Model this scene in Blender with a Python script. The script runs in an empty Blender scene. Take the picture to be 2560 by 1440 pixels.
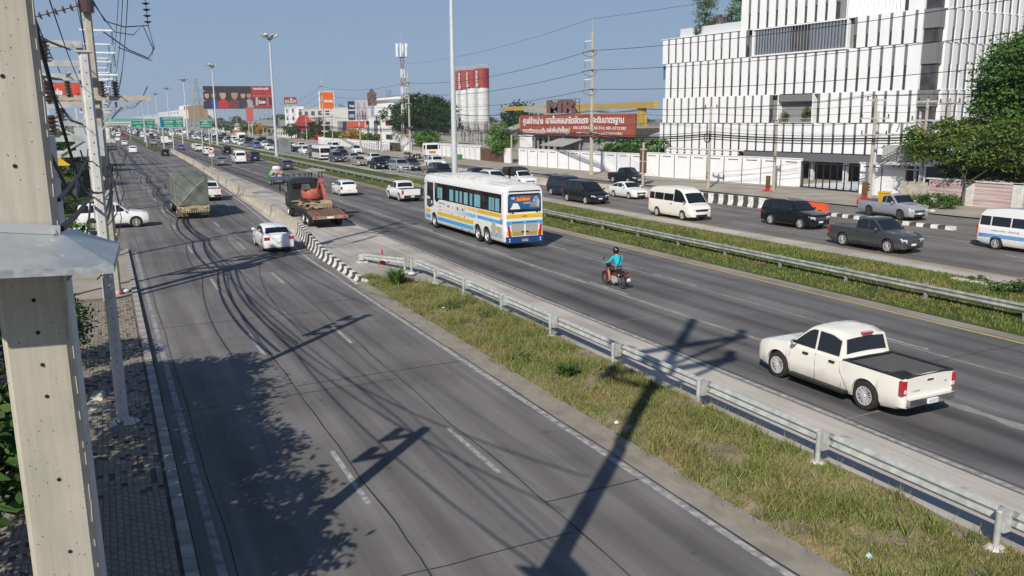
import bpy, math, random
import numpy as np
from mathutils import Vector, Matrix, noise as mnoise
random.seed(7)
sc = bpy.context.scene
PI = math.pi
# ---------------------------------------------------------------- camera (solved from the road's vanishing points)
H = 7.35
F = 2092.0
def _n(v):
    v = np.array(v, float); return v / np.linalg.norm(v)
_d = _n([250-1280, 302-720, F]); _u = -_n([1370-1280, 11020-720, F])
_Y = _n(_d - _u*_d.dot(_u)); _X = np.cross(_Y, _u)
CR = np.array([_X, _Y, _u])            # rows: world axes in camera space (right, down, forward)
def ray(px, py):
    return CR @ np.array([px-1280, py-720, F])
def G(px, py, z=0.0):
    """point of the horizontal plane z seen at a photo position"""
    r = ray(px, py); t = (z-H)/r[2]; return Vector((r[0]*t, r[1]*t, z))
def PX(px, py, X):
    r = ray(px, py); t = X/r[0]; return Vector((X, r[1]*t, H+r[2]*t))
def PY(px, py, Y):
    r = ray(px, py); t = Y/r[1]; return Vector((r[0]*t, Y, H+r[2]*t))
cam_d = bpy.data.cameras.new('camera'); cam = bpy.data.objects.new('camera', cam_d); sc.collection.objects.link(cam)
right, down, fwd = CR[:, 0], CR[:, 1], CR[:, 2]
m = Matrix.Identity(4)
for i in range(3):
    m[i][0] = right[i]; m[i][1] = -down[i]; m[i][2] = -fwd[i]
m[2][3] = H
cam.matrix_world = m
cam_d.sensor_width = 36; cam_d.lens = F/2560*36; cam_d.clip_start = .1; cam_d.clip_end = 6000
sc.camera = cam
# ---------------------------------------------------------------- light
SUN_EL = math.radians(36); SUN_AZ = math.radians(45.0)    # light travels towards +x +y
W = bpy.data.worlds.new('World'); sc.world = W; W.use_nodes = True
nt = W.node_tree; bg = nt.nodes['Background']
sky = nt.nodes.new('ShaderNodeTexSky'); sky.sky_type = 'NISHITA'; sky.sun_disc = False
sky.sun_elevation = SUN_EL; sky.sun_rotation = math.radians(225)
sky.air_density = 1.0; sky.dust_density = .4; sky.ozone_density = 2.0; sky.altitude = 0
_tc = nt.nodes.new('ShaderNodeTexCoord'); _sx = nt.nodes.new('ShaderNodeSeparateXYZ'); nt.links.new(_tc.outputs['Generated'], _sx.inputs[0])
_rp = nt.nodes.new('ShaderNodeValToRGB'); nt.links.new(_sx.outputs[2], _rp.inputs[0]); _e = _rp.color_ramp.elements
for _p, _c in ((0, (.29, .405, .575)), (.05, (.195, .375, .66)), (.15, (.10, .315, .69)), (.40, (.04, .125, .36)), (1, (.018, .065, .22))):
    _el = _e[0] if _p == 0 else (_e[1] if _p == 1 else _e.new(_p)); _el.position = _p; _el.color = (*_c, 1)
_sc = nt.nodes.new('ShaderNodeVectorMath'); _sc.operation = 'SCALE'; nt.links.new(_rp.outputs[0], _sc.inputs[0]); _sc.inputs['Scale'].default_value = 1/.09
_mx = nt.nodes.new('ShaderNodeMix'); _mx.data_type = 'RGBA'; _mx.inputs[0].default_value = .92
nt.links.new(sky.outputs[0], _mx.inputs[6]); nt.links.new(_sc.outputs[0], _mx.inputs[7])      # hazy blue tropical sky
nt.links.new(_mx.outputs[2], bg.inputs[0]); bg.inputs[1].default_value = 0.09
sd = bpy.data.lights.new('sun', 'SUN'); so = bpy.data.objects.new('sun', sd); sc.collection.objects.link(so)
sd.energy = 5.0; sd.angle = math.radians(.5); sd.color = (1, .945, .85)
dirv = Vector((math.sin(SUN_AZ)*math.cos(SUN_EL), math.cos(SUN_AZ)*math.cos(SUN_EL), -math.sin(SUN_EL)))
so.rotation_euler = dirv.to_track_quat('-Z', 'Y').to_euler(); so.location = (-40, -40, 60)
sc.view_settings.view_transform = 'Standard'; sc.view_settings.look = 'None'
sc.view_settings.exposure = 0.0; sc.view_settings.gamma = 1
sc.view_settings.use_curve_mapping = False
try:
    sc.cycles.max_bounces = 5; sc.cycles.transparent_max_bounces = 6; sc.cycles.volume_bounces = 0
except Exception: pass
# ---------------------------------------------------------------- helpers
def tag(o, label=None, cat=None, group=None, kind=None):
    if label: o['label'] = label
    if cat: o['category'] = cat
    if group: o['group'] = group
    if kind: o['kind'] = kind
    return o
def link(o, parent=None):
    sc.collection.objects.link(o)
    if parent is not None: o.parent = parent
    return o
def empty(name, loc=(0, 0, 0), rz=0, label=None, cat=None, group=None):
    o = bpy.data.objects.new(name, None); o.location = loc; o.rotation_euler = (0, 0, rz); o.empty_display_size = .3
    sc.collection.objects.link(o); return tag(o, label, cat, group)
def ob(name, mesh, parent=None, loc=None, rz=None, scale=None):
    o = bpy.data.objects.new(name, mesh)
    if loc is not None: o.location = loc
    if rz is not None: o.rotation_euler = (0, 0, rz)
    if scale is not None: o.scale = scale
    return link(o, parent)
def kids(o): return [c for c in KID.get(o.name, [])]
KID = {}
def copy_tree(o, parent=None):
    c = o.copy(); sc.collection.objects.link(c); c.parent = parent
    for ch in list(o.children): copy_tree(ch, c)
    return c
class MB:
    def __init__(s): s.v = []; s.f = []; s.m = []
    def face(s, pts, m=0):
        n = len(s.v); s.v += [tuple(p) for p in pts]; s.f.append(tuple(range(n, n+len(pts)))); s.m.append(m); return s
    def box(s, c, d, m=0, rot=None, taper=1.0):
        n = len(s.v); x, y, z = d[0]/2, d[1]/2, d[2]/2
        for sz in (-1, 1):
            k = taper if sz > 0 else 1
            for sx, sy in ((-1, -1), (1, -1), (1, 1), (-1, 1)):
                p = Vector((sx*x*k, sy*y*k, sz*z))
                if rot is not None: p = rot @ p
                s.v.append((c[0]+p.x, c[1]+p.y, c[2]+p.z))
        for q in ((3, 2, 1, 0), (4, 5, 6, 7), (0, 1, 5, 4), (1, 2, 6, 5), (2, 3, 7, 6), (3, 0, 4, 7)):
            s.f.append(tuple(n+i for i in q)); s.m.append(m)
        return s
    def b2(s, x0, x1, y0, y1, z0, z1, m=0):
        return s.box(((x0+x1)/2, (y0+y1)/2, (z0+z1)/2), (x1-x0, y1-y0, z1-z0), m)
    def bar(s, a, b, w, h=None, m=0):
        a = Vector(a); b = Vector(b); d = b-a
        q = d.to_track_quat('Y', 'Z').to_matrix()
        return s.box((a+b)/2, (w, d.length, h or w), m, q)
    def tube(s, a, b, r0, r1=None, n=8, m=0, cap=True):
        r1 = r0 if r1 is None else r1; a = Vector(a); b = Vector(b)
        q = (b-a).to_track_quat('Z', 'Y').to_matrix(); k = len(s.v)
        for p, r in ((a, r0), (b, r1)):
            for i in range(n):
                t = 2*PI*i/n; w = p + q @ Vector((math.cos(t)*r, math.sin(t)*r, 0)); s.v.append(tuple(w))
        for i in range(n):
            j = (i+1) % n; s.f.append((k+i, k+j, k+n+j, k+n+i)); s.m.append(m)
        if cap:
            s.f.append(tuple(k+i for i in reversed(range(n)))); s.m.append(m)
            s.f.append(tuple(k+n+i for i in range(n))); s.m.append(m)
        return s
    def path(s, pts, r, n=5, m=0):
        pts = [Vector(p) for p in pts]; k0 = len(s.v)
        for i, p in enumerate(pts):
            d = (pts[min(i+1, len(pts)-1)]-pts[max(i-1, 0)])
            q = d.to_track_quat('Z', 'Y').to_matrix()
            rr = r[i] if isinstance(r, (list, tuple)) else r
            for j in range(n):
                t = 2*PI*j/n; s.v.append(tuple(p + q @ Vector((math.cos(t)*rr, math.sin(t)*rr, 0))))
        for i in range(len(pts)-1):
            for j in range(n):
                a = k0+i*n+j; b = k0+i*n+(j+1) % n
                s.f.append((a, b, b+n, a+n)); s.m.append(m)
        s.f.append(tuple(k0+j for j in reversed(range(n)))); s.m.append(m)
        s.f.append(tuple(k0+(len(pts)-1)*n+j for j in range(n))); s.m.append(m)
        return s
    def loft(s, rings, m=0, closed=True, cap=True, mf=None):
        k = len(s.v); n = len(rings[0])
        for r in rings: s.v += [tuple(p) for p in r]
        for i in range(len(rings)-1):
            for j in range(n if closed else n-1):
                a = k+i*n+j; b = k+i*n+(j+1) % n
                s.f.append((a, b, b+n, a+n)); s.m.append(mf(i, j) if mf else m)
        if cap:
            s.f.append(tuple(k+j for j in reversed(range(n)))); s.m.append(m)
            s.f.append(tuple(k+(len(rings)-1)*n+j for j in range(n))); s.m.append(m)
        return s
    def lathe(s, prof, n=16, c=(0, 0, 0), axis='z', m=0):
        rings = []
        for r, h in prof:
            R = []
            for i in range(n):
                t = 2*PI*i/n; a, b = math.cos(t)*r, math.sin(t)*r
                R.append((c[0]+a, c[1]+b, c[2]+h) if axis == 'z' else (c[0]+h, c[1]+a, c[2]+b))
            rings.append(R)
        s.loft(rings, m, cap=False)
        k = len(s.v)-len(rings)*n
        if prof[0][0] < .03: s.f.append(tuple(k+i for i in reversed(range(n)))); s.m.append(m)
        if prof[-1][0] < .03: s.f.append(tuple(k+(len(rings)-1)*n+i for i in range(n))); s.m.append(m)
        return s
    def prism(s, poly, x0, x1, m=0, axis='x'):
        """polygon in the two other axes, extruded along axis"""
        def mk(a, t):
            return {'x': (t, a[0], a[1]), 'y': (a[0], t, a[1]), 'z': (a[0], a[1], t)}[axis]
        n = len(s.v); k = len(poly)
        s.v += [mk(a, x0) for a in poly] + [mk(a, x1) for a in poly]
        for i in range(k):
            j = (i+1) % k; s.f.append((n+i, n+j, n+k+j, n+k+i)); s.m.append(m)
        s.f.append(tuple(n+i for i in reversed(range(k)))); s.m.append(m)
        s.f.append(tuple(n+k+i for i in range(k))); s.m.append(m)
        return s
    def add(s, o, T=None, mo=0):
        k = len(s.v)
        s.v += [tuple(T @ Vector(p)) for p in o.v] if T is not None else o.v
        s.f += [tuple(k+i for i in f) for f in o.f]; s.m += [x+mo for x in o.m]; return s
    def mesh(s, name, mats, smooth=None, fix=True):
        me = bpy.data.meshes.new(name); me.from_pydata(s.v, [], s.f)
        for x in (mats if isinstance(mats, (list, tuple)) else [mats]): me.materials.append(x)
        if any(s.m): me.polygons.foreach_set('material_index', s.m)
        if fix:
            import bmesh
            b = bmesh.new(); b.from_mesh(me); bmesh.ops.recalc_face_normals(b, faces=b.faces)
            if smooth: bmesh.ops.remove_doubles(b, verts=b.verts, dist=1e-4)
            b.to_mesh(me); b.free()
        if smooth:
            me.polygons.foreach_set('use_smooth', [True]*len(me.polygons))
            me.set_sharp_from_angle(angle=math.radians(smooth))
        me.update(); return me
    def put(s, name, mats, parent=None, smooth=None, **k):
        return ob(name, s.mesh(name, mats, smooth), parent, **k)
# ---------------------------------------------------------------- materials
def M(name, rgb, rough=.6, metal=0, var=0, vscale=3, bump=0, bscale=20, coat=0, spec=.5, rgb2=None, stretch=None, detail=6):
    mt = bpy.data.materials.new(name); mt.use_nodes = True; t = mt.node_tree; b = t.nodes['Principled BSDF']
    b.inputs['Base Color'].default_value = (*rgb, 1); b.inputs['Roughness'].default_value = rough
    b.inputs['Metallic'].default_value = metal; b.inputs['Specular IOR Level'].default_value = spec
    if coat: b.inputs['Coat Weight'].default_value = coat; b.inputs['Coat Roughness'].default_value = .05
    if var or rgb2 or bump:
        tc = t.nodes.new('ShaderNodeTexCoord'); vec = tc.outputs['Object']
        if stretch:
            mp = t.nodes.new('ShaderNodeMapping'); mp.inputs['Scale'].default_value = stretch
            t.links.new(vec, mp.inputs[0]); vec = mp.outputs[0]
    if var or rgb2:
        n = t.nodes.new('ShaderNodeTexNoise'); n.inputs['Scale'].default_value = vscale; n.inputs['Detail'].default_value = detail
        t.links.new(vec, n.inputs['Vector'])
        r = t.nodes.new('ShaderNodeValToRGB')
        c2 = rgb2 or tuple(min(1, c*(1+var)) for c in rgb); c1 = rgb if rgb2 else tuple(c*(1-var) for c in rgb)
        r.color_ramp.elements[0].color = (*c1, 1); r.color_ramp.elements[1].color = (*c2, 1)
        r.color_ramp.elements[0].position = .35; r.color_ramp.elements[1].position = .65
        t.links.new(n.outputs[0], r.inputs[0]); t.links.new(r.outputs[0], b.inputs['Base Color'])
    if bump:
        n = t.nodes.new('ShaderNodeTexNoise'); n.inputs['Scale'].default_value = bscale; n.inputs['Detail'].default_value = 5
        t.links.new(vec, n.inputs['Vector'])
        bp = t.nodes.new('ShaderNodeBump'); bp.inputs['Strength'].default_value = bump; bp.inputs['Distance'].default_value = .05
        t.links.new(n.outputs[0], bp.inputs['Height']); t.links.new(bp.outputs[0], b.inputs['Normal'])
    return mt
def paint(name, rgb, metal=0.0):
    mt = M(name, rgb, .38, metal, coat=.8); t = mt.node_tree; b = t.nodes['Principled BSDF']     # road dust settles low on the body
    tc = t.nodes.new('ShaderNodeTexCoord'); v = tc.outputs['Object']; sx = t.nodes.new('ShaderNodeSeparateXYZ'); t.links.new(v, sx.inputs[0])
    ad = t.nodes.new('ShaderNodeMath'); ad.operation = 'MULTIPLY_ADD'; n = t.nodes.new('ShaderNodeTexNoise'); n.inputs['Scale'].default_value = 2.5; n.inputs['Detail'].default_value = 6
    t.links.new(v, n.inputs['Vector']); t.links.new(n.outputs[0], ad.inputs[0]); ad.inputs[1].default_value = .9; t.links.new(sx.outputs[2], ad.inputs[2])
    r = t.nodes.new('ShaderNodeValToRGB'); r.color_ramp.elements[0].position = .55; r.color_ramp.elements[1].position = 1.0
    r.color_ramp.elements[0].color = (.42, .42, .42, 1); r.color_ramp.elements[1].color = (.04, .04, .04, 1); t.links.new(ad.outputs[0], r.inputs[0])
    m2 = t.nodes.new('ShaderNodeMix'); m2.data_type = 'RGBA'; m2.inputs[6].default_value = (*rgb, 1); m2.inputs[7].default_value = (.20, .165, .12, 1)
    t.links.new(r.outputs[0], m2.inputs[0]); t.links.new(m2.outputs[2], b.inputs['Base Color']); return mt
def node_mat(name):
    mt = bpy.data.materials.new(name); mt.use_nodes = True; t = mt.node_tree
    return mt, t, t.nodes['Principled BSDF']
def noise_n(t, vec, scale, detail=5, rough=.55, stretch=None):
    if stretch:
        mp = t.nodes.new('ShaderNodeMapping'); mp.inputs['Scale'].default_value = stretch
        t.links.new(vec, mp.inputs[0]); vec = mp.outputs[0]
    n = t.nodes.new('ShaderNodeTexNoise'); n.inputs['Scale'].default_value = scale
    n.inputs['Detail'].default_value = detail; n.inputs['Roughness'].default_value = rough
    t.links.new(vec, n.inputs['Vector']); return n.outputs[0]
def ramp_n(t, fac, stops):
    r = t.nodes.new('ShaderNodeValToRGB'); e = r.color_ramp.elements
    while len(e) < len(stops): e.new(.5)
    for el, (p, c) in zip(e, stops):
        el.position = p; el.color = (*c, 1) if len(c) == 3 else c
    t.links.new(fac, r.inputs[0]); return r.outputs[0]
def mix_n(t, a, b, fac, mode='MIX'):
    x = t.nodes.new('ShaderNodeMix'); x.data_type = 'RGBA'; x.blend_type = mode
    for sock, val in ((6, a), (7, b), (0, fac)):
        if isinstance(val, (tuple, float, int)):
            x.inputs[sock].default_value = (*val, 1) if isinstance(val, tuple) else val
        else: t.links.new(val, x.inputs[sock])
    return x.outputs[2]
def grey(v): return (v, v, v)
def road_mat(name, lo, hi, tracks=None, dark=.6, crackscale=.35, patches=True):
    """worn asphalt / concrete: mottling, stretched wear along the road, dark tyre bands centred on given x"""
    mt, t, b = node_mat(name)
    tc = t.nodes.new('ShaderNodeTexCoord'); v = tc.outputs['Object']
    a = ramp_n(t, noise_n(t, v, 1.0, 4, .6, (.35, .03, 1)), [(.3, lo), (.7, hi)])
    g = ramp_n(t, noise_n(t, v, 45, 6, .75), [(.25, grey(.72)), (.75, grey(1.25))])
    c = mix_n(t, a, g, 1.0, 'MULTIPLY')
    st = ramp_n(t, noise_n(t, v, 1.0, 5, .6, (3.2, .10, 1)), [(.33, grey(.80)), (.67, grey(1.12))])
    c = mix_n(t, c, st, 1.0, 'MULTIPLY')
    if patches:
        p = ramp_n(t, noise_n(t, v, .22, 3, .5), [(.42, grey(.84)), (.56, grey(1.08))])
        c = mix_n(t, c, p, 1.0, 'MULTIPLY')
        sp = ramp_n(t, noise_n(t, v, 2.3, 2, .4), [(.70, grey(1)), (.76, grey(.72))])
        c = mix_n(t, c, sp, 1.0, 'MULTIPLY')
    if tracks:
        sx = t.nodes.new('ShaderNodeSeparateXYZ'); t.links.new(v, sx.inputs[0])
        wob = noise_n(t, v, 1, 3, .5, (.1, .07, 1))
        for x0, wd, amt in tracks:
            mth = t.nodes.new('ShaderNodeMath'); mth.operation = 'MULTIPLY_ADD'
            t.links.new(wob, mth.inputs[0]); mth.inputs[1].default_value = .5; t.links.new(sx.outputs[0], mth.inputs[2])
            s2 = t.nodes.new('ShaderNodeMath'); s2.operation = 'SUBTRACT'; t.links.new(mth.outputs[0], s2.inputs[0]); s2.inputs[1].default_value = x0+.25
            ab = t.nodes.new('ShaderNodeMath'); ab.operation = 'ABSOLUTE'; t.links.new(s2.outputs[0], ab.inputs[0])
            mr = t.nodes.new('ShaderNodeMapRange'); mr.interpolation_type = 'SMOOTHSTEP'; t.links.new(ab.outputs[0], mr.inputs[0])
            mr.inputs[1].default_value = wd; mr.inputs[2].default_value = 0.05*wd; mr.inputs[3].default_value = 0; mr.inputs[4].default_value = amt
            nb = ramp_n(t, noise_n(t, v, 1, 5, .6, (1.2, .12, 1)), [(.3, grey(.4)), (.65, grey(1))])
            mm = t.nodes.new('ShaderNodeMath'); mm.operation = 'MULTIPLY'; t.links.new(mr.outputs[0], mm.inputs[0]); t.links.new(nb, mm.inputs[1])
            c = mix_n(t, c, tuple(x*.30 for x in lo), mm.outputs[0])
    t.links.new(c, b.inputs['Base Color']); b.inputs['Roughness'].default_value = .88; b.inputs['Specular IOR Level'].default_value = .3
    bp = t.nodes.new('ShaderNodeBump'); bp.inputs['Strength'].default_value = .25; bp.inputs['Distance'].default_value = .01
    t.links.new(noise_n(t, v, 60, 4), bp.inputs['Height']); t.links.new(bp.outputs[0], b.inputs['Normal'])
    return mt
def leaf_mat(name, c1, c2, c3):
    mt, t, b = node_mat(name)
    g = t.nodes.new('ShaderNodeNewGeometry'); tc = t.nodes.new('ShaderNodeTexCoord')
    c = ramp_n(t, g.outputs['Random Per Island'], [(0, c1), (.55, c2), (1, c3)])
    n = ramp_n(t, noise_n(t, tc.outputs['Object'], .9, 3), [(.35, grey(.7)), (.65, grey(1.25))])
    c = mix_n(t, c, n, 1.0, 'MULTIPLY'); t.links.new(c, b.inputs['Base Color'])
    b.inputs['Roughness'].default_value = .65; b.inputs['Specular IOR Level'].default_value = .25
    return mt
MT = {}
MT['glass'] = M('dark_tinted_glass', (.012, .014, .018), .06, 0, spec=.6)
MT['tyre'] = M('tyre_rubber', (.022, .021, .02), .85, 0, var=.3, vscale=8)
MT['rim'] = M('alloy_rim', (.66, .66, .67), .35, .35)
MT['steelrim'] = M('dark_steel_rim', (.12, .11, .10), .5, .3)
MT['black'] = M('black_plastic', (.018, .018, .019), .55)
MT['liner'] = M('bed_liner_plastic', (.105, .108, .115), .5)
MT['dark'] = M('dark_underside', (.01, .01, .01), .9)
MT['chrome'] = M('chrome', (.75, .75, .77), .12, 1)
MT['lamp'] = M('headlight_glass', (.75, .77, .8), .1, .2, coat=1)
MT['red'] = M('tail_lamp_red', (.45, .012, .015), .2, 0, coat=1)
MT['plate'] = M('number_plate_white', (.75, .76, .74), .5)
MT['platey'] = M('number_plate_dark', (.12, .12, .10), .5)
MT['white'] = paint('white_paint', (.80, .80, .79))
MT['pearl'] = paint('pearl_white_paint', (.82, .79, .72))
MT['silver'] = paint('silver_paint', (.45, .47, .50), .45)
MT['grey'] = paint('grey_paint', (.20, .215, .235), .4)
MT['beige'] = paint('beige_silver_paint', (.42, .38, .32), .4)
MT['blk'] = M('black_paint', (.008, .009, .011), .3, coat=.35, spec=.3)
MT['navy'] = M('navy_paint', (.016, .022, .045), .3, coat=.4, spec=.3)
MT['char'] = paint('charcoal_paint', (.045, .052, .062), .2)
MT['blue'] = paint('blue_paint', (.05, .10, .28))
MT['violet'] = paint('violet_paint', (.09, .08, .22), .3)
MT['redp'] = paint('red_paint', (.42, .05, .03))
MT['green'] = M('green_painted_metal', (.05, .22, .07), .5, var=.25)
MT['metal'] = M('galvanised_steel', (.46, .47, .445), .48, .22, var=.18, vscale=4)
MT['metald'] = M('weathered_steel_rail', (.34, .35, .31), .55, .3, var=.25, vscale=3)
MT['conc'] = M('pole_concrete', (.42, .38, .31), .85, var=.10, vscale=5, bump=.3, bscale=60)
MT['concl'] = M('pale_pole_concrete', (.55, .54, .52), .8, var=.10, vscale=4, bump=.2, bscale=60)
MT['barrier'] = M('weathered_barrier_concrete', (.36, .32, .26), .9, var=.3, vscale=2.2, bump=.2, rgb2=(.52, .47, .39))
MT['stripw'] = M('worn_white_kerb_paint', (.50, .49, .45), .85, rgb2=(.74, .73, .69), vscale=4)
MT['stripb'] = M('worn_black_kerb_paint', (.035, .035, .035), .8, rgb2=(.08, .075, .07), vscale=4)
MT['stripr'] = M('worn_red_kerb_paint', (.28, .12, .09), .85, rgb2=(.36, .24, .19), vscale=4)
MT['wallw'] = M('white_boundary_paint', (.80, .80, .81), .75, var=.04, vscale=1)
MT['brass'] = M('rust_brown', (.14, .07, .04), .8, var=.3)
MT['ins'] = M('brown_porcelain', (.07, .035, .025), .25, coat=.6)
MT['insg'] = M('grey_insulator', (.30, .34, .34), .4)
MT['wire'] = M('black_wire', (.012, .012, .014), .6)
MT['post'] = M('lamp_post_steel', (.62, .64, .66), .4, .3, var=.05)
MT['bark'] = M('bark', (.11, .085, .06), .9, var=.3, vscale=6, bump=.4)
MT['leaf'] = leaf_mat('leaf_green', (.025, .055, .012), (.05, .11, .022), (.10, .17, .035))
MT['leafd'] = leaf_mat('leaf_dark', (.012, .03, .010), (.022, .055, .016), (.045, .085, .022))
MT['leafy'] = leaf_mat('leaf_yellow', (.22, .13, .02), (.40, .24, .03), (.5, .35, .06))
MT['leafm'] = leaf_mat('leaf_mixed', (.03, .07, .014), (.07, .14, .024), (.20, .19, .035))
MT['leafb'] = leaf_mat('leaf_bright', (.04, .10, .015), (.08, .19, .03), (.15, .26, .05))
MT['orange'] = M('orange_plastic', (.75, .10, .03), .5)
MT['yel'] = M('yellow_paint', (.70, .42, .02), .45, var=.08)
MT['yels'] = M('yellow_line_paint', (.46, .31, .10), .8, rgb2=(.60, .42, .14), vscale=6)
MT['linef'] = M('faint_line_paint', (.17, .165, .16), .85, rgb2=(.33, .33, .33), vscale=4, detail=8)
MT['kerbw'] = M('faded_white_kerb', (.25, .235, .215), .85, rgb2=(.38, .36, .33), vscale=4)
MT['kerbr'] = M('faded_red_kerb', (.22, .18, .155), .85, rgb2=(.30, .27, .24), vscale=4)
MT['line'] = M('worn_white_line_paint', (.19, .185, .18), .85, rgb2=(.43, .42, .40), vscale=5, detail=8)
MT['gsign'] = M('green_road_sign', (.0, .20, .13), .5)
MT['bsign'] = M('blue_road_sign', (.0, .12, .35), .5)
MT['signt'] = M('sign_lettering_white', (.8, .8, .8), .5)
MT['back'] = M('sign_back_aluminium', (.33, .35, .36), .5, .5)
# ---------------------------------------------------------------- lettering
def text_mb(s, h, mat_i=0, bold=0.0):
    """flat lettering as an MB in the xz plane, base line left at the origin, letter size h"""
    cu = bpy.data.curves.new('t', 'FONT'); cu.body = s; cu.size = h; cu.resolution_u = 2; cu.offset = bold*h
    o = bpy.data.objects.new('t', cu); sc.collection.objects.link(o)
    dg = bpy.context.evaluated_depsgraph_get(); me = bpy.data.meshes.new_from_object(o.evaluated_get(dg))
    mb = MB(); mb.v = [(v.co.x, 0, v.co.y) for v in me.vertices]; mb.f = [tuple(p.vertices) for p in me.polygons]; mb.m = [mat_i]*len(mb.f)
    bpy.data.objects.remove(o); bpy.data.curves.remove(cu); bpy.data.meshes.remove(me)
    if not mb.v: mb.v = [(0, 0, 0), (h, 0, 0), (h, 0, h)]; mb.f = [(0, 1, 2)]; mb.m = [mat_i]
    return mb
def fit_text(s, w, h, mat_i=0, bold=0.0):
    """lettering scaled to fill width w and height h, lower left corner at the origin"""
    mb = text_mb(s, 1.0, mat_i, bold)
    xs = [v[0] for v in mb.v]; zs = [v[2] for v in mb.v]
    sx = w/max(.01, max(xs)-min(xs)); sz = h/max(.01, max(zs)-min(zs))
    mb.v = [((v[0]-min(xs))*sx, 0, (v[2]-min(zs))*sz) for v in mb.v]; return mb
def frame_from(o, u, up=(0, 0, 1)):
    """matrix whose x axis is u, z is up, y points away from the viewer side (x cross z -> -n)"""
    u = Vector(u).normalized(); w = Vector(up).normalized(); y = w.cross(u)
    return Matrix(((u.x, y.x, w.x, o[0]), (u.y, y.y, w.y, o[1]), (u.z, y.z, w.z, o[2]), (0, 0, 0, 1)))
# ================================================================ GROUND
def sheet(name, x0, x1, y0, y1, z, mat, kind='structure', nx=1, ny=1, zf=None, label=None, cat=None):
    mb = MB()
    for j in range(ny+1):
        for i in range(nx+1):
            x = x0+(x1-x0)*i/nx; y = y0+(y1-y0)*j/ny
            mb.v.append((x, y, z if zf is None else zf(x, y)))
    for j in range(ny):
        for i in range(nx):
            a = j*(nx+1)+i; mb.f.append((a, a+1, a+nx+2, a+nx+1)); mb.m.append(0)
    o = ob(name, mb.mesh(name, mat, fix=False)); return tag(o, label, cat, kind=kind)
mt_gnd = M('dusty_ground', (.17, .145, .11), .95, rgb2=(.28, .245, .19), vscale=.08)
mt_left = road_mat('worn_concrete_roadway', (.140, .130, .124), (.205, .192, .184), [(2.0, .5, .32), (3.3, .5, .25), (5.0, .55, .42), (6.1, .5, .35), (7.7, .5, .42), (8.8, .4, .3)])
mt_main = road_mat('oily_asphalt_roadway', (.118, .113, .112), (.190, .180, .174), [(16.9, .85, .9), (18.4, .5, .7), (20.6, .6, .6), (22.1, .5, .5), (24.1, .55, .5), (25.4, .4, .4)])
mt_far = road_mat('grey_asphalt_roadway', (.15, .14, .13), (.21, .195, .18), [(38.3, .5, .4), (41.0, .5, .4), (43.6, .5, .4)])
mt_svc = road_mat('service_road_surface', (.17, .158, .14), (.23, .212, .19), None)
mt_sh = road_mat('pale_concrete_shoulder', (.37, .335, .295), (.49, .45, .40), None)
mt_sh2 = road_mat('dusty_shoulder', (.24, .215, .18), (.34, .31, .26), None)
sheet('ground', -900, 1600, -60, 3000, -.05, mt_gnd)
Y0, Y1 = -12, 1600
def roadpoly(name, pts, z, mat):
    """strip given by (y, x0, x1) rows"""
    mb = MB()
    for y, a, b in pts: mb.v += [(a, y, z), (b, y, z)]
    for i in range(len(pts)-1):
        k = 2*i; mb.f.append((k, k+1, k+3, k+2)); mb.m.append(0)
    return tag(ob(name, mb.mesh(name, mat, fix=False)), kind='structure')
roadpoly('road', [(Y0, .8, 9.75), (36, .8, 9.75), (60, .8, 10.6), (100, .8, 11.9), (125, .8, 12.9), (150, .8, 15.9), (200, .8, 15.9), (228, .8, 11.2), (500, .8, 10.0), (Y1, .8, 9.5)], 0, mt_left)
roadpoly('shoulder', [(Y0, 9.6, 15.72), (36, 9.6, 15.72), (60, 10.4, 15.72), (100, 11.7, 15.9), (125, 12.6, 15.9), (150, 15.4, 16.1), (Y1, 15.5, 16.1)], -.004, mt_sh)
roadpoly('road', [(Y0, 15.65, 26.6), (230, 15.65, 26.6), (260, 14.8, 26.6), (Y1, 13.5, 26.6)], .004, mt_main)
roadpoly('shoulder', [(Y0, 26.5, 27.6), (Y1, 26.5, 27.6)], .0, mt_sh2)
roadpoly('shoulder', [(Y0, 34.6, 37.0), (Y1, 34.6, 37.0)], .0, mt_sh)
roadpoly('road', [(Y0, 36.9, 48.2), (40, 36.9, 48.4), (66, 36.9, 45.4), (86, 36.9, 43.6), (122, 36.9, 43.4), (Y1, 36.9, 44)], .004, mt_far)
roadpoly('road', [(Y0, 48.2, 56), (36, 48.4, 55.9), (66, 45.4, 53.6), (86, 43.6, 52.3), (122, 43.4, 51.2), (Y1, 44, 51)], .0, mt_svc)
# grass strips
mt_gr, t, b = node_mat('rough_grass_ground')
tc = t.nodes.new('ShaderNodeTexCoord'); v = tc.outputs['Object']
c1 = ramp_n(t, noise_n(t, v, .55, 6, .65), [(.30, (.20, .145, .085)), (.42, (.13, .13, .045)), (.55, (.075, .11, .028)), (.75, (.12, .14, .04))])
c2 = ramp_n(t, noise_n(t, v, 14, 6, .8), [(.25, grey(.45)), (.7, grey(1.35))])
t.links.new(mix_n(t, c1, c2, 1.0, 'MULTIPLY'), b.inputs['Base Color']); b.inputs['Roughness'].default_value = .95; b.inputs['Specular IOR Level'].default_value = .1
bp = t.nodes.new('ShaderNodeBump'); bp.inputs['Strength'].default_value = .9; bp.inputs['Distance'].default_value = .15
t.links.new(noise_n(t, v, 9, 6, .8), bp.inputs['Height']); t.links.new(bp.outputs[0], b.inputs['Normal'])
def nz(x, y, s=1.0, o=0): return mnoise.noise(Vector((x*s+o, y*s-o, 1.7)))
def mound(x, y):
    u = (x-27.3)/(35-27.3)
    if u < 0 or u > 1: return .0
    return .015+.38*math.sin(PI*u)**1.0+.06*nz(x, y, .5)*math.sin(PI*u)
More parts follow.
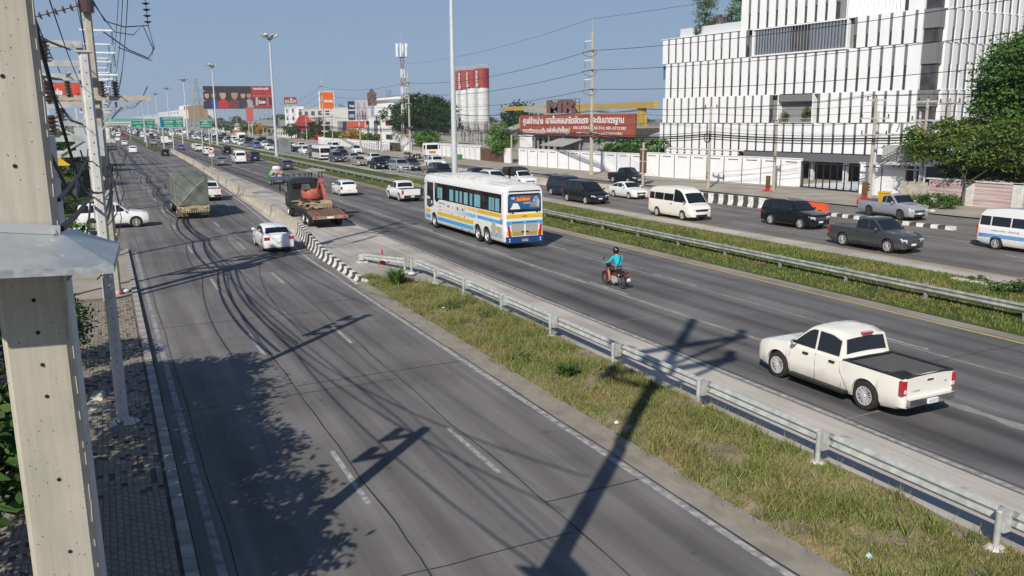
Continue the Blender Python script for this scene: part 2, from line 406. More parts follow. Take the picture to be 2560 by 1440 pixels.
def medz(x, y):
    e = min(1, max(0, (x-10.15)/.3)); e2 = min(1, max(0, (13.6-x)/.4)); e3 = min(1, max(0, (37.5-y)/1.0))
    return .01+(.13+.07*nz(x, y, .8)+.03*nz(x, y, 3))*e*min(1, .25+e2)*e3
sheet('grass_verge_soil', 27.3, 35, Y0, 120, 0, mt_gr, nx=22, ny=260, zf=mound)
sheet('grass_verge_soil', 27.3, 35, 120, Y1, 0, mt_gr, nx=10, ny=60, zf=lambda x, y: mound(x, 120))
def tipx(y): return max(0, (y-33.2)/4.3)   # the near median narrows to a tip
mb = MB(); ny, nx = 150, 20
for j in range(ny+1):
    y = Y0+(37.3-Y0)*j/ny
    xa = 10.15+tipx(y)*.2; xb = 13.25-tipx(y)*2.0
    for i in range(nx+1):
        x = xa+(xb-xa)*i/nx; mb.v.append((x, y, medz(x, y)))
for j in range(ny):
    for i in range(nx):
        a = j*(nx+1)+i; mb.f.append((a, a+1, a+nx+2, a+nx+1)); mb.m.append(0)
mt_soil = M('bare_tan_soil', (.13, .11, .06), .95, rgb2=(.30, .235, .155), vscale=2.2, bump=.5, bscale=14)
tag(ob('grass_verge_soil', mb.mesh('near_median', mt_soil, smooth=80, fix=False)), kind='structure')
roadpoly('grass_verge_soil', [(228, 11.2, 14.8), (300, 10.8, 14.4), (500, 10.0, 13.4), (Y1, 9.5, 13.0)], .02, mt_gr)
# blades
def blades(name, n, region, zf, hmin, hmax, mats, label, wmin=.012, wmax=.03, dens=None, seed=3, lean=.6):
    rg = np.random.default_rng(seed); x = []; y = []
    xs, ys = region(rg, n)
    if dens is not None:
        k = np.array([dens(a, b_) for a, b_ in zip(xs, ys)]); keep = rg.random(len(xs)) < k; xs, ys = xs[keep], ys[keep]
    n = len(xs); z = np.array([zf(a, b_) for a, b_ in zip(xs, ys)])-.02
    h = rg.uniform(hmin, hmax, n); w = rg.uniform(wmin, wmax, n); a = rg.uniform(0, 2*PI, n); la = rg.uniform(0, 2*PI, n); ll = rg.uniform(.1, lean, n)*h
    V = np.zeros((n, 3, 3)); V[:, 0] = np.stack([xs-np.cos(a)*w, ys-np.sin(a)*w, z], 1); V[:, 1] = np.stack([xs+np.cos(a)*w, ys+np.sin(a)*w, z], 1)
    V[:, 2] = np.stack([xs+np.cos(la)*ll, ys+np.sin(la)*ll, z+h], 1)
    me = bpy.data.meshes.new(name); me.vertices.add(n*3); me.vertices.foreach_set('co', V.reshape(-1))
    me.loops.add(n*3); me.loops.foreach_set('vertex_index', np.arange(n*3)); me.polygons.add(n)
    me.polygons.foreach_set('loop_start', np.arange(n)*3); me.polygons.foreach_set('loop_total', np.full(n, 3)); me.update(); me.validate()
    me.materials.append(mats)
    return tag(ob(name, me), label, 'grass', kind='stuff')
mt_bl, t, b = node_mat('dry_and_green_blades')
g = t.nodes.new('ShaderNodeNewGeometry'); tc = t.nodes.new('ShaderNodeTexCoord'); v = tc.outputs['Object']
ca = ramp_n(t, g.outputs['Random Per Island'], [(0, (.085, .125, .025)), (.5, (.165, .195, .055)), (1, (.26, .25, .095))])
cb = ramp_n(t, g.outputs['Random Per Island'], [(0, (.17, .13, .05)), (.5, (.26, .21, .09)), (1, (.36, .30, .15))])
f = ramp_n(t, noise_n(t, v, .7, 4, .6), [(.46, grey(.05)), (.68, grey(.9))])
t.links.new(mix_n(t, ca, cb, f), b.inputs['Base Color']); b.inputs['Roughness'].default_value = .8; b.inputs['Specular IOR Level'].default_value = .15
mt_bg, t, b = node_mat('green_blades')
g = t.nodes.new('ShaderNodeNewGeometry'); tc = t.nodes.new('ShaderNodeTexCoord'); v = tc.outputs['Object']
ca = ramp_n(t, g.outputs['Random Per Island'], [(0, (.07, .105, .022)), (.6, (.13, .165, .042)), (1, (.21, .215, .08))])
f = ramp_n(t, noise_n(t, v, .45, 4, .6), [(.50, grey(0)), (.66, grey(.8))])
t.links.new(mix_n(t, ca, (.26, .20, .08), f), b.inputs['Base Color']); b.inputs['Roughness'].default_value = .8; b.inputs['Specular IOR Level'].default_value = .15
def rnear(rg, n):
    y = 4+34*rg.random(n)**1.25; lo = 10.04+np.maximum(0, (y-33.2)/4.3)*.2; hi = 13.12-np.maximum(0, (y-33.2)/4.3)*2.0
    return lo+(hi-lo)*rg.random(n), y
bare = lambda x, y: .05 if nz(x, y, .7, 3) > .35 else (.35 if nz(x, y, 1.6, 9) > .32 else 1)
blades('grass', 150000, rnear, medz, .035, .11, mt_bl, 'dry green and straw coloured grass filling the near median beside the guardrail', .009, .02, bare)
blades('grass', 62000, rnear, medz, .14, .36, mt_bl, 'taller ragged straw and green grass clumps standing in the near median', .008, .016, lambda x, y: 1 if nz(x, y, .9, 21)+.5*nz(x, y, 3.1, 4) > .12 else .04, seed=8, lean=1.1)
blades('grass', 90000, lambda rg, n: (rg.uniform(27.35, 34.9, n), 8+90*rg.random(n)**1.5), mound, .06, .17, mt_bg, 'green creeping grass on the wide median behind the long guardrail', .02, .045, lambda x, y: .3 if nz(x, y, .35, 5) > .3 else 1, seed=5)
# tall tuft and weeds
def tuft(x, y, z, n, h, sp, mat, name, label, cat, seed=1, w=.025):
    rg = random.Random(seed); mb = MB()
    for i in range(n):
        a = rg.uniform(0, 2*PI); r = rg.uniform(0, sp*.25); l = rg.uniform(.3, 1)*sp; hh = h*rg.uniform(.5, 1)
        p0 = Vector((math.cos(a)*r, math.sin(a)*r, 0)); p1 = p0+Vector((math.cos(a)*l*.4, math.sin(a)*l*.4, hh*.7)); p2 = p0+Vector((math.cos(a)*l, math.sin(a)*l, hh*.9))
        q = Vector((-math.sin(a), math.cos(a), 0))*w
        mb.face([p0-q, p0+q, p1+q*.8, p1-q*.8]); mb.face([p1-q*.8, p1+q*.8, p2])
    return tag(mb.put(name, mat, loc=(x, y, z)), label, cat)
tuft(11.15, 35.0, .1, 190, 1.0, .75, MT['leafb'], 'grass_tuft', 'tall spiky green grass tuft at the tip of the near median', 'grass tuft', 2)
tuft(11.25, 19.9, .1, 90, .55, .5, MT['leaf'], 'grass_tuft', 'low green grass tuft in the middle of the near median', 'grass tuft', 3)
for i, (x, y, l) in enumerate([(11.6, 29.6, 'dark leafy weed in the near median below the second guardrail span'), (12.4, 27.6, 'small green weed close behind the near guardrail'), (10.9, 22.0, 'low weed beside the bare soil of the near median')]):
    mb = MB(); rg = random.Random(i)
    for k in range(150):
        a = rg.uniform(0, 2*PI); r = rg.random()**.6*.5; z = .05+.28*rg.random()*(1-r); s = rg.uniform(.03, .07)
        c = Vector((math.cos(a)*r, math.sin(a)*r, z)); q = Matrix.Rotation(rg.uniform(0, 6), 3, 'Z') @ Matrix.Rotation(rg.uniform(-.8, .8), 3, 'X')
        mb.face([c+q @ Vector(p) for p in ((-s, 0, 0), (0, -s*.5, 0), (s, 0, 0), (0, s*.5, 0))])
    tag(mb.put('weed', MT['leaf'], loc=(x, y, .1)), l, 'weed', kind='stuff')
# near kerb and gutter
for k in range(17):
    y = -4+k*2.4
    pass
mt_k = M('kerb_concrete', (.21, .19, .155), .9, rgb2=(.29, .265, .22), vscale=1.5, bump=.1)
kb = empty('kerb', (0, 0, 0)); kb['kind'] = 'structure'
mb = MB().b2(-.001, .24, 0, 2.39, -.02, .10); mk = mb.mesh('kerb_stone', mt_k)
for k in range(17): ob('kerb_stone', mk, kb, (9.93, -4+k*2.4, .01))
roadpoly('gutter', [(Y0, 9.52, 9.93), (36.8, 9.52, 9.93)], .004, mt_k)
# left pavement
def pav_x(y): return -4.5
mt_pv = M('paving_blocks', (.19, .16, .125), .9, rgb2=(.29, .255, .21), vscale=5, bump=.1)
mt_pr = M('paving_blocks_reddish', (.19, .145, .11), .9, rgb2=(.26, .21, .165), vscale=5)
mt_ps = M('pavement_sand', (.14, .12, .09), .95, var=.2)
sw = sheet('pavement', -3.2, .58, Y0, 38.4, .10, mt_ps)
mfp = M('far_pavement', (.27, .24, .19), .9, rgb2=(.36, .32, .26), vscale=.7)
sheet('pavement', -1.3, .58, 74, Y1, .10, mfp); sheet('pavement', -3.2, .58, 38.4, 53.2, .10, mfp)
sheet('side_road', -60, .8, 53.2, 74, .0, mt_svc)
rg = random.Random(5); allb = []
for j in range(int((38-9)/.215)):
    for i in range(32):
        yy = 9+j*.215+(.107 if i % 2 else 0); xx = -3.05+i*.112
        if xx+.1 < .56: allb.append((yy, xx))
vis = [p for p in allb if p[1] > -.066*p[0]-.35+0.0]
vis.sort(); bm1 = MB().b2(-.052, .052, -.104, .104, -.03, .012).mesh('paving_block', mt_pv); bm2 = MB().b2(-.052, .052, -.104, .104, -.03, .012).mesh('paving_block', mt_pr)
near = [p for p in vis if p[0] > 13.2][:300]; ns = set(near)
for (y, x) in near: ob('paving_block', bm1 if rg.random() < .7 else bm2, sw, (x, y, .115+rg.uniform(-.004, .005)))
for mat, sel in ((mt_pv, 0), (mt_pr, 1)):
    mb = MB()
    for p in allb:
        if p in ns or (rg.random() < .3) != bool(sel): continue
        y, x = p; z = .127+rg.uniform(-.005, .005); k = len(mb.v)
        mb.v += [(x-.052, y-.104, z), (x+.052, y-.104, z), (x+.052, y+.104, z), (x-.052, y+.104, z), (x-.054, y-.106, z-.02), (x+.054, y-.106, z-.02), (x+.054, y+.106, z-.02), (x-.054, y+.106, z-.02)]
        for q in ((0, 1, 2, 3), (0, 4, 5, 1), (1, 5, 6, 2), (2, 6, 7, 3), (3, 7, 4, 0)): mb.f.append(tuple(k+i for i in q)); mb.m.append(0)
    tag(ob('paving_block', mb.mesh('paving_blocks', mat, fix=False), sw), kind='stuff')
kb2 = empty('painted_kerb', (0, 0, 0)); kb2['kind'] = 'structure'
for nm, mat in (('w', MT['kerbw']), ('r', MT['kerbr'])):
    mk = MB().b2(-.09, .12, 0, .49, -.03, .16).mesh('kerb_stone', mat)
    for k in range(-10, 90):
        y = 8+k*.5
        if (k % 2 == 0) == (nm == 'w'): ob('kerb_stone', mk, kb2, (.64, y, .0))
mk = MB().b2(-.09, .12, 0, 2.98, -.03, .16).mesh('kerb_stone', mt_k)
for k in range(66): ob('kerb_stone', mk, kb2, (.64, 74+k*3, 0))
# markings -------------------------------------------------
def line(x, y0, y1, w, z, mat, name='painted_line'):
    mb = MB(); mb.face([(x-w/2, y0, z), (x+w/2, y0, z), (x+w/2, y1, z), (x-w/2, y1, z)])
    return tag(ob(name, mb.mesh(name, mat, fix=False)), kind='structure')
line(1.12, 12, 52, .15, .004, MT['linef']); line(1.12, 74, 900, .17, .004, MT['linef'])
line(9.42, Y0, 45, .16, .009, MT['line'])
roadpoly('painted_line', [(45, 9.36, 9.5), (60, 10.0, 10.16), (72, 10.6, 10.76), (84, 11.0, 11.18), (100, 11.45, 11.65), (131, 12.2, 12.45)], .009, MT['line'])
line(15.78, Y0, 130, .15, .009, MT['line']); line(26.42, Y0, 800, .14, .009, MT['yels']); line(37.0, Y0, 700, .14, .009, MT['yels'])
line(45.1, Y0, 60, .15, .009, MT['line']); line(42.9, 62, 900, .15, .009, MT['line']) if False else None
for x, ph in ((4.02, 14.9), (6.9, 26.8)):
    for k in range(-2, 36):
        y = ph+k*11.75
        if y > 0: line(x, y, y+2.95, .115 if y < 200 else .2, .004, MT['line'])
for x, ph in ((19.4, 29.0), (23.1, 29.2)):
    for k in range(-3, 40): line(x, ph+k*11.75, ph+k*11.75+3.2, .13 if k < 12 else .2, .009, MT['line'])
for x, ph in ((39.75, 43.3), (42.5, 48.7)):
    for k in range(-4, 30): line(x, ph+k*11.75, ph+k*11.75+3.2, .13 if k < 12 else .2, .009, MT['line'])
# pale joint band between lanes, sealed joints and cracks
mt_seal = M('joint_sealant', (.035, .032, .03), .8)
mt_pj = M('pale_patch_concrete', (.20, .185, .165), .9, rgb2=(.30, .28, .25), vscale=2)
def wob(x, y0, y1, w, amp, z, mat, seed, st=.7, name='road_joint'):
    mb = MB(); n = int((y1-y0)/st); 
    for i in range(n+1):
        y = y0+i*st; dx = amp*mnoise.noise(Vector((seed*9.1, y*.35, 0)))+amp*.4*mnoise.noise(Vector((seed*3.1, y*1.9, 4)))
        ww = w*(.6+.8*abs(mnoise.noise(Vector((seed, y*.8, 7))))*1.5)
        mb.v += [(x+dx-ww/2, y, z), (x+dx+ww/2, y, z)]
    for i in range(n): mb.f.append((2*i, 2*i+1, 2*i+3, 2*i+2)); mb.m.append(0)
    return tag(ob(name, mb.mesh(name, mat, fix=False)), kind='structure')
wob(4.22, 2, 70, .045, .10, .006, mt_seal, 1); wob(7.1, 2, 80, .04, .08, .006, mt_seal, 2); wob(1.35, 8, 60, .03, .05, .006, mt_seal, 3); wob(9.56, 2, 37, .05, .03, .0095, mt_seal, 4)
wob(19.15, 0, 150, .30, .08, .0065, mt_pj, 5); wob(22.85, 0, 150, .14, .06, .0065, mt_pj, 6); wob(15.95, 0, 120, .06, .05, .0065, mt_seal, 7)
def cross(y, x0, x1, w, slope, z, mat, seed):
    mb = MB(); n = int((x1-x0)/.3)
    for i in range(n+1):
        x = x0+(x1-x0)*i/n; yy = y+slope*(x-x0)+.06*mnoise.noise(Vector((x*1.4, seed*5, 0)))
        mb.v += [(x, yy-w/2, z), (x, yy+w/2, z)]
    for i in range(n): mb.f.append((2*i, 2*i+2, 2*i+3, 2*i+1)); mb.m.append(0)
    tag(ob('road_joint', mb.mesh('road_joint', mat, fix=False)), kind='structure')
for i, y in enumerate((13.4, 23.0, 33.6, 43.5, 56, 70, 84)): cross(y, 4.3 if i % 2 else 7.1, 9.5, .035, .03, .0065, mt_seal, i)
for i, y in enumerate((12.0, 22.2, 32.0, 42.0, 52.5, 63)): cross(y, .9, 7.0, .03, .02, .0064, mt_seal, i+20)
for i, y in enumerate((14.1, 25.2, 36.5, 47.5)): cross(y, 15.9, 19.0, .04, .0, .0068, mt_pj, i+40)
for i, y in enumerate((16.5, 29.5, 42, 60)): cross(y, 19.5, 26.3, .03, .0, .0068, mt_seal, i+60)
# far pavement and gates' apron
def zbar(y):  # the service barrier's centre line
    pts = [(34, 49.3), (40, 48.6), (48, 48.3), (57, 47.3), (66, 45.5), (75, 44.5), (86, 43.7), (101, 43.2), (122, 43.3), (176, 44.5), (400, 45)]
    if y <= pts[0][0]: return pts[0][1]
    for (a, xa), (b_, xb) in zip(pts, pts[1:]):
        if y <= b_: return xa+(xb-xa)*(y-a)/(b_-a)
    return 45
mt_fp = M('dusty_far_pavement', (.27, .235, .185), .95, rgb2=(.38, .34, .28), vscale=.35, bump=.15)
roadpoly('pavement', [(Y0, 56.0, 120), (36, 55.9, 120), (66, 53.6, 120), (86, 52.3, 120), (122, 51.2, 120), (900, 51, 160)], .09, mt_fp)
# ================================================================ VEHICLES
def interp(P, y):
    if y <= P[0][0]: return P[0][1]
    for (a, za), (b_, zb_) in zip(P, P[1:]):
        if y <= b_: return za+(zb_-za)*(y-a)/max(1e-6, b_-a)
    return P[-1][1]
def wheel_mesh(R, w, hub, spokes=10, rim='rim', hi=False):
    n = 28 if hi else 18
    t = MB().lathe([(R*.60, -w/2+.01), (R*.70, -w/2), (R*.95, -w/2+.01), (R, -w/2+.04), (R, w/2-.04), (R*.95, w/2-.01), (R*.70, w/2), (R*.60, w/2-.01)], n, axis='x')
    tyre = t.mesh('tyre', MT['tyre'], smooth=40)
    r = MB()
    r.lathe([(R*.62, -w/2+.02), (R*.64, -w/2+.005), (R*.58, -w/2+.012), (R*.56, -w/2+.06), (.02, -w/2+.06)], n, axis='x', m=1)
    r.lathe([(R*.655, -w/2-.003), (R*.60, -w/2-.004), (R*.57, -w/2+.03)], n, axis='x', m=0)
    if spokes:
        for k in range(spokes):
            a = 2*PI*k/spokes; q = Matrix.Rotation(a, 3, 'X')
            for off in ((-.018, .018) if hi else (0,)):
                p0 = q @ Vector((-w/2+.015, off*.4, R*.10)); p1 = q @ Vector((-w/2+.008, off*1.6, R*.60)); r.bar(p0, p1, .028 if hi else .05, .02, 0)
        r.lathe([(R*.15, -w/2-.002), (R*.13, -w/2-.01), (.005, -w/2-.012)], 10, axis='x')
    else:
        r = MB().lathe([(R*.64, -w/2+.012), (R*.60, -w/2+.0), (R*.52, -w/2+.02)], n, axis='x', m=1)
        r.lathe([(R*.54, -w/2-.002), (R*.50, -w/2+.0), (R*.44, -w/2+.07), (R*.2, -w/2+.04), (R*.16, -w/2-.02), (.01, -w/2-.03)], n, axis='x')
        for k in range(8): a = 2*PI*k/8; r.tube((-w/2+.03, math.cos(a)*R*.34, math.sin(a)*R*.34), (-w/2+.055, math.cos(a)*R*.34, math.sin(a)*R*.34), R*.07, n=8, m=1)
    return tyre, r.mesh('rim', [MT[rim], MT['black']], smooth=40)
SPECS = {
 'sedan': dict(W=1.70, WB=2.55, fo=.82, ro=.98, R=.30, top=[(-.98, .80), (-.92, .98), (-.45, 1.03), (.3, .98), (2.0, .95), (2.25, .96), (2.9, .86), (3.25, .72), (3.37, .58)], roof=[(-.62, 1.01), (.05, 1.34), (.55, 1.45), (1.1, 1.47), (1.45, 1.42), (2.20, .95)], pil=[.62, 1.35]),
 'hatch': dict(W=1.70, WB=2.53, fo=.80, ro=.62, R=.30, top=[(-.62, .90), (-.55, 1.0), (.3, .98), (2.0, .95), (2.25, .96), (2.85, .88), (3.2, .74), (3.33, .58)], roof=[(-.58, 1.0), (-.28, 1.38), (.4, 1.48), (1.1, 1.49), (1.45, 1.43), (2.20, .95)], pil=[.45, 1.3]),
 'suv': dict(W=1.84, WB=2.75, fo=.92, ro=1.02, R=.37, top=[(-1.02, .95), (-.97, 1.12), (0, 1.13), (2.1, 1.10), (2.5, 1.14), (3.2, 1.06), (3.55, .95), (3.67, .70)], roof=[(-.98, 1.12), (-.80, 1.62), (-.3, 1.76), (.8, 1.80), (1.4, 1.76), (1.65, 1.72), (2.40, 1.12)], pil=[-.15, .75, 1.5], tall=1),
 'crew': dict(W=1.84, WB=3.08, fo=.92, ro=1.12, R=.375, top=[(-1.12, 1.10), (-1.05, 1.12), (.75, 1.12), (.80, 1.12), (2.35, 1.10), (2.75, 1.14), (3.45, 1.06), (3.85, .94), (4.0, .68)], roof=[(.80, 1.12), (.92, 1.66), (1.25, 1.76), (1.9, 1.77), (2.05, 1.70), (2.72, 1.13)], pil=[1.72], bed=(-1.05, .74), floor=.62, tall=1),
 'cab': dict(W=1.82, WB=3.08, fo=.92, ro=1.27, R=.37, top=[(-1.27, 1.08), (-1.20, 1.10), (1.10, 1.10), (2.35, 1.08), (2.75, 1.12), (3.45, 1.04), (3.85, .92), (4.0, .68)], roof=[(1.12, 1.10), (1.24, 1.60), (1.5, 1.70), (1.95, 1.72), (2.08, 1.66), (2.74, 1.11)], pil=[1.62], bed=(-1.20, 1.04), floor=.62, tall=1),
 'van': dict(W=1.90, WB=3.1, fo=1.05, ro=1.18, R=.34, top=[(-1.18, 1.15), (-1.15, 1.22), (3.0, 1.22), (3.35, 1.20), (3.75, 1.12), (4.05, .98), (4.15, .70)], roof=[(-1.16, 1.2), (-1.05, 1.95), (-.85, 2.16), (.5, 2.26), (2.3, 2.25), (2.75, 2.12), (3.0, 1.95), (3.72, 1.16)], pil=[-.4, .75, 1.95], tall=1, wt=.80),
 'mpv': dict(W=1.92, WB=3.2, fo=.95, ro=1.0, R=.35, top=[(-1.0, 1.05), (-.95, 1.14), (2.4, 1.12), (3.1, 1.13), (3.6, 1.05), (4.0, .92), (4.15, .68)], roof=[(-.97, 1.13), (-.78, 1.72), (-.4, 1.88), (1.6, 1.90), (2.1, 1.84), (2.35, 1.78), (3.35, 1.12)], pil=[-.1, 1.0, 2.0], tall=1),
}
SPECS['topper'] = dict(SPECS['crew']); SPECS['topper'].update(roof=[(-1.04, 1.1), (-.96, 1.66), (-.8, 1.76), (1.2, 1.78), (1.9, 1.77), (2.05, 1.70), (2.72, 1.13)], pil=[-.2, .8, 1.72]); SPECS['topper'].pop('bed')
def car_meshes(kind, hi=False):
    s = SPECS[kind]; Wd, WB, R = s['W'], s['WB'], s['R']; hw0 = Wd/2; f = WB+s['fo']; r = -s['ro']; top = s['top']; roof = s['roof']
    zb0 = .24 if s.get('tall') else .17; Ra = R+.065; Tn = s.get('wt', .80 if s.get('tall') else .76)
    ys = {r, f}
    for y, _ in top: ys.add(y)
    for yc in (0, WB):
        for k in range(-7, 8): ys.add(yc+Ra*math.sin(k*PI/14)*(.9999 if abs(k) == 7 else 1))
        ys.add(yc-Ra-.004); ys.add(yc+Ra+.004)
    bed = s.get('bed')
    if bed: ys |= {bed[0], bed[0]+.004, bed[1], bed[1]+.004, r+.03}
    for d in (.03, .08, .16, .3, .5): ys.add(f-d)
    for d in (.03, .10, .25): ys.add(r+d)
    ys = sorted(y for y in ys if r <= y <= f)
    def hwf(y):
        d = f-y; a = min(1, d/.55); k = .80+.20*math.sqrt(max(0, 1-(1-a)**2))
        d = y-r; a = min(1, d/.30); k2 = .915+.085*math.sqrt(max(0, 1-(1-a)**2)); return hw0*min(k, k2)
    rings = []
    for y in ys:
        hw = hwf(y); zt = interp(top, y); zb = zb0+max(0, (r+.45-y))*.25+max(0, y-(f-.5))*.12
        for yc in (0, WB):
            if abs(y-yc) < Ra: zb = max(zb, R+math.sqrt(max(0, Ra*Ra-(y-yc)**2)))
        fl = 1+.018*max(0, 1-min(abs(y), abs(y-WB))/(Ra+.16))
        h = zt-zb0; inb = bed and bed[0]+.002 < y < bed[1]+.002
        P = [(0, zb), (hw*.9, zb), (hw*.985*fl, max(zb, zb0+.16*h)), (hw*fl, max(zb+.01, zb0+.50*h)), (hw*.992, max(zb+.02, zb0+.80*h))]
        if inb: P += [(hw*.965, zt), (hw*.89, zt), (hw*.87, s['floor']), (0, s['floor'])]
        else: P += [(hw*.965, zt-.035), (hw*.90, zt-.004), (hw*.62, zt+.018), (0, zt+.028)]
        rings.append([(x, y, z) for x, z in P]+[(-x, y, z) for x, z in reversed(P[1:-1])])
    mb = MB(); nr = len(rings[0])
    def mf(i, j):
        jj = j if j < 8 else nr-1-j
        if jj == 0: return 1
        ymid = (ys[i]+ys[i+1])/2
        if bed and bed[0] < ymid < bed[1]+.004 and jj >= 5: return 2
        return 0
    mb.loft(rings, mf=mf)
    if bed:
        for sx in (-1, 1):   # wheel housings in the bed
            prof = [(-.42+.84*t, s['floor']+.21*math.sin(PI*min(1, max(0, t)))**.5) for t in [k/8 for k in range(9)]]
            x0 = sx*hw0*.86; x1 = sx*hw0*.62; mb.prism(prof, min(x0, x1), max(x0, x1), 2, 'x')
    # dark inner mass between the wheels
    for yc in (0, WB): mb.b2(-hw0*.66, hw0*.66, yc-Ra*.98, yc+Ra*.98, zb0+.05, R+Ra-.02 if not bed else min(R+Ra-.02, s['floor']-.02), 1)
    # cabin
    zmax = max(z for _, z in roof); zbelt = interp(top, (roof[0][0]+roof[-1][0])/2); wb = hw0*.935; wt = hw0*Tn
    def xs(z): return wb+(wt-wb)*max(0, (z-zbelt))/(zmax-zbelt)
    G2 = []; ry = sorted({y for y, _ in roof} | {roof[0][0]+.12*(roof[1][0]-roof[0][0])})
    mid = []
    for (a, za), (b_, zb_) in zip(roof, roof[1:]): mid += [a, (a+b_)/2]
    mid.append(roof[-1][0])
    for y in mid:
        z = interp(roof, y); zb_ = min(interp(top, y)-.03, z-.01)
        P = [(xs(zb_)+.0, zb_), (xs(zb_+(z-zb_)*.5), zb_+(z-zb_)*.5), (xs(z-.05)-.005, max(zb_, z-.055)), (xs(z)-.05, max(zb_, z-.012)), (xs(z)*.55, z+.016), (0, z+.024)]
        G2.append([(x, y, zz) for x, zz in P]+[(-x, y, zz) for x, zz in reversed(P[:-1])])
    mb.loft(G2, closed=False, cap=False)
    # close the rear of a cabin whose first station is low is unnecessary; underside stays open inside the body
    body = mb
    parts = {}
    def pane(poly, sx, off=.012):
        m_ = MB(); pts = [(sx*(xs(z)+off), y, z) for y, z in poly]
        return m_.face(pts if sx > 0 else pts[::-1])
    # side windows
    y0r, y1r = roof[0][0], roof[-1][0]
    def up(y): return interp(roof, y)-.10
    segs = []; lowz = zbelt+.05
    # limits where roof is just above belt
    def yat(z, front):
        P = roof if not front else roof[::-1]
        for (a, za), (b_, zb_) in zip(P, P[1:]):
            if min(za, zb_) <= z <= max(za, zb_): return a+(b_-a)*(z-za)/(zb_-za)
        return P[0][0]
    ya = yat(lowz+.06, False)+.10; yb = yat(lowz+.06, True)-.10
    cuts = [ya]+[p for p in s['pil'] if ya+.2 < p < yb-.2]+[yb]
    wins = []
    for a, b_ in zip(cuts, cuts[1:]):
        a2 = a+(.0 if a == ya else .035); b2_ = b_-(.0 if b_ == yb else .035)
        n = 6; tp = []
        for k in range(n+1):
            y = b2_-(b2_-a2)*k/n; tp.append((y, max(lowz+.02, up(y))))
        poly = [(a2, lowz), (b2_, lowz)]+tp
        if kind == 'van' and a < 1.5: poly = [(a2, 1.30), (b2_, 1.30), (b2_, 1.80), (a2, 1.80)]
        wins.append(poly)
    def screen(ypair, w=.90, side=1):
        (ya_, za_), (yb_, zb_) = ypair; d = Vector((0, yb_-ya_, zb_-za_)).normalized(); nrm = Vector((0, d.z, -d.y))
        if nrm.y*side < 0: nrm = -nrm
        m_ = MB(); C = 7; Rr = 5; 
        for j in range(Rr):
            t_ = j/(Rr-1); y = ya_+(yb_-ya_)*t_; z = za_+(zb_-za_)*t_
            zc = interp(roof, y) if True else z
            for i in range(C):
                u = -1+2*i/(C-1); x = u*xs(z)*w; p = Vector((x, y, zc+.024-.03*u*u))+nrm*.014; m_.v.append(tuple(p))
        for j in range(Rr-1):
            for i in range(C-1): a = j*C+i; m_.f.append((a, a+1, a+C+1, a+C)); m_.m.append(0)
        return m_
    fr = roof[-1]; fr2 = roof[-2]; lerp = lambda a, b_, t_: (a[0]+(b_[0]-a[0])*t_, a[1]+(b_[1]-a[1])*t_)
    ws = screen((lerp(fr, fr2, .10), lerp(fr, fr2, .93)), .90, 1)
    rr, rr2 = roof[0], roof[1]
    t0 = .30 if not bed else .2
    if kind in ('van',): t0 = .22
    rw = screen((lerp(rr, rr2, t0 if kind != 'sedan' else .12), lerp(rr, rr2, .88)), .86, -1)
    return dict(body=body, wins=wins, pane=pane, ws=ws, rw=rw, xs=xs, hwf=hwf, zbelt=zbelt, f=f, r=r, zb0=zb0, spec=s)
CACHE = {}
RIMS = {}
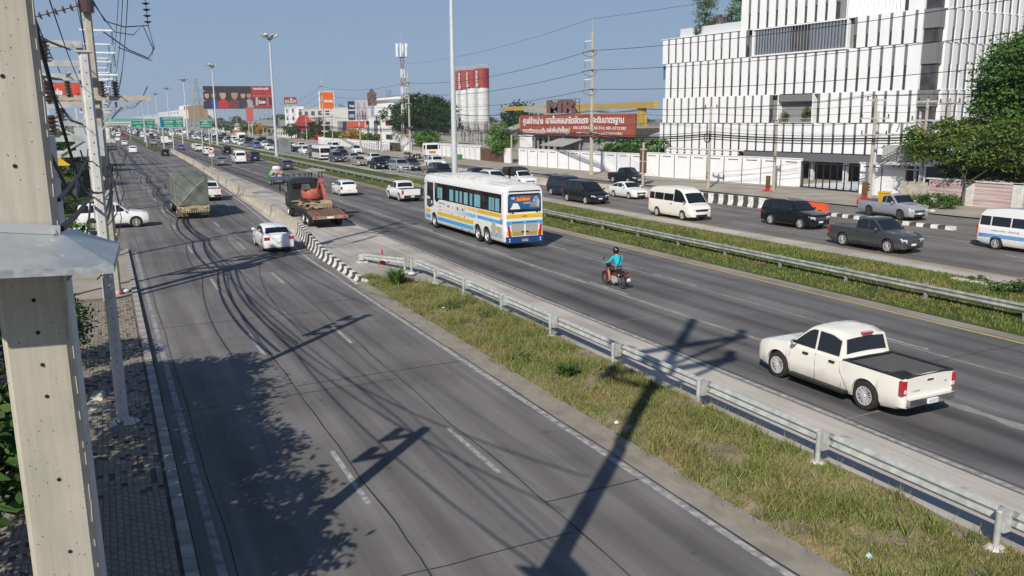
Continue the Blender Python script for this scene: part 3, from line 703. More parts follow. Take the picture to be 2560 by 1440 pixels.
def make_car(kind, col, hi=False, rim='rim', extra=None, lod=0):
    """list of (name, mesh, location, rotation, [children]) for one car"""
    key = (kind, col, hi, rim, extra, lod)
    if key in CACHE: return CACHE[key]
    gk = ('geo', kind)
    if gk not in CACHE: CACHE[gk] = car_meshes(kind)
    g = CACHE[gk]; s = g['spec']; Wd, WB, R = s['W'], s['WB'], s['R']; hw = Wd/2; f, r = g['f'], g['r']; zb0 = g['zb0']
    top = s['top']; tall = s.get('tall', 0); P = []
    ztr = interp(top, r+.1); ztf = interp(top, f-.12)
    lampz = zb0+(ztf-zb0)*.72
    mats = [MT[col], MT['black'] if lod < 2 else MT['dark'], MT['liner']]
    B = MB().add(g['body'])
    L = []    # (name, MB, mats)
    def add(name, mb, mat, children=()): L.append((name, mb, mat, children))
    add('windscreen', g['ws'], MT['glass']); 
    if extra != 'cargo': add('rear_window', g['rw'], MT['glass'])
    for sx in (-1, 1):
        for poly in g['wins']: add('side_window', g['pane'](poly, sx), MT['glass'])
    yl = f-.16
    for sx in (-1, 1):
        hx = g['hwf'](f-.10); m_ = MB(); hh = .09 if not tall else .11
        m_.loft([[(sx*(hx-.34), f+.012-.0, lampz-hh*.8), (sx*(hx-.34), f+.012, lampz+hh*.7), (sx*(hx-.34), f-.1, lampz+hh), (sx*(hx-.34), f-.1, lampz-hh)],
                 [(sx*(hx-.04), f-.05, lampz-hh*.8), (sx*(hx-.04), f-.05, lampz+hh*1.0), (sx*(hx-.04), f-.2, lampz+hh*1.3), (sx*(hx-.04), f-.2, lampz-hh*.8)],
                 [(sx*(hx+.035), f-.22, lampz-hh*.3), (sx*(hx+.03), f-.22, lampz+hh*1.2), (sx*(hx+.0), f-.42, lampz+hh*1.5), (sx*(hx+.03), f-.42, lampz+hh*.5)]])
        add('headlight', m_, MT['lamp'])
        m_ = MB(); tx = g['hwf'](r+.02)
        if bed_like(kind): m_.b2(sx*(tx-.0)-.075, sx*(tx-.0)+.065 if sx > 0 else sx*tx+.075, r-.012, r+.10, .70, 1.06)
        elif kind in ('suv', 'hatch', 'mpv', 'topper'): m_.b2(sx*(tx-.06)-.09, sx*(tx-.06)+.09, r-.012, r+.14, ztr-.36, ztr-.08)
        elif kind == 'van': m_.b2(sx*(tx-.04)-.07, sx*(tx-.04)+.07, r-.012, r+.05, .78, 1.30)
        else: m_.b2(sx*(tx-.13)-.15, sx*(tx-.13)+.15, r-.012, r+.12, .72, .90)
        add('taillight', m_, MT['red'])
    gm = MB(); gw = g['hwf'](f)-.24
    gm.b2(-gw, gw, f-.02, f+.018, lampz-.10, lampz+.06)
    if tall:
        add('grille', gm, MT['chrome'] if col in ('char', 'silver', 'pearl', 'white', 'blk') else MT['black'])
        gm2 = MB(); [gm2.b2(-gw+.03, gw-.03, f+.0, f+.026, lampz-.085+.045*k, lampz-.06+.045*k) for k in range(3)]; add('grille_slot', gm2, MT['black'])
    else: add('grille', gm, MT['black'])
    add('lower_intake', MB().b2(-gw*.95, gw*.95, f-.02, f+.016, zb0+.07, zb0+.22), MT['black'])
    add('number_plate', MB().b2(-.17, .17, f+.012, f+.034, zb0+.22, zb0+.33), MT['plate'])
    if bed_like(kind): add('rear_bumper', MB().b2(-hw*.86, hw*.86, r-.13, r+.02, .42, .60), MT['chrome'] if col == 'pearl' else MT['black'])
    else: add('rear_bumper', MB().b2(-hw*.83, hw*.83, r-.03, r+.04, zb0+.02, zb0+.13), MT['black'])
    pz = .50 if bed_like(kind) else (.62 if kind != 'van' else .80); py_ = r-.155 if bed_like(kind) else r-.03
    add('number_plate', MB().b2(-.17, .17, py_, py_+.03, pz-.06, pz+.06), MT['plate'])
    my = s['roof'][-1][0]-.32; mz = g['zbelt']+.12
    for sx in (-1, 1):
        m_ = MB(); m_.lathe([(.01, -.07), (.09, -.05), (.11, 0), (.08, .05), (.01, .06)], 8, c=(0, 0, 0)); m_.v = [(sx*(hw+.10)+v_[0]*1.0, my+v_[1]*.55, mz+v_[2]*1.2) for v_ in m_.v]
        m_.bar((sx*(hw*.9), my, mz-.04), (sx*(hw+.06), my, mz-.02), .05, .04, 0); add('mirror', m_, MT['chrome'] if col == 'pearl' else mats[0])
    if lod == 0:
        for sx in (-1, 1):
            for yy in ([1.12, 2.05] if kind in ('crew', 'topper', 'sedan', 'hatch', 'suv') else [1.75]):
                if kind in ('sedan', 'hatch'): yy -= .55
                if kind == 'suv': yy -= .5
                add('door_handle', MB().b2(sx*hw-.02 if sx > 0 else -hw-.03, hw+.03 if sx > 0 else -hw+.02, yy-.10, yy+.08, g['zbelt']-.15, g['zbelt']-.10), MT['black'] if col == 'pearl' else mats[0])
        if tall and kind in ('crew', 'cab', 'topper', 'suv'):
            for sx in (-1, 1): add('side_step', MB().b2(sx*(hw+.03)-.09, sx*(hw+.03)+.09, .55, WB-.55, zb0+.03, zb0+.10), MT['black'])
    if lod == 0 and hi:
        # shut lines, bed rail cap, tailgate details
        sm = MB(); 
        def seam(pts, w=.012):
            for sx in (-1, 1):
                for (y_a, z_a), (y_b, z_b) in zip(pts, pts[1:]):
                    xa = side_x(g, y_a, z_a)+.003; xb = side_x(g, y_b, z_b)+.003
                    sm.bar((sx*xa, y_a, z_a), (sx*xb, y_b, z_b), .006, w, 0)
        seam([(.86, 1.05), (.84, .8), (.55, .34)]); seam([(1.70, 1.08), (1.70, .8), (1.68, .34)]); seam([(2.62, 1.08), (2.62, .8), (2.60, .36)]); seam([(.78, 1.10), (.78, .38)])
        add('door_seams', sm, MT['black'])
        add('high_brake_light', MB().b2(-.16, .16, .78, .90, 1.70, 1.755), MT['red'])
        rl = MB()
        for sx in (-1, 1): rl.b2(sx*hw*.925-.045, sx*hw*.925+.045, -1.07, .78, 1.10, 1.135)
        rl.b2(-hw*.88, hw*.88, -1.115, -1.03, 1.105, 1.14); rl.b2(-hw*.88, hw*.88, .70, .78, 1.10, 1.135); add('bed_rail', rl, MT['black'])
        for sx in (-1, 1): add('reversing_lamp', MB().b2(sx*hw*.915-.05, sx*hw*.915+.05, r-.018, r, .74, .84), MT['lamp'])
        add('tailgate_handle', MB().b2(-.11, .11, r-.02, r+.01, .98, 1.03), MT['chrome'])
        tb = MB(); [tb.b2(-hw*.80+k*.14, -hw*.80+k*.14+.09, -1.0, .65, .617, .635) for k in range(10)]; add('bed_liner_ribs', tb, MT['black'])
        l1 = fit_text('V-CROSS', .30, .05); T = frame_from((-.62, r-.004, .74), (1, 0, 0)); add('badge', MB().add(l1, T), MT['black'])
        l2 = fit_text('4x4', .10, .06); add('badge', MB().add(l2, frame_from((.52, r-.004, .86), (1, 0, 0))), MT['black'])
        pt = MB().add(fit_text('ขต 3177', .26, .07), frame_from((-.13, r-.158, .465), (1, 0, 0))); add('plate_lettering', pt, MT['black'])
    if kind == 'suv' and lod == 0:
        for sx in (-1, 1): add('roof_rail', MB().path([(sx*.62, -.5, 1.78), (sx*.62, -.3, 1.84), (sx*.62, 1.0, 1.86), (sx*.62, 1.3, 1.80)], .02, 4), MT['metal'])
    if extra == 'cargo':   # tall load cover on the bed
        add('canvas_cover', MB().loft([[(-.9, y, 1.12), (-.9, y, z-.25), (-.72, y, z), (.72, y, z), (.9, y, z-.25), (.9, y, 1.12)] for y, z in ((-1.25, 2.0), (0, 2.06), (1.6, 1.98), (2.0, 1.82))]), MT['canvas'])
    if extra == 'load': add('load', MB().box((0, -.2, 1.25), (1.4, 1.7, .5), 0, None, .85), MT['loadm'])
    if lod >= 2:   # one joined mesh for far cars
        allm = MB().add(B); ml = list(mats)
        for name, mb_, mat, ch in L:
            if name in ('door_handle', 'grille_slot', 'mirror'): continue
            if mat not in ml: ml.append(mat)
            allm.add(mb_, None, 0); 
            for q in range(len(mb_.m)): allm.m[len(allm.m)-len(mb_.m)+q] = ml.index(mat)
        ml.append(MT['tyre']); 
        for sx in (-1, 1):
            for yc in (0, WB): allm.lathe([(.02, -.1), (R, -.1), (R, .1), (.02, .1)], 12, c=(sx*(hw-.13), yc, R), axis='x', m=len(ml)-1)
        P = [('WHOLE', allm.mesh('car_body', ml, smooth=35), (0, 0, 0), 0, [])]
    else:
        P.append(('body', B.mesh('body', mats, smooth=38), (0, 0, 0), 0, []))
        for name, mb_, mat, ch in L:
            P.append((name, mb_.mesh(name, mat, smooth=35 if name in ('windscreen', 'rear_window', 'mirror', 'headlight') else None), (0, 0, 0), 0, []))
        rk = (R, rim, hi)
        if rk not in RIMS: RIMS[rk] = wheel_mesh(R, .24 if tall else .2, None, (10 if rim != 'hub' else 0), 'rim' if rim == 'hub' else rim, hi)
        ty, ri = RIMS[rk]
        for yc in (0, WB):
            P.append(('wheel', ty, (-(hw-.115), yc, R), 0, [('rim', ri)])); P.append(('wheel', ty, (hw-.115, yc, R), PI, [('rim', ri)]))
    CACHE[key] = P; return P
def bed_like(k): return k in ('crew', 'cab')
def side_x(g, y, z):
    s = g['spec']; hw = g['hwf'](y); zt = interp(s['top'], y)
    if z > zt: return g['xs'](z)
    h = zt-g['zb0']; zz = [(g['zb0']+.16*h, .985), (g['zb0']+.5*h, 1), (g['zb0']+.8*h, .992), (zt-.035, .965)]
    return hw*interp(zz, z)
def place_car(kind, col, x, y, rz, label, cat, group=None, hi=False, rim='rim', extra=None, lod=0, name='car'):
    P = make_car(kind, col, hi, rim, extra, lod)
    if lod >= 2:
        o = ob(name, P[0][1], None, (x, y, .01), rz); return tag(o, label, cat, group)
    root = empty(name, (x, y, .01), rz, label, cat, group)
    for nm, me, loc, r_, ch in P:
        o = ob(nm, me, root, loc, r_ if r_ else None)
        for cn, cm in ch: ob(cn, cm, o)
    return root
NM = {'crew': 'pickup_truck', 'cab': 'pickup_truck', 'topper': 'pickup_truck', 'van': 'passenger_van', 'mpv': 'minivan', 'suv': 'sport_utility_car', 'sedan': 'sedan_car', 'hatch': 'hatchback_car'}
CT = {'crew': 'pickup truck', 'cab': 'pickup truck', 'topper': 'pickup truck', 'van': 'van', 'mpv': 'van', 'suv': 'car', 'sedan': 'car', 'hatch': 'car'}
def away(kind, col, px, py, label, group, **k):
    """rear left wheel touches the road at the photo position; the car drives away"""
    g = G(px, py); s = SPECS[kind]; hw = s['W']/2-.1
    return place_car(kind, col, g.x+hw, g.y, 0, label, CT[kind], group, name=NM[kind], **k)
def coming(kind, col, px, py, label, group, rz=0, **k):
    """front right wheel (nearest us) touches the road at the photo position; the car drives towards us"""
    g = G(px, py); s = SPECS[kind]; loc = Matrix.Rotation(PI+rz, 3, 'Z') @ Vector((s['W']/2-.1, s['WB'], 0))
    return place_car(kind, col, g.x-loc.x, g.y-loc.y, PI+rz, label, CT[kind], group, name=NM[kind], **k)
MT['skyb'] = M('sky_blue_stripe', (.04, .25, .6), .4)
MT['canvas'] = M('black_canvas', (.02, .021, .022), .8, bump=.5, bscale=4)
MT['loadm'] = M('mixed_load', (.10, .2, .4), .7, rgb2=(.4, .38, .3), vscale=3)
MT['dkconc'] = MT['black']
GA = 'vehicles driving away on the frontage carriageway'; GM = 'vehicles driving away on the main carriageway'; GF = 'vehicles coming towards us beyond the wide median'; GS = 'vehicles on the far service road'
# frontage carriageway
away('sedan', 'white', 659, 628, 'white sedan beside the black and white striped barrier', GA)
away('crew', 'white', 505, 502, 'white and orange pickup half hidden beside the tarpaulin truck', GA)
away('suv', 'white', 323.5, 384, 'white car with dark rear window alone in the left lanes beyond the tarpaulin truck', GA)
away('sedan', 'white', 305.5, 363.5, 'small white sedan, next ahead of the lone white car in the left lanes', GA)
away('hatch', 'white', 289, 353, 'white car in the leftmost lane beside the row of poles', GA, lod=1)
away('crew', 'redp', 309, 349, 'red pickup at the tip of the grass divider', GA, lod=1)
away('sedan', 'blk', 304, 340.5, 'tiny black car beyond the red pickup', GA, lod=2)
away('van', 'white', 291, 342, 'white high roofed van left of the tiny black car', GA, lod=2)
# white car pulling out of the side road
g1 = G(342, 568); g2 = G(275, 573)
place_car('suv', 'white', g1.x-2.75-.0, g1.y+.82, -PI/2, 'white car pulling out of the side road behind the white pole', 'car', None, name='sport_utility_car')
# main carriageway
away('hatch', 'blk', 404, 390.5, 'black hatchback at the start of the concrete barrier', GM)
away('crew', 'silver', 377.5, 363.5, 'silver pickup beside the green sign post on the main road', GM, lod=1)
away('suv', 'grey', 390, 356, 'grey car just ahead of the silver pickup', GM, lod=1)
away('sedan', 'navy', 378, 352, 'dark car left of the grey car beyond the silver pickup', GM, lod=1)
away('sedan', 'white', 419, 357, 'white sedan right beside the box truck', GM, lod=1)
away('hatch', 'violet', 445, 375.5, 'violet blue hatchback alone in the second lane', GM)
away('van', 'white', 351, 344.5, 'distant white van under the double green sign', GM, lod=1)
away('van', 'white', 373, 343, 'second distant white van, left of a white sedan', GM, lod=1)
away('sedan', 'white', 383, 341, 'distant white sedan right of the second distant van', GM, lod=1)
away('suv', 'char', 340, 339.5, 'distant dark car left of the white van under the double sign', GM, lod=2)
away('sedan', 'white', 331, 335.5, 'farthest white sedan on the main road', GM, lod=2)
away('crew', 'white', 489, 379, 'white pickup side by side with another, right of the violet hatchback', GM)
away('hatch', 'white', 482, 373, 'white hatchback partly hidden behind the white pickup', GM, lod=1)
away('topper', 'white', 511, 388, 'white pickup with canopy and a ball on its roof', GM)
away('suv', 'blk', 558, 386, 'black sport utility car left of the tall lamp post', GM)
away('sedan', 'grey', 542.5, 414, 'grey sedan beside the round no truck sign', GM)
away('van', 'white', 588, 409, 'white commuter van seen from behind next to a dark car', GM)
away('suv', 'navy', 625, 403, 'dark sport utility car right of the white commuter van', GM)
away('hatch', 'char', 706, 425, 'black hatchback close to the guardrail beyond the green three wheeler', GM)
away('hatch', 'white', 851, 490, 'white hatchback ahead of the coach, right of the excavator truck', GM)
away('crew', 'white', 999.5, 503.5, 'white pickup with black tailgate handle directly left of the coach', GM)
away('crew', 'pearl', 2164, 1024, 'large pearl white crew cab pickup with empty black bed in the foreground', None, hi=True)
# far carriageway, coming towards us (front axle wheel)
coming('crew', 'char', 2219, 633, 'dark charcoal pickup with chrome grille, nearest to us beyond the median', GF, rz=.0)
coming('suv', 'blk', 2001, 573, 'black sport utility car with roof rails beside the orange plastic barrier', GF)
coming('van', 'pearl', 1707, 551, 'cream white commuter van right of a white sedan', GF)
coming('mpv', 'blk', 1465, 511, 'shiny black minivan with chrome grille behind the coach', GF)
coming('mpv', 'navy', 1420, 494, 'dark blue minivan mostly hidden by the shiny black minivan', GF, lod=1)
coming('sedan', 'white', 1573, 498, 'white sedan between the black minivan and the cream van', GF)
coming('cab', 'white', 1300, 468.5, 'white pickup with tall black canvas cover above the coach roof', GF, extra='cargo')
coming('suv', 'white', 1232, 470, 'white sport utility car hidden up to the windows by the coach roof', GF)
coming('sedan', 'navy', 1190, 452, 'dark sedan behind the grey sign panel at the tall lamp post', GF, lod=1)
coming('crew', 'blk', 1100, 447, 'black pickup leading the nearest lane at the short guardrail', GF)
coming('cab', 'grey', 1085, 440, 'grey extended cab pickup just behind the leading black pickup', GF)
coming('crew', 'white', 1085, 420, 'white pickup carrying a blue load in the far lane', GF, extra='load')
coming('topper', 'silver', 995.5, 430.5, 'silver pickup with windowed canopy, second in the nearest lane', GF)
coming('crew', 'char', 1022, 427, 'dark pickup right of the silver canopy pickup', GF)
coming('crew', 'blk', 940, 423.5, 'black pickup with large fenders, third in the nearest lane', GF)
coming('crew', 'white', 930, 410, 'white crew cab pickup behind the third black pickup', GF)
coming('sedan', 'navy', 960, 413, 'navy sedan peeking out right of the white crew cab pickup', GF)
coming('sedan', 'beige', 892, 415, 'beige silver sedan, fourth in the nearest lane', GF)
coming('hatch', 'silver', 878, 404, 'silver hatchback behind the beige sedan', GF)
coming('suv', 'char', 835, 406, 'dark sport utility car right of the white minibus', GF)
coming('suv', 'navy', 850, 398, 'navy car behind the dark sport utility car beside the minibus', GF, lod=1)
coming('sedan', 'navy', 781, 396, 'dark blue sedan left of the white minibus', GF)
coming('suv', 'grey', 778, 389, 'blue grey car behind the dark blue sedan', GF)
coming('mpv', 'white', 757, 386.5, 'small white van left of the blue grey car', GF)
coming('sedan', 'blk', 741, 383.5, 'black sedan left of the small white van', GF)
coming('suv', 'navy', 712, 383, 'dark navy sport utility car right of the grey sign panel', GF)
coming('sedan', 'white', 668, 376, 'white sedan just left of the tall lamp post with the sign panel', GF)
coming('crew', 'white', 748, 374, 'white pickup cab above the black sedan in the far lane', GF, lod=1)
coming('sedan', 'white', 770, 378, 'white sedan behind the small white van', GF, lod=1)
coming('crew', 'silver', 845, 387, 'silver pickup behind the white minibus', GF, lod=1)
coming('sedan', 'grey', 826, 384, 'grey sedan left of the silver pickup behind the minibus', GF, lod=1)
coming('sedan', 'blk', 715, 371, 'black sedan half hidden behind the navy sport utility car', GF, lod=1)
for kind, col, px, py, lab in [
  ('suv', 'blue', 636, 371.5, 'blue sport utility car with white bonnet glare in the far queue'), ('sedan', 'grey', 612, 367.5, 'grey sedan left of the blue sport utility car'),
  ('sedan', 'white', 597, 363.5, 'white sedan right in front of the white box lorry'), ('sedan', 'white', 585, 359.5, 'white sedan left of the white box lorry'),
  ('sedan', 'white', 560, 358.5, 'white sedan just right of the second tall lamp post'), ('sedan', 'char', 566, 354, 'dark sedan behind the white sedan by the second lamp post'),
  ('sedan', 'blk', 544, 353, 'black car behind the second tall lamp post'), ('suv', 'char', 531, 351.5, 'dark car left of the second tall lamp post'),
  ('sedan', 'white', 514, 352.5, 'white sedan below the small green sign'), ('sedan', 'grey', 503, 349.5, 'grey car left of the white sedan below the small green sign'),
  ('hatch', 'white', 497, 349, 'white hatchback left of the small green sign posts'), ('sedan', 'white', 484, 348.5, 'white sedan ahead of the white hatchback in the far queue'),
  ('sedan', 'white', 656, 367, 'white sedan in the second far lane right of the blue car'), ('crew', 'blk', 648, 361, 'black pickup behind the blue sport utility car'),
  ('suv', 'navy', 672, 366, 'navy car left of the tall lamp post in the second far lane')]:
    coming(kind, col, px, py, lab, GF, lod=1)
# tiny cars of the far queue
rg = random.Random(11); cols = ['white', 'white', 'white', 'char', 'silver', 'blk', 'grey', 'navy']; kd = ['sedan', 'suv', 'crew', 'hatch', 'sedan', 'van']
CN = {'white': 'white', 'char': 'dark grey', 'silver': 'silver', 'blk': 'black', 'grey': 'grey', 'navy': 'navy blue'}
for ln, X in enumerate((37.9, 40.8, 43.7, 46.6)):
    y = (330, 275, 250, 236)[ln]
    while y < 830:
        c = rg.choice(cols); k = rg.choice(kd)
        place_car(k, c, X+rg.uniform(-.3, .3), y, PI, 'distant %s %s in the packed queue behind the road sign posts' % (CN[c], NM[k].replace('_', ' ')), CT[k], 'cars in the packed far queue', lod=2, name=NM[k])
        y += rg.uniform(8, 16)
for ln, (X, y) in enumerate(((3.0, 420), (6.0, 460), (8.6, 510), (17, 470), (21, 430), (24.5, 520))):
    while y < 1000:
        c = rg.choice(cols); k = rg.choice(kd)
        place_car(k, c, X+rg.uniform(-.3, .3), y, 0, 'distant %s %s driving away near the flyover' % (CN[c], NM[k].replace('_', ' ')), CT[k], 'cars driving away near the flyover', lod=2, name=NM[k])
        y += rg.uniform(16, 45)
# service road
gg = G(2250, 550.5); gr_ = G(2162.5, 537.5); rz = PI-math.atan2(gr_.x-gg.x, gr_.y-gg.y); loc = Matrix.Rotation(rz, 3, 'Z') @ Vector((.81, 3.08, 0))
place_car('cab', 'silver', gg.x-loc.x, gg.y-loc.y, rz, 'silver pickup on the service road carrying a yellow bin in its bed', 'pickup truck', GS, rim='steelrim', name='pickup_truck')
coming('crew', 'blk', 1571, 461, 'black pickup with roof bars on the service road behind the barrier', GS)
coming('crew', 'white', 885, 385, 'white pickup on the service road near the striped barrier end', GS, lod=1)
coming('van', 'white', 830, 376, 'white van beyond the minibus on the service road', GS, lod=1)
# commuter van cut by the right edge of the photo
gv = G(2489, 624); place_car('van', 'white', gv.x+.85, gv.y, PI, 'white commuter van with blue stripes cut by the right edge', 'van', GF, name='passenger_van')
_v = [o for o in sc.objects if o.get('label', '').startswith('white commuter van with blue')][0]
for k in range(3): MB().b2(.955, .972, -1.0, 3.1, .66+k*.07, .70+k*.07).put('blue_stripe', MT['skyb'], _v)
MB().add(fit_text('กรุงเทพฯ - สิงห์บุรี', 1.6, .13), frame_from((.962, -.3, .98), (0, 1, 0))).put('lettering', MT['grey'], _v)
# ================================================================ COACH
def wheels(root, R, w, xs_, ys_, rim='hub', spokes=0, dual=False):
    ty, ri = wheel_mesh(R, w, None, spokes, 'rim' if rim == 'hub' else rim)
    for y in ys_:
        for x, rz in ((-xs_, 0), (xs_, PI)):
            o = ob('wheel', ty, root, (x, y, R), rz); ob('rim', ri, o)
def rbody(mb, hw, y0, y1, z0, z1, m=0, rr=.25, re=.3, tap=.06, ns=10):
    """box body with rounded roof edges and rounded vertical ends"""
    rings = []
    ysl = [y0, y0+re*.15, y0+re*.5, y0+re]+[y0+re+(y1-y0-2*re)*k/ns for k in range(1, ns)]+[y1-re, y1-re*.5, y1-re*.15, y1]
    for y in ysl:
        d = min(y-y0, y1-y); a = min(1, d/re); k = 1-tap*(1-math.sqrt(max(0, 1-(1-a)**2))); h = hw*k; zt = z1-(1-k)*1.2
        P = [(0, z0), (h*.96, z0), (h, z0+.08), (h, z0+(z1-z0)*.5), (h*.985, zt-rr), (h*.95, zt-rr*.45), (h*.86, zt-rr*.12), (h*.6, zt+.02), (0, zt+.05)]
        rings.append([(x, y, z) for x, z in P]+[(-x, y, z) for x, z in reversed(P[1:-1])])
    return mb.loft(rings, m)
def build_coach():
    L = 13.4; hw = 1.25
    g = G(1210, 609)   # tag axle, left side
    root = empty('coach', (g.x+hw, g.y-2.95, 0), 0, 'white coach with yellow and light blue stripes driving away in the middle lane', 'bus')
    ax = [2.55, 3.9, 11.35]; R = .50
    # lower body with wheel arches, then upper body
    mb = MB(); ys_ = {0, L}; Ra = .60
    for yc in ax:
        for k in range(-7, 8): ys_.add(yc+Ra*math.sin(k*PI/14))
        ys_ |= {yc-Ra-.005, yc+Ra+.005}
    for d in (.05, .15, .35): ys_ |= {d, L-d}
    rings = []
    for y in sorted(ys_):
        d = min(y, L-y); a = min(1, d/.35); k = 1-.08*(1-math.sqrt(max(0, 1-(1-a)**2))); h = hw*k; zb = .38
        for yc in ax:
            if abs(y-yc) < Ra: zb = max(zb, R+math.sqrt(max(0, Ra*Ra-(y-yc)**2)))
        P = [(0, zb), (h*.93, zb), (h, max(zb, .5)), (h, max(zb, 1.3)), (h, 2.0), (h*.985, 3.1), (h*.955, 3.38), (h*.88, 3.55), (h*.6, 3.64), (0, 3.68)]
        if d < .3: P = [(x, z if z < 3 else z-.10*(1-a)) for x, z in P]
        rings.append([(x, y, z) for x, z in P]+[(-x, y, z) for x, z in reversed(P[1:-1])])
    nr = len(rings[0])
    mb.loft(rings, mf=lambda i, j: 1 if (j if j < 9 else nr-1-j) == 0 else 0)
    for yc in ax: mb.b2(-.85, .85, yc-.58, yc+.58, .45, 1.0, 1)
    mb.put('body', [MT['white'], MT['dark']], root, 40)
    G1 = MT['glass']; YL = M('bus_yellow_stripe', (.80, .50, .01), .3, coat=1); BL = M('bus_light_blue_stripe', (.05, .38, .72), .3, coat=1); NB = M('bus_navy_bumper', (.012, .05, .20), .3, coat=1)
    GRIL = M('bus_engine_grille', (.38, .37, .33), .6, var=.1, vscale=30)
    def sx(z): return hw if z < 2.0 else hw*(1-.015*(z-2)/1.1)
    def side(name, poly, mat, off=.006, parent=root, sides=(-1, 1)):
        out = []
        for s in sides:
            m_ = MB(); pts = [(s*(sx(z)+off), y, z) for y, z in poly]; pts2 = [(s*(sx(z)-.02), y, z) for y, z in poly]
            m_.loft([pts, pts2]); out.append(m_.put(name, mat, parent))
        return out
    CUR = M('pale_blue_curtain', (.10, .26, .31), .8, rgb2=(.20, .42, .47), vscale=1.2, stretch=(1, 9, .3))
    for o in side('side_window_band', [(.45, 2.05), (10.25, 2.05), (10.75, 2.05-.25), (11.15, 1.95), (11.15, 3.12), (.45, 3.12)], G1): pass
    for s in (-1, 1):
        rr_ = random.Random(3); y = .75
        while y < 10.6:
            w = rr_.uniform(.35, 1.0); 
            if rr_.random() < .8:
                m_ = MB(); m_.loft([[(s*(sx(z)+.010), yy, z) for yy, z in ((y, 2.12), (y+w, 2.12), (y+w, 2.85), (y, 2.85))], [(s*(sx(z)-.0), yy, z) for yy, z in ((y, 2.12), (y+w, 2.12), (y+w, 2.85), (y, 2.85))]]); m_.put('curtain', CUR, root)
            y += w+rr_.uniform(.06, .35)
        m_ = MB()
        for k in range(1, 8): m_.bar((s*(sx(2.05)+.012), .45+k*1.38, 2.05), (s*(sx(3.1)+.012), .45+k*1.38, 3.1), .012, .05)
        m_.put('window_divider', MT['black'], root)
    side('side_window', [(11.4, 1.55), (12.2, 1.35), (12.72, 1.45), (12.6, 3.1), (11.4, 3.1)], G1)
    # stripes along the lower side
    def band(z0, z1, segs, mat):
        for a, b_ in segs: side('stripe', [(a, z0), (b_, z0), (b_, z1), (a, z1)], mat, .004)
    gaps = [(.35, 1.93), (4.52, 10.7), (11.99, 12.9)]
    band(.98, 1.22, gaps, YL); band(.62, .86, gaps, BL)
    band(1.90-.12, 1.90+.10, [(0.35, 3.9)], YL); band(1.42, 1.62, [(.35, 3.9)], BL)
    for k in range(13):
        w = .20*(1-k/15); y = 4.0+k*.26
        side('stripe_dash', [(y, 1.78), (y+w, 1.78), (y+w+.05, 2.0), (y+.05, 2.0)], YL, .004); side('stripe_dash', [(y+.1, 1.42), (y+.1+w, 1.42), (y+.15+w, 1.62), (y+.15, 1.62)], BL, .004)
    side('engine_louvre', [(.45, .62), (1.05, .62), (1.05, 1.25), (.45, 1.25)], GRIL, .009); side('engine_louvre', [(1.25, .66), (1.75, .66), (1.75, 1.40), (1.25, 1.40)], GRIL, .009)
    side('vent', [(.30, 1.42), (.62, 1.42), (.62, 1.72), (.30, 1.72)], M('blue_grey_vent', (.12, .25, .42), .6), .009)
    # side lettering
    for s, tx, y0, z0, w, h in ((-1, '18 - 41', 5.0+2.3, 1.62, 1.35, .20), (-1, 'SIR', 8.9, 1.65, .55, .16), (-1, 'กรุงเทพฯ', 10.4, 1.72, .55, .14), (-1, 'สิงห์บุรี', 9.75, 1.72, .5, .16), (-1, 'BANGKOK', 10.35, 1.55, .42, .07)):
        T = frame_from((-(hw+.006), y0, z0), (0, -1, 0)); MB().add(fit_text(tx, w, h, 0, .01), T).put('lettering', MT['black'], root)
    m_ = MB(); m_.tube((-(hw+.012), 7.85, 1.72), (-(hw-.01), 7.85, 1.72), .13, n=14); m_.put('emblem', M('grey_emblem', (.45, .44, .40), .5), root)
    m_ = MB(); m_.tube((-(hw+.014), 11.75, 1.75), (-(hw-.01), 11.75, 1.75), .12, n=14); m_.put('round_sticker', M('sticker_white_blue', (.4, .6, .8), .5), root)
    # small catches
    m_ = MB()
    for y, z in ((10.2, 1.32), (8.0, 1.30), (6.9, 1.26), (5.9, 1.3), (1.9, 1.5), (9.9, .8), (6.3, .5), (5.2, .5)): m_.b2(-hw-.012, -hw+.01, y-.04, y+.04, z-.04, z+.04)
    m_.put('locker_catch', MT['black'], root)
    m_ = MB()
    for y in (4.6, 6.5, 8.4, 10.2): m_.b2(-hw-.004, -hw+.01, y-.008, y+.008, .42, 1.38)
    m_.b2(-hw-.004, -hw+.01, 4.55, 10.3, 1.385, 1.40); m_.put('locker_seam', M('seam_grey', (.25, .25, .25), .7), root)
    # rear face (y = 0)
    def rear(name, poly, mat, off=.01, th=.03):
        m_ = MB(); m_.loft([[(x, -off, z) for x, z in poly], [(x, -off+th, z) for x, z in poly]]); return m_.put(name, mat, root)
    rear('rear_bumper', [(-1.17, .36), (1.17, .36), (1.19, .74), (-1.19, .74)], NB, .05, .2)
    rear('stripe', [(-1.15, 1.78), (1.15, 1.78), (1.15, 2.0), (-1.15, 2.0)], YL); rear('stripe', [(-1.15, 1.42), (1.15, 1.42), (1.15, 1.62), (-1.15, 1.62)], BL)
    rear('stripe', [(-1.15, .80), (-.78, .80), (-.78, 1.05), (-1.15, 1.05)], YL); rear('stripe', [(.78, .80), (1.15, .80), (1.15, 1.05), (.78, 1.05)], YL)
    rear('engine_door', [(-.78, .78), (-.06, .78), (-.06, 1.56), (-.88, 1.56)], GRIL, .014); rear('engine_door', [(.06, .78), (.78, .78), (.88, 1.56), (.06, 1.56)], GRIL, .014)
    rear('stripe', [(-.76, .80), (-.08, .80), (-.08, .98), (-.78, .98)], M('ochre_stripe', (.42, .27, .03), .5), .018); rear('stripe', [(.08, .80), (.76, .80), (.78, .98), (.08, .98)], M('ochre_stripe2', (.42, .27, .03), .5), .018)
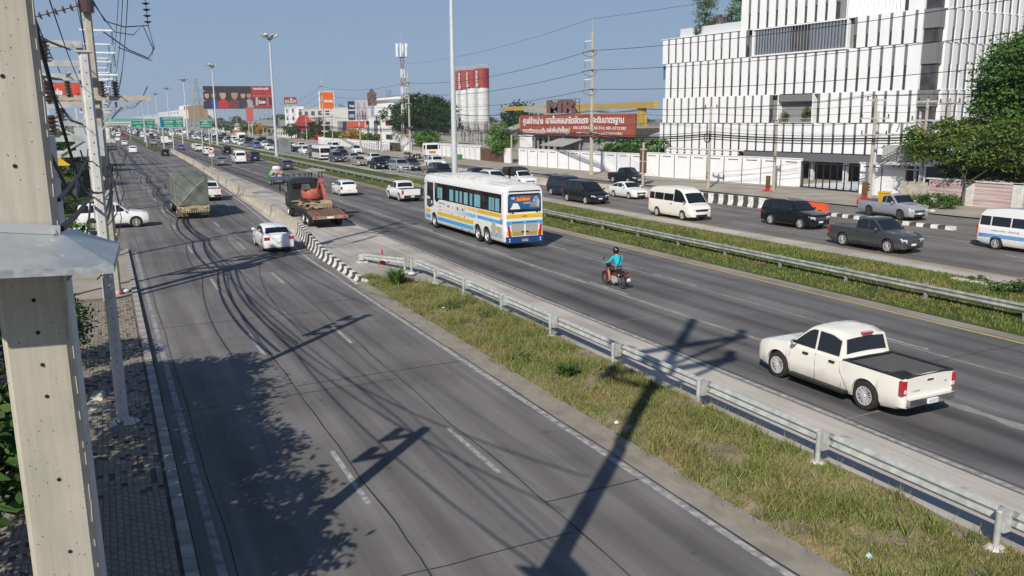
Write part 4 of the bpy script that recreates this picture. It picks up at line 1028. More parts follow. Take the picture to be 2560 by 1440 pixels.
    rear('door_top', [(-.80, 1.48), (-.1, 1.48), (-.1, 1.58), (-.82, 1.58)], M('mid_blue', (.02, .2, .45), .4), .018); rear('door_top', [(.1, 1.48), (.80, 1.48), (.82, 1.58), (.1, 1.58)], M('mid_blue2', (.02, .2, .45), .4), .018)
    for s in (-1, 1):
        m_ = MB(); m_.loft([[(s*x, -.035, z) for x, z in ((.86, .78), (1.02, .74), (1.10, 1.38), (1.0, 1.42))], [(s*x, .02, z) for x, z in ((.86, .78), (1.02, .74), (1.10, 1.38), (1.0, 1.42))]]); m_.put('taillight', MT['red'], root)
        m_ = MB(); m_.box((s*.15, -.03, 1.0), (.16, .03, .07)); m_.put('door_handle', MT['black'], root)
        for z in (.48, .60): m_ = MB().tube((s*.98, -.075, z), (s*.98, -.05, z), .045, n=10); m_.put('reflector', MT['lamp'], root)
    rear('high_brake_light', [(-.14, 1.86), (.14, 1.86), (.14, 1.91), (-.14, 1.91)], MT['red'], .02); rear('number_plate', [(-.22, .42), (.22, .42), (.22, .62), (-.22, .62)], MT['platey'], .07)
    T = frame_from((-.18, -.075, .46), (1, 0, 0)); MB().add(fit_text('10-5462', .36, .11), T).put('plate_lettering', MT['signt'], root)
    rear('rear_window', [(-1.05, 2.12), (1.05, 2.12), (1.04, 3.05), (.95, 3.16), (-.95, 3.16), (-1.04, 3.05)], G1, .012)
    rear('advert_panel', [(-1.0, 2.28), (1.0, 2.28), (.99, 3.06), (-.99, 3.06)], M('advert_dark_blue', (.012, .05, .13), .35, rgb2=(.03, .16, .38), vscale=1.2), .02)
    rear('advert_red_box', [(-.62, 2.72), (.36, 2.76), (.36, 3.0), (-.58, 2.96)], M('advert_red', (.62, .05, .02), .4), .026)
    T = frame_from((-.50, -.032, 2.76), (1, 0, 0)); MB().add(fit_text('ใหม่10บาท', .80, .20, 0, .02), T).put('lettering', M('advert_yellow', (.9, .62, .02), .4), root)
    T = frame_from((-.85, -.03, 2.84), (1, 0, 0)); MB().add(fit_text('VIP', .22, .14, 0, .02), T).put('lettering', MT['signt'], root)
    T = frame_from((-.1, -.03, 2.58), (1, 0, 0)); MB().add(fit_text('และเครื่องดื่ม', .5, .12, 0, .01), T).put('lettering', MT['signt'], root)
    rear('advert_white_shape', [(-.92, 2.30), (-.28, 2.30), (-.34, 2.44), (-.44, 2.62), (-.72, 2.64), (-.82, 2.44)], MT['signt'], .026)
    rear('advert_footer', [(-1.0, 2.20), (-.3, 2.20), (-.3, 2.28), (-1.0, 2.28)], MT['black'], .024)
    m_ = MB(); m_.loft([[(x, -.03, z) for x, z in ((.35, 2.40), (.9, 2.36), (.95, 2.7), (.78, 3.0), (.62, 2.98), (.5, 2.75))], [(x, -.01, z) for x, z in ((.35, 2.40), (.9, 2.36), (.95, 2.7), (.78, 3.0), (.62, 2.98), (.5, 2.75))]])
    m_.put('advert_figure', M('advert_figure_tones', (.16, .12, .09), .5, rgb2=(.42, .55, .62), vscale=5), root)
    for tx, x in (('18', -.92), ('41', .70)): MB().add(fit_text(tx, .25, .16, 0, .01), frame_from((x, -.02, 2.03), (1, 0, 0))).put('lettering', MT['black'], root)
    rear('spoiler_groove', [(-1.02, 3.26), (1.02, 3.26), (.95, 3.33), (-.95, 3.33)], MT['black'], .012)
    # roof equipment
    RF = M('dusty_white_roof', (.55, .53, .49), .6, rgb2=(.68, .66, .62), vscale=2)
    m_ = MB(); rings = []
    for y, k in ((3.2, .2), (3.7, .75), (4.4, 1), (8.2, 1), (8.9, .85), (9.5, .2)):
        rings.append([(x, y, z) for x, z in ((-.92, 3.58), (-.88, 3.62+.16*k), (-.6, 3.66+.22*k), (0, 3.69+.24*k), (.6, 3.66+.22*k), (.88, 3.62+.16*k), (.92, 3.58))])
    m_.loft(rings).put('air_conditioner', RF, root, 35)
    MB().b2(-.35, .35, 1.35, 2.0, 3.68, 3.74).put('roof_hatch', RF, root)
    MB().b2(-.80, .80, .35, 12.4, 3.60, 3.655).put('roof_panel', RF, root)
    m_ = MB().b2(-1.1, 1.1, L-.03, L+.012, 1.3, 3.0); m_.put('windscreen', G1, root)
    for s in (-1, 1):
        m_ = MB().path([(s*1.15, 12.9, 3.0), (s*1.5, 13.0, 2.9), (s*1.52, 13.0, 2.5)], .03, 5); m_.box((s*1.52, 13.0, 2.3), (.16, .12, .42)); m_.put('mirror', MT['black'], root)
    wheels(root, R, .30, hw-.17, ax)
build_coach()
# ================================================================ TARPAULIN TRUCK
def build_tarp():
    g = G(447, 547); hw = 1.15
    root = empty('tarpaulin_truck', (g.x+hw-.1, g.y-.9, 0), 0, 'lorry with a tall green canvas tarpaulin cover in the left lanes', 'lorry', GA)
    TP = M('green_grey_tarpaulin', (.10, .115, .095), .75, rgb2=(.165, .18, .15), vscale=1.5, bump=.5, bscale=2.2)
    rgl = random.Random(4); m_ = MB(); rings = []
    for k, y in enumerate(np.linspace(.0, 6.2, 14)):
        w = hw+.03*math.sin(k*2.1); zt = 3.25+.05*math.sin(k*1.7)
        P = [(-w, 1.08), (-w-.02, 1.8), (-w+.02, 2.6), (-w*.99, zt-.10), (-w*.9, zt), (-w*.4, zt+.05*math.sin(k*3)), (w*.4, zt-.04*math.cos(k*2)), (w*.9, zt), (w*.99, zt-.10), (w-.02, 2.6), (w+.02, 1.8), (w, 1.08)]
        rings.append([(x, y, z) for x, z in P])
    m_.loft(rings); m_.put('tarpaulin', TP, root, 50)
    # folded rear flap with diagonal creases
    m_ = MB(); n = 16
    for j in range(n+1):
        for i in range(n+1):
            u, v_ = i/n, j/n; x = -hw+2*hw*u; z = 1.08+2.1*v_
            d1 = abs((u-(.12+.85*v_)))*3; d2 = abs((v_-(1-.35*u)))*4; fold = .10*math.exp(-d1*d1*3)+.05*math.exp(-d2*d2*3)+.03*math.sin(9*u+5*v_)
            m_.v.append((x, -.06-fold-.04*math.sin(PI*u), z))
    for j in range(n):
        for i in range(n): a = j*(n+1)+i; m_.f.append((a, a+1, a+n+2, a+n+1)); m_.m.append(0)
    m_.put('tarpaulin_flap', TP, root, 70)
    m_ = MB(); m_.path([(-1.0, -.22, 1.15), (-.3, -.24, 1.9), (.4, -.24, 2.6), (1.05, -.14, 3.1)], .018, 5); m_.path([(-hw-.05, .1, 1.2), (-hw-.05, .12, 3.2)], .015, 4); m_.put('rope', MT['barrier'], root)
    WD = M('dusty_timber_bed', (.30, .23, .13), .85, rgb2=(.42, .34, .22), vscale=4)
    MB().b2(-hw, hw, -.05, 6.25, .98, 1.08).put('load_bed', WD, root)
    m_ = MB(); m_.b2(-hw, hw, -.10, .0, .66, 1.0)
    m_.put('rear_panel', WD, root)
    for i in range(14): MB().b2(-1.08+i*.16, -1.08+i*.16+.09, -.13, -.09, .52, .70).put('rear_slat', WD, root)
    for s in (-1, 1):
        MB().b2(s*.82-.2, s*.82+.2, -.14, -.10, .78, .92).put('taillight_board', MT['barrier'], root); MB().b2(s*.95-.07, s*.95+.07, -.16, -.13, .80, .90).put('taillight', MT['red'], root)
        MB().b2(s*.85-.28, s*.85+.28, .38, .42, .22, .62).put('mud_flap', WD, root)
    MB().b2(-.22, .22, -.15, -.12, .70, .86).put('number_plate', MT['platey'], root)
    MB().b2(-.45, .45, .2, 7.4, .55, .80).b2(-.9, .9, .6, 1.9, .5, .75).put('chassis', MT['dark'], root)
    m_ = MB(); rbody(m_, 1.08, 6.5, 8.3, .7, 2.75, 0, .2, .3); m_.put('cab', M('truck_cab_blue', (.05, .09, .16), .4, coat=.5), root, 40)
    for s in (-1, 1):
        MB().b2(s*1.09-.01, s*1.09+.01, 7.0, 7.9, 1.75, 2.45).put('side_window', MT['glass'], root)
        m_ = MB().bar((s*1.05, 8.1, 2.2), (s*1.38, 8.15, 2.2), .03, .03); m_.box((s*1.38, 8.1, 2.0), (.08, .16, .45)); m_.put('mirror', MT['black'], root)
    MB().b2(-.95, .95, 8.27, 8.31, 1.7, 2.4).put('windscreen', MT['glass'], root)
    wheels(root, .50, .34, hw-.2, [1.2, 7.2], spokes=0)
build_tarp()
# ================================================================ LOW BED TRUCK AND EXCAVATOR
def build_lowbed():
    g = G(773, 566); hw = 1.2
    x0, y0 = g.x+hw-.1, g.y-1.55
    root = empty('flatbed_truck', (x0, y0, 0), 0, 'dark six wheeled flatbed truck with rusty loading ramp, parked on the concrete shoulder', 'lorry')
    RU = M('rusty_steel_deck', (.10, .06, .045), .7, rgb2=(.20, .13, .09), vscale=3, bump=.2); DG = M('dark_green_grey_truck', (.028, .034, .036), .5, coat=.4, var=.2)
    m_ = MB(); m_.b2(-hw, hw, 1.7, 7.2, .98, 1.10); m_.put('deck', RU, root)
    m_ = MB(); m_.loft([[(-hw, -.25, .72), (hw, -.25, .72), (hw, -.25, .84), (-hw, -.25, .84)], [(-hw, 1.7, .98), (hw, 1.7, .98), (hw, 1.7, 1.10), (-hw, 1.7, 1.10)]]); m_.put('loading_ramp', RU, root)
    for i in range(9): a = .0+i*.19; MB().b2(-hw+.03, hw-.03, a, a+.03, .86+.133*a*1.0, .885+.133*a*1.0).put('ramp_cleat', RU, root)
    MB().b2(-hw-.02, hw+.02, -.30, -.24, .66, .86).put('rear_beam', M('worn_reflective_beam', (.24, .13, .05), .7, rgb2=(.4, .28, .2), vscale=6), root)
    MB().b2(-.25, .25, -.33, -.30, .70, .82).put('number_plate', MT['plate'], root)
    for s in (-1, 1):
        MB().loft([[(s*hw*1.0, -.2, .45), (s*hw*1.0, 1.7, .55), (s*hw*1.0, 1.7, .98), (s*hw*1.0, -.2, .74)], [(s*hw*.96, -.2, .45), (s*hw*.96, 1.7, .55), (s*hw*.96, 1.7, .98), (s*hw*.96, -.2, .74)]]).put('side_plate', DG, root)
        MB().b2(s*1.0-.12, s*1.0+.12, -.31, -.28, .70, .82).put('taillight', MT['red'], root)
        MB().b2(s*hw-.04, s*hw+.04, 1.7, 7.2, .86, 1.16).put('side_rail', DG, root)
        MB().b2(s*1.05-.1, s*1.05+.1, 4.6, 6.0, .45, .9).put('tool_box', DG, root)
    MB().b2(-.45, .45, .4, 9.0, .5, .9).put('chassis', MT['dark'], root)
    m_ = MB(); rbody(m_, 1.18, 7.6, 9.6, .75, 3.0, 0, .2, .35); m_.put('cab', DG, root, 40)
    for s in (-1, 1):
        MB().b2(s*1.185-.012, s*1.185+.012, 8.2, 9.2, 1.95, 2.65).put('side_window', MT['glass'], root)
        m_ = MB().bar((s*1.15, 9.5, 2.5), (s*1.5, 9.6, 2.5), .03, .03); m_.box((s*1.5, 9.55, 2.2), (.10, .2, .6)); m_.put('mirror', MT['black'], root)
    MB().b2(-.9, .9, 7.57, 7.60, 1.9, 2.6).put('rear_window', MT['glass'], root)
    MB().b2(-1.15, 1.15, 7.2, 7.3, 1.1, 2.2).put('headboard', DG, root)
    for i in range(5): m_ = MB(); m_.box((-.9+i*.45, 9.2, 3.16), (.12, .1, .12)); m_.tube((-.9+i*.45, 9.2, 3.0), (-.9+i*.45, 9.2, 3.12), .02, n=5); m_.put('roof_lamp', MT['black'], root)
    wheels(root, .50, .42, hw-.22, [1.55, 2.85, 8.3])
    # timbers and planks lying on the deck
    rgp = random.Random(8); TB = M('pale_dusty_planks', (.27, .20, .12), .9, rgb2=(.42, .34, .23), vscale=5)
    pile = empty('timber_pile', (x0, y0+3.9, 1.10), 0, 'pile of dusty planks around the excavator on the flatbed truck', 'timber')
    for k in range(34):
        x, y, z = rgp.uniform(-.95, .95), rgp.uniform(-1.9, 2.6), .06+.05*(k//6); q = Matrix.Rotation(rgp.uniform(-.9, .9), 3, 'Z') @ Matrix.Rotation(rgp.uniform(-.08, .08), 3, 'X')
        if x > -.45 and x < .6 and y > .6: x = -.9 if x < 0 else .95
        MB().box((x*.8, y, z), (rgp.uniform(.15, .28), rgp.uniform(.9, 1.7), .05), 0, q).put('plank', TB, pile)
    # excavator
    EX = M('faded_orange_excavator', (.46, .075, .04), .55, rgb2=(.36, .13, .09), vscale=3); EG = M('grey_counterweight', (.10, .10, .10), .6, var=.2)
    ex = empty('excavator', (x0+.1, y0+5.35, 1.10), 0, 'small orange red excavator with canopy carried on the flatbed truck', 'excavator')
    for s in (-1, 1):
        m_ = MB(); prof = [(-.95, .12), (-.8, 0), (.8, 0), (.95, .12), (.95, .34), (.8, .46), (-.8, .46), (-.95, .34)]
        m_.prism(prof, s*.62-.16, s*.62+.16, 0, 'x'); m_.put('crawler_track', MT['tyre'], ex)
    MB().b2(-.5, .5, -.6, .6, .25, .5).put('undercarriage', EG, ex)
    m_ = MB(); rings = []
    for z, r in ((.52, .88), (.62, .98), (1.05, .98), (1.25, .88)):
        rings.append([(math.cos(a)*r*(.85 if math.sin(a) < 0 else .8), math.sin(a)*r*.85, z) for a in np.linspace(0, 2*PI, 18)[:-1]])
    m_.loft(rings); m_.put('upper_body', EX, ex, 40)
    MB().box((-.55, -.35, 1.42), (.55, .75, .35), 0, None, .85).put('engine_hood', EG, ex)
    MB().b2(-.72, .66, .52, .8, .55, 1.15).put('counterweight', EG, ex)
    m_ = MB()
    for sx, sy in ((-.1, .55), (.66, .55), (.66, -.45)): m_.bar((sx, sy, 1.1), (sx*1.0, sy*.95, 2.55), .06, .06)
    m_.bar((-.1, -.45, 1.2), (-.1, -.45, 2.55), .05, .05); m_.put('canopy_frame', MT['black'], ex)
    m_ = MB(); m_.loft([[(x, y, z) for x, z in ((-.35, 2.52), (-.3, 2.62), (.28, 2.72), (.86, 2.62), (.9, 2.52))] for y in (-.75, -.68, .68, .75)]); m_.put('canopy_roof', M('beige_canopy', (.34, .33, .30), .6), ex, 40)
    MB().b2(.05, .5, .0, .45, 1.2, 1.5).b2(.05, .5, .4, .5, 1.45, 1.9).put('seat', MT['black'], ex)
    m_ = MB(); bp_ = [(.28, -.7, 1.0), (.28, -1.2, 1.75), (.28, -1.55, 1.95), (.3, -2.0, 1.7)]
    for a, b_ in zip(bp_, bp_[1:]): m_.bar(a, b_, .24, .26)
    m_.put('boom', EX, ex)
    MB().bar((.3, -1.75, 1.95), (.3, -2.75, .55), .20, .22).put('dipper_arm', EX, ex)
    MB().tube((.3, -1.45, 2.12), (.3, -2.3, 1.55), .05, n=8).put('hydraulic_ram', MT['chrome'], ex); MB().tube((.28, -.75, 1.15), (.28, -1.35, 1.55), .06, n=8).put('hydraulic_ram', MT['black'], ex)
    m_ = MB(); prof = [(-2.5, .55), (-2.95, .62), (-3.25, .40), (-3.20, .12), (-2.9, .02), (-2.55, .12)]
    m_.prism(prof, -.05, .66, 0, 'x'); 
    for k in range(4): m_.bar((.02+k*.19, -3.15, .1), (.02+k*.19, -3.35, -.02+.03), .07, .05)
    m_.put('bucket', M('worn_bucket', (.26, .20, .13), .7, rgb2=(.38, .31, .2), vscale=5), ex)
    m_ = MB().b2(-.85, .85, .95, 1.05, .05, .40); m_.put('dozer_blade', EX, ex)
build_lowbed()
# ================================================================ THREE WHEELER
def build_tuk():
    g = G(678, 462.5); root = empty('three_wheeled_cart', (g.x+.75, g.y, 0), 0, 'green motor three wheeler piled high with goods on the main road', 'three wheeler')
    GR = MT['green']; m_ = MB(); m_.b2(-.85, .85, -.4, 1.8, .55, .65)
    for x in (-.85, .85):
        for y in (-.4, .35, 1.1, 1.8): m_.bar((x, y, .6), (x*1.1, y, 1.15), .05, .05)
        m_.bar((x*1.1, -.4, 1.15), (x*1.1, 1.8, 1.15), .06, .06); m_.bar((x*1.05, -.4, .9), (x*1.05, 1.8, .9), .06, .12)
    m_.put('cargo_bed', GR, root)
    MB().b2(-.8, .8, -.43, -.38, .6, .95).put('tailboard', MT['blue'], root)
    m_ = MB()
    for x in (-.6, .6): m_.bar((x, 1.9, .6), (x, 2.1, 1.75), .05, .05); m_.bar((x, 2.1, 1.75), (x*.8, 3.0, 1.7), .05, .05); m_.bar((x*.8, 3.0, 1.7), (x*.4, 3.2, .7), .05, .05)
    m_.put('cab_frame', GR, root)
    m_ = MB(); m_.b2(-.65, .65, 1.95, 3.1, 1.72, 1.80); m_.put('cab_roof', GR, root)
    MB().b2(-.45, .45, 2.0, 2.6, .5, .85).bar((0, 2.6, .5), (0, 3.1, .9), .3, .5).put('engine_seat', MT['black'], root)
    wheels(root, .32, .16, .75, [0.2]); ty, ri = wheel_mesh(.30, .12, None, 0); o = ob('wheel', ty, root, (0, 3.1, .30)); ob('rim', ri, o)
    GG = 'goods piled on the green three wheeler'
    for i, (x, y, z, d, c, lab, nm) in enumerate([
        (-.35, .5, .65, (.8, 1.0, .6), (.30, .26, .20), 'beige sack at the bottom left of the cart load', 'sack'), (.4, .5, .65, (.75, 1.0, .55), (.36, .29, .24), 'pinkish sack at the bottom right of the cart load', 'sack'),
        (-.4, 1.3, .65, (.7, .6, .7), (.22, .18, .12), 'brown carton at the front of the cart load', 'carton'), (.5, 1.3, .65, (.6, .5, .65), (.10, .16, .22), 'blue grey crate at the front right of the cart load', 'crate'),
        (0, .6, 1.25, (1.3, 1.0, .45), (.40, .28, .24), 'pink beige bale in the middle of the cart load', 'bale'), (.1, .7, 1.70, (1.0, .9, .42), (.74, .73, .75), 'big white bag on top of the cart load', 'bag'),
        (.55, .05, 1.2, (.5, .4, .35), (.38, .27, .13), 'tan carton at the rear right of the cart load', 'carton'), (-.6, .05, 1.2, (.4, .4, .3), (.4, .4, .36), 'grey bundle at the rear left of the cart load', 'bundle')]):
        m_ = MB(); rgq = random.Random(i); w, l, h = d
        m_.lathe([(.01, 0), (.42, .0), (.5, .12), (.5, .7), (.40, .95), (.01, 1.0)], 12); m_.v = [(a*w*(1+.08*rgq.uniform(-1, 1)), b_*l*(1+.08*rgq.uniform(-1, 1)), c_*h) for a, b_, c_ in m_.v]
        tag(m_.put(nm, M(nm+'_tone', c, .85, var=.15, vscale=4), None, 45, loc=(g.x+.75+x, g.y+y, z)), lab, nm, GG)
build_tuk()
# ================================================================ MINIBUS, LORRIES
def build_minibus():
    g = G(802, 401); hw = 1.0
    root = empty('minibus', (g.x+hw-.1, g.y+1.0, 0), PI, 'white high windowed minibus in the nearest oncoming lane', 'minibus', GF)
    m_ = MB(); rbody(m_, hw, -5.8, .0+1.0-.0, .40, 2.65, 0, .25, .3); m_.put('body', MT['white'], root, 40)
    MB().b2(-.90, .90, .985, 1.02, 1.35, 2.2).put('windscreen', MT['glass'], root); MB().b2(-.9, .9, .99, 1.02, .62, .95).put('grille', MT['black'], root)
    for s in (-1, 1):
        for k in range(5): MB().b2(s*hw-.012, s*hw+.012, -5.4+k*1.2, -4.35+k*1.2, 1.35, 2.1).put('side_window', MT['glass'], root)
        MB().box((s*.75, 1.01, 1.05), (.32, .04, .18)).put('headlight', MT['lamp'], root)
        m_ = MB().box((s*(hw+.15), .8, 1.7), (.1, .08, .3)); m_.bar((s*hw*.95, .8, 1.8), (s*(hw+.15), .8, 1.8), .03, .03); m_.put('mirror', MT['black'], root)
    wheels(root, .38, .22, hw-.11, [-4.2, 0.0])
build_minibus()
def build_boxtruck(px, py, away_, label, group, col='white', lod=0, scale=1):
    g = G(px, py); hw = 1.0*scale
    root = empty('box_lorry', (g.x+hw-.1, g.y+(0 if away_ else 4.0), 0), 0 if away_ else PI, label, 'lorry', group)
    MB().b2(-hw, hw, -1.0, 3.0, .8, .8+1.9*scale).put('cargo_box', MT[col], root)
    MB().b2(-hw*.9, hw*.9, -1.0, 5.0, .45, .8).put('chassis', MT['dark'], root)
    m_ = MB(); rbody(m_, hw*.93, 3.15, 5.0, .55, .75+1.6*scale, 0, .15, .25); m_.put('cab', MT[col], root, 40)
    MB().b2(-hw*.8, hw*.8, 4.97, 5.02, 1.45, .6+1.5*scale).put('windscreen', MT['glass'], root); MB().b2(-hw*.6, hw*.6, 4.98, 5.03, .7, 1.2).put('grille', MT['grey'], root)
    for s in (-1, 1): MB().b2(s*hw*.93-.012, s*hw*.93+.012, 3.9, 4.7, 1.45, 2.0).put('side_window', MT['glass'], root); MB().b2(s*hw*.8-.1, s*hw*.8+.1, -1.03, -1.0, .6, .75).put('taillight', MT['red'], root)
    wheels(root, .38*scale, .25, hw-.13, [0, 4.0])
build_boxtruck(405, 363, True, 'small white box truck on the main road beside a white sedan', GM)
build_boxtruck(596, 357, False, 'white box lorry facing us in the far queue left of the yellow tree', GF, scale=1.35)
def build_tractor():
    g = G(1068, 401); root = empty('tractor_lorry', (g.x+1.1, g.y+1.2, 0), PI, 'white heavy tractor lorry with empty trailer frame beside the white boundary wall', 'lorry', GS)
    # forwards is local +y; the rig stands on the service road
    m_ = MB(); rbody(m_, 1.2, -1.0, 1.0, .9, 3.05, 0, .2, .3); m_.put('cab', MT['white'], root, 40)
    MB().b2(-1.05, 1.05, .985, 1.03, 1.95, 2.75).put('windscreen', MT['glass'], root); MB().b2(-.6, .6, .99, 1.04, 1.25, 1.65).put('grille', M('orange_grille_band', (.5, .2, .04), .5), root)
    MB().b2(-1.15, 1.15, .9, 1.15, .45, .95).put('front_bumper', MT['grey'], root)
    for s in (-1, 1):
        MB().box((s*.9, 1.16, .72), (.3, .04, .16)).put('headlight', MT['lamp'], root); MB().b2(s*1.2-.012, s*1.2+.012, -.2, .7, 2.0, 2.7).put('side_window', MT['glass'], root)
        m_ = MB().box((s*1.5, .8, 2.3), (.1, .15, .6)); m_.bar((s*1.15, .8, 2.5), (s*1.5, .8, 2.5), .03, .03); m_.put('mirror', MT['black'], root)
    m_ = MB().b2(-.45, .45, -12.5, .8, .75, 1.0); m_.b2(-1.2, 1.2, -12.5, -12.2, 1.0, 1.3); [m_.b2(-1.2, 1.2, -11.6+k*1.9, -11.4+k*1.9, 1.05, 1.2) for k in range(5)]
    m_.put('trailer_frame', M('pale_trailer_steel', (.45, .43, .38), .6), root)
    MB().b2(-1.1, 1.1, -12.55, -8.6, 1.2, 1.35).put('trailer_deck', M('pale_trailer_deck', (.5, .48, .43), .7), root)
    wheels(root, .50, .35, .98, [-11.6, -10.4, -9.2, -4.8, -3.6, 0.0])
build_tractor()
# ================================================================ MOTORCYCLE AND RIDER
def skin(name, mat, joints, edges, root_i, parent, sub=2):
    me = bpy.data.meshes.new(name); me.from_pydata([j[:3] for j in joints], edges, []); me.materials.append(mat)
    o = bpy.data.objects.new(name, me); link(o, parent)
    sm = o.modifiers.new('skin', 'SKIN'); sv = me.skin_vertices[0] if me.skin_vertices else None
    if sv is None:
        bpy.context.view_layer.objects.active = o; sv = me.skin_vertices[0]
    for i, j in enumerate(joints):
        r = j[3]; sv.data[i].radius = (r, j[4] if len(j) > 4 else r); sv.data[i].use_root = (i == root_i); sv.data[i].use_loose = False
    sm.use_smooth_shade = True
    s2 = o.modifiers.new('sub', 'SUBSURF'); s2.levels = sub; s2.render_levels = sub
    return o
def build_bike():
    g = G(1556, 722); root = empty('motorcycle', (g.x, g.y, 0), math.radians(3), 'dark red motorcycle with black seat ridden in the middle of the main road', 'motorcycle')
    RD = M('dark_red_fairing', (.13, .008, .010), .3, coat=1); WB = 1.24; R = .29
    for y in (0, WB):
        t_ = MB().lathe([(R-.045, -.035), (R-.01, -.04), (R, -.015), (R, .015), (R-.01, .04), (R-.045, .035)], 24, axis='x'); o = t_.put('wheel', MT['tyre'], root, 40, loc=(0, y, R))
        r_ = MB(); r_.lathe([(R-.05, -.02), (R-.035, -.02), (R-.035, .02), (R-.05, .02)], 24, axis='x')
        for k in range(6): q = Matrix.Rotation(k*PI/3, 3, 'X'); r_.bar((0, 0, 0), q @ Vector((0, 0, R-.04)), .02, .03)
        r_.put('rim', MT['steelrim'], o)
    MB().loft([[(-.12, .0, .66), (.12, .0, .66), (.10, .0, .78), (-.10, .0, .78)], [(-.13, .35, .66), (.13, .35, .66), (.11, .35, .76), (-.11, .35, .76)], [(-.09, .75, .66), (.09, .75, .66), (.07, .75, .74), (-.07, .75, .74)]]).put('seat', MT['black'], root, 40)
    MB().loft([[(-.05, -.38, .76), (.05, -.38, .76), (.04, -.38, .80), (-.04, -.38, .80)], [(-.12, 0, .58), (.12, 0, .58), (.11, 0, .68), (-.11, 0, .68)], [(-.12, .6, .40), (.12, .6, .40), (.10, .6, .66), (-.10, .6, .66)]]).put('tail_fairing', RD, root, 40)
    m_ = MB(); m_.loft([[(-.16, .80, .28), (.16, .80, .28), (.05, .72, .60), (-.05, .72, .60)], [(-.19, 1.02, .40), (.19, 1.02, .40), (.17, .96, .85), (-.17, .96, .85)], [(-.10, 1.16, .50), (.10, 1.16, .50), (.10, 1.10, .95), (-.10, 1.10, .95)]]); m_.put('leg_shield', RD, root, 40)
    MB().loft([[(-.05, WB-.18, .60), (.05, WB-.18, .60), (.05, WB-.18, .64), (-.05, WB-.18, .64)], [(-.06, WB+.1, .60), (.06, WB+.1, .60), (.05, WB+.1, .64), (-.05, WB+.1, .64)], [(-.04, WB+.3, .44), (.04, WB+.3, .44), (.04, WB+.3, .47), (-.04, WB+.3, .47)]]).put('front_mudguard', RD, root)
    MB().loft([[(-.08, .98, .92), (.08, .98, .92), (.07, .98, 1.04), (-.07, .98, 1.04)], [(-.10, 1.14, .88), (.10, 1.14, .88), (.08, 1.12, 1.04), (-.08, 1.12, 1.04)]]).put('handlebar_cowl', RD, root)
    MB().path([(-.34, .90, 1.00), (-.2, .98, .99), (0, 1.02, .96), (.2, .98, .99), (.34, .90, 1.00)], .014, 6).put('handlebar', MT['black'], root)
    for s in (-1, 1):
        m_ = MB().tube((s*.20, .98, 1.0), (s*.30, 1.0, 1.20), .008, n=5); m_.lathe([(.005, -.01), (.05, -.008), (.05, .01), (.005, .012)], 10, c=(0, 0, 0)); m_.v[-40:] = [(s*.31+a, 1.0+c_, 1.24+b_) for a, b_, c_ in m_.v[-40:]]; m_.put('mirror', MT['chrome'], root)
        MB().tube((s*.06, 1.0, .80), (s*.06, WB, R), .018, n=6).put('fork', MT['metal'], root)
        MB().tube((s*.10, .02, R), (s*.11, .18, .62), .022, n=6).put('shock_absorber', MT['chrome'], root)
    MB().box((0, .48, .38), (.26, .36, .26)).box((0, .55, .25), (.2, .2, .14)).put('engine', MT['metal'], root)
    MB().tube((.13, .4, .24), (.15, -.15, .32), .04, n=8).put('exhaust', MT['chrome'], root)
    MB().path([(0, -.05, .55), (0, -.3, .50), (0, -.42, .36)], .03, 5).put('rear_mudguard', MT['black'], root)
    MB().box((0, -.36, .62), (.16, .08, .08)).put('taillight', MT['red'], root); MB().box((0, -.44, .46), (.18, .01, .13)).put('number_plate', MT['plate'], root)
    # rider
    SK = M('skin', (.42, .22, .14), .6); TQ = M('turquoise_jacket', (.015, .42, .52), .8, var=.12, vscale=9, bump=.35, bscale=9); SH = M('dark_shorts', (.035, .03, .035), .9)
    per = empty('person', (g.x, g.y, 0), math.radians(3), 'person in turquoise jacket, dark shorts and black helmet riding the red motorcycle', 'person'); per.scale = (1.06, 1.02, 1.02)
    J = [(0, .30, .86, .13), (0, .34, 1.05, .12), (0, .42, 1.28, .13), (0, .46, 1.40, .06), (0, .50, 1.52, .07), (0, .52, 1.60, .07),
         (-.17, .44, 1.33, .055), (-.25, .58, 1.12, .045), (-.30, .84, 1.03, .03), (-.33, .90, 1.02, .03),
         (.17, .44, 1.33, .055), (.25, .58, 1.12, .045), (.30, .84, 1.03, .03), (.33, .90, 1.02, .03),
         (-.11, .36, .84, .09), (-.19, .76, .80, .07), (-.18, .70, .45, .05), (-.18, .66, .30, .035), (-.19, .80, .25, .03),
         (.11, .36, .84, .09), (.19, .76, .80, .07), (.18, .70, .45, .05), (.18, .66, .30, .035), (.19, .80, .25, .03)]
    E = [(0, 1), (1, 2), (2, 3), (3, 4), (4, 5), (2, 6), (6, 7), (7, 8), (8, 9), (2, 10), (10, 11), (11, 12), (12, 13), (0, 14), (14, 15), (15, 16), (16, 17), (17, 18), (0, 19), (19, 20), (20, 21), (21, 22), (22, 23)]
    skin('body', SK, J, E, 0, per)
    J2 = [(0, .29, .90, .165, .15), (0, .33, 1.06, .16, .14), (0, .40, 1.26, .17, .13), (0, .45, 1.38, .10, .09), (-.19, .43, 1.33, .085), (-.28, .58, 1.12, .065), (-.31, .80, 1.04, .045), (.19, .43, 1.33, .085), (.28, .58, 1.12, .065), (.31, .80, 1.04, .045)]
    skin('jacket', TQ, J2, [(0, 1), (1, 2), (2, 3), (2, 4), (4, 5), (5, 6), (2, 7), (7, 8), (8, 9)], 0, per)
    J3 = [(0, .30, .84, .15, .14), (-.12, .40, .83, .115), (-.19, .74, .80, .085), (.12, .40, .83, .115), (.19, .74, .80, .085)]
    skin('shorts', SH, J3, [(0, 1), (1, 2), (0, 3), (3, 4)], 0, per)
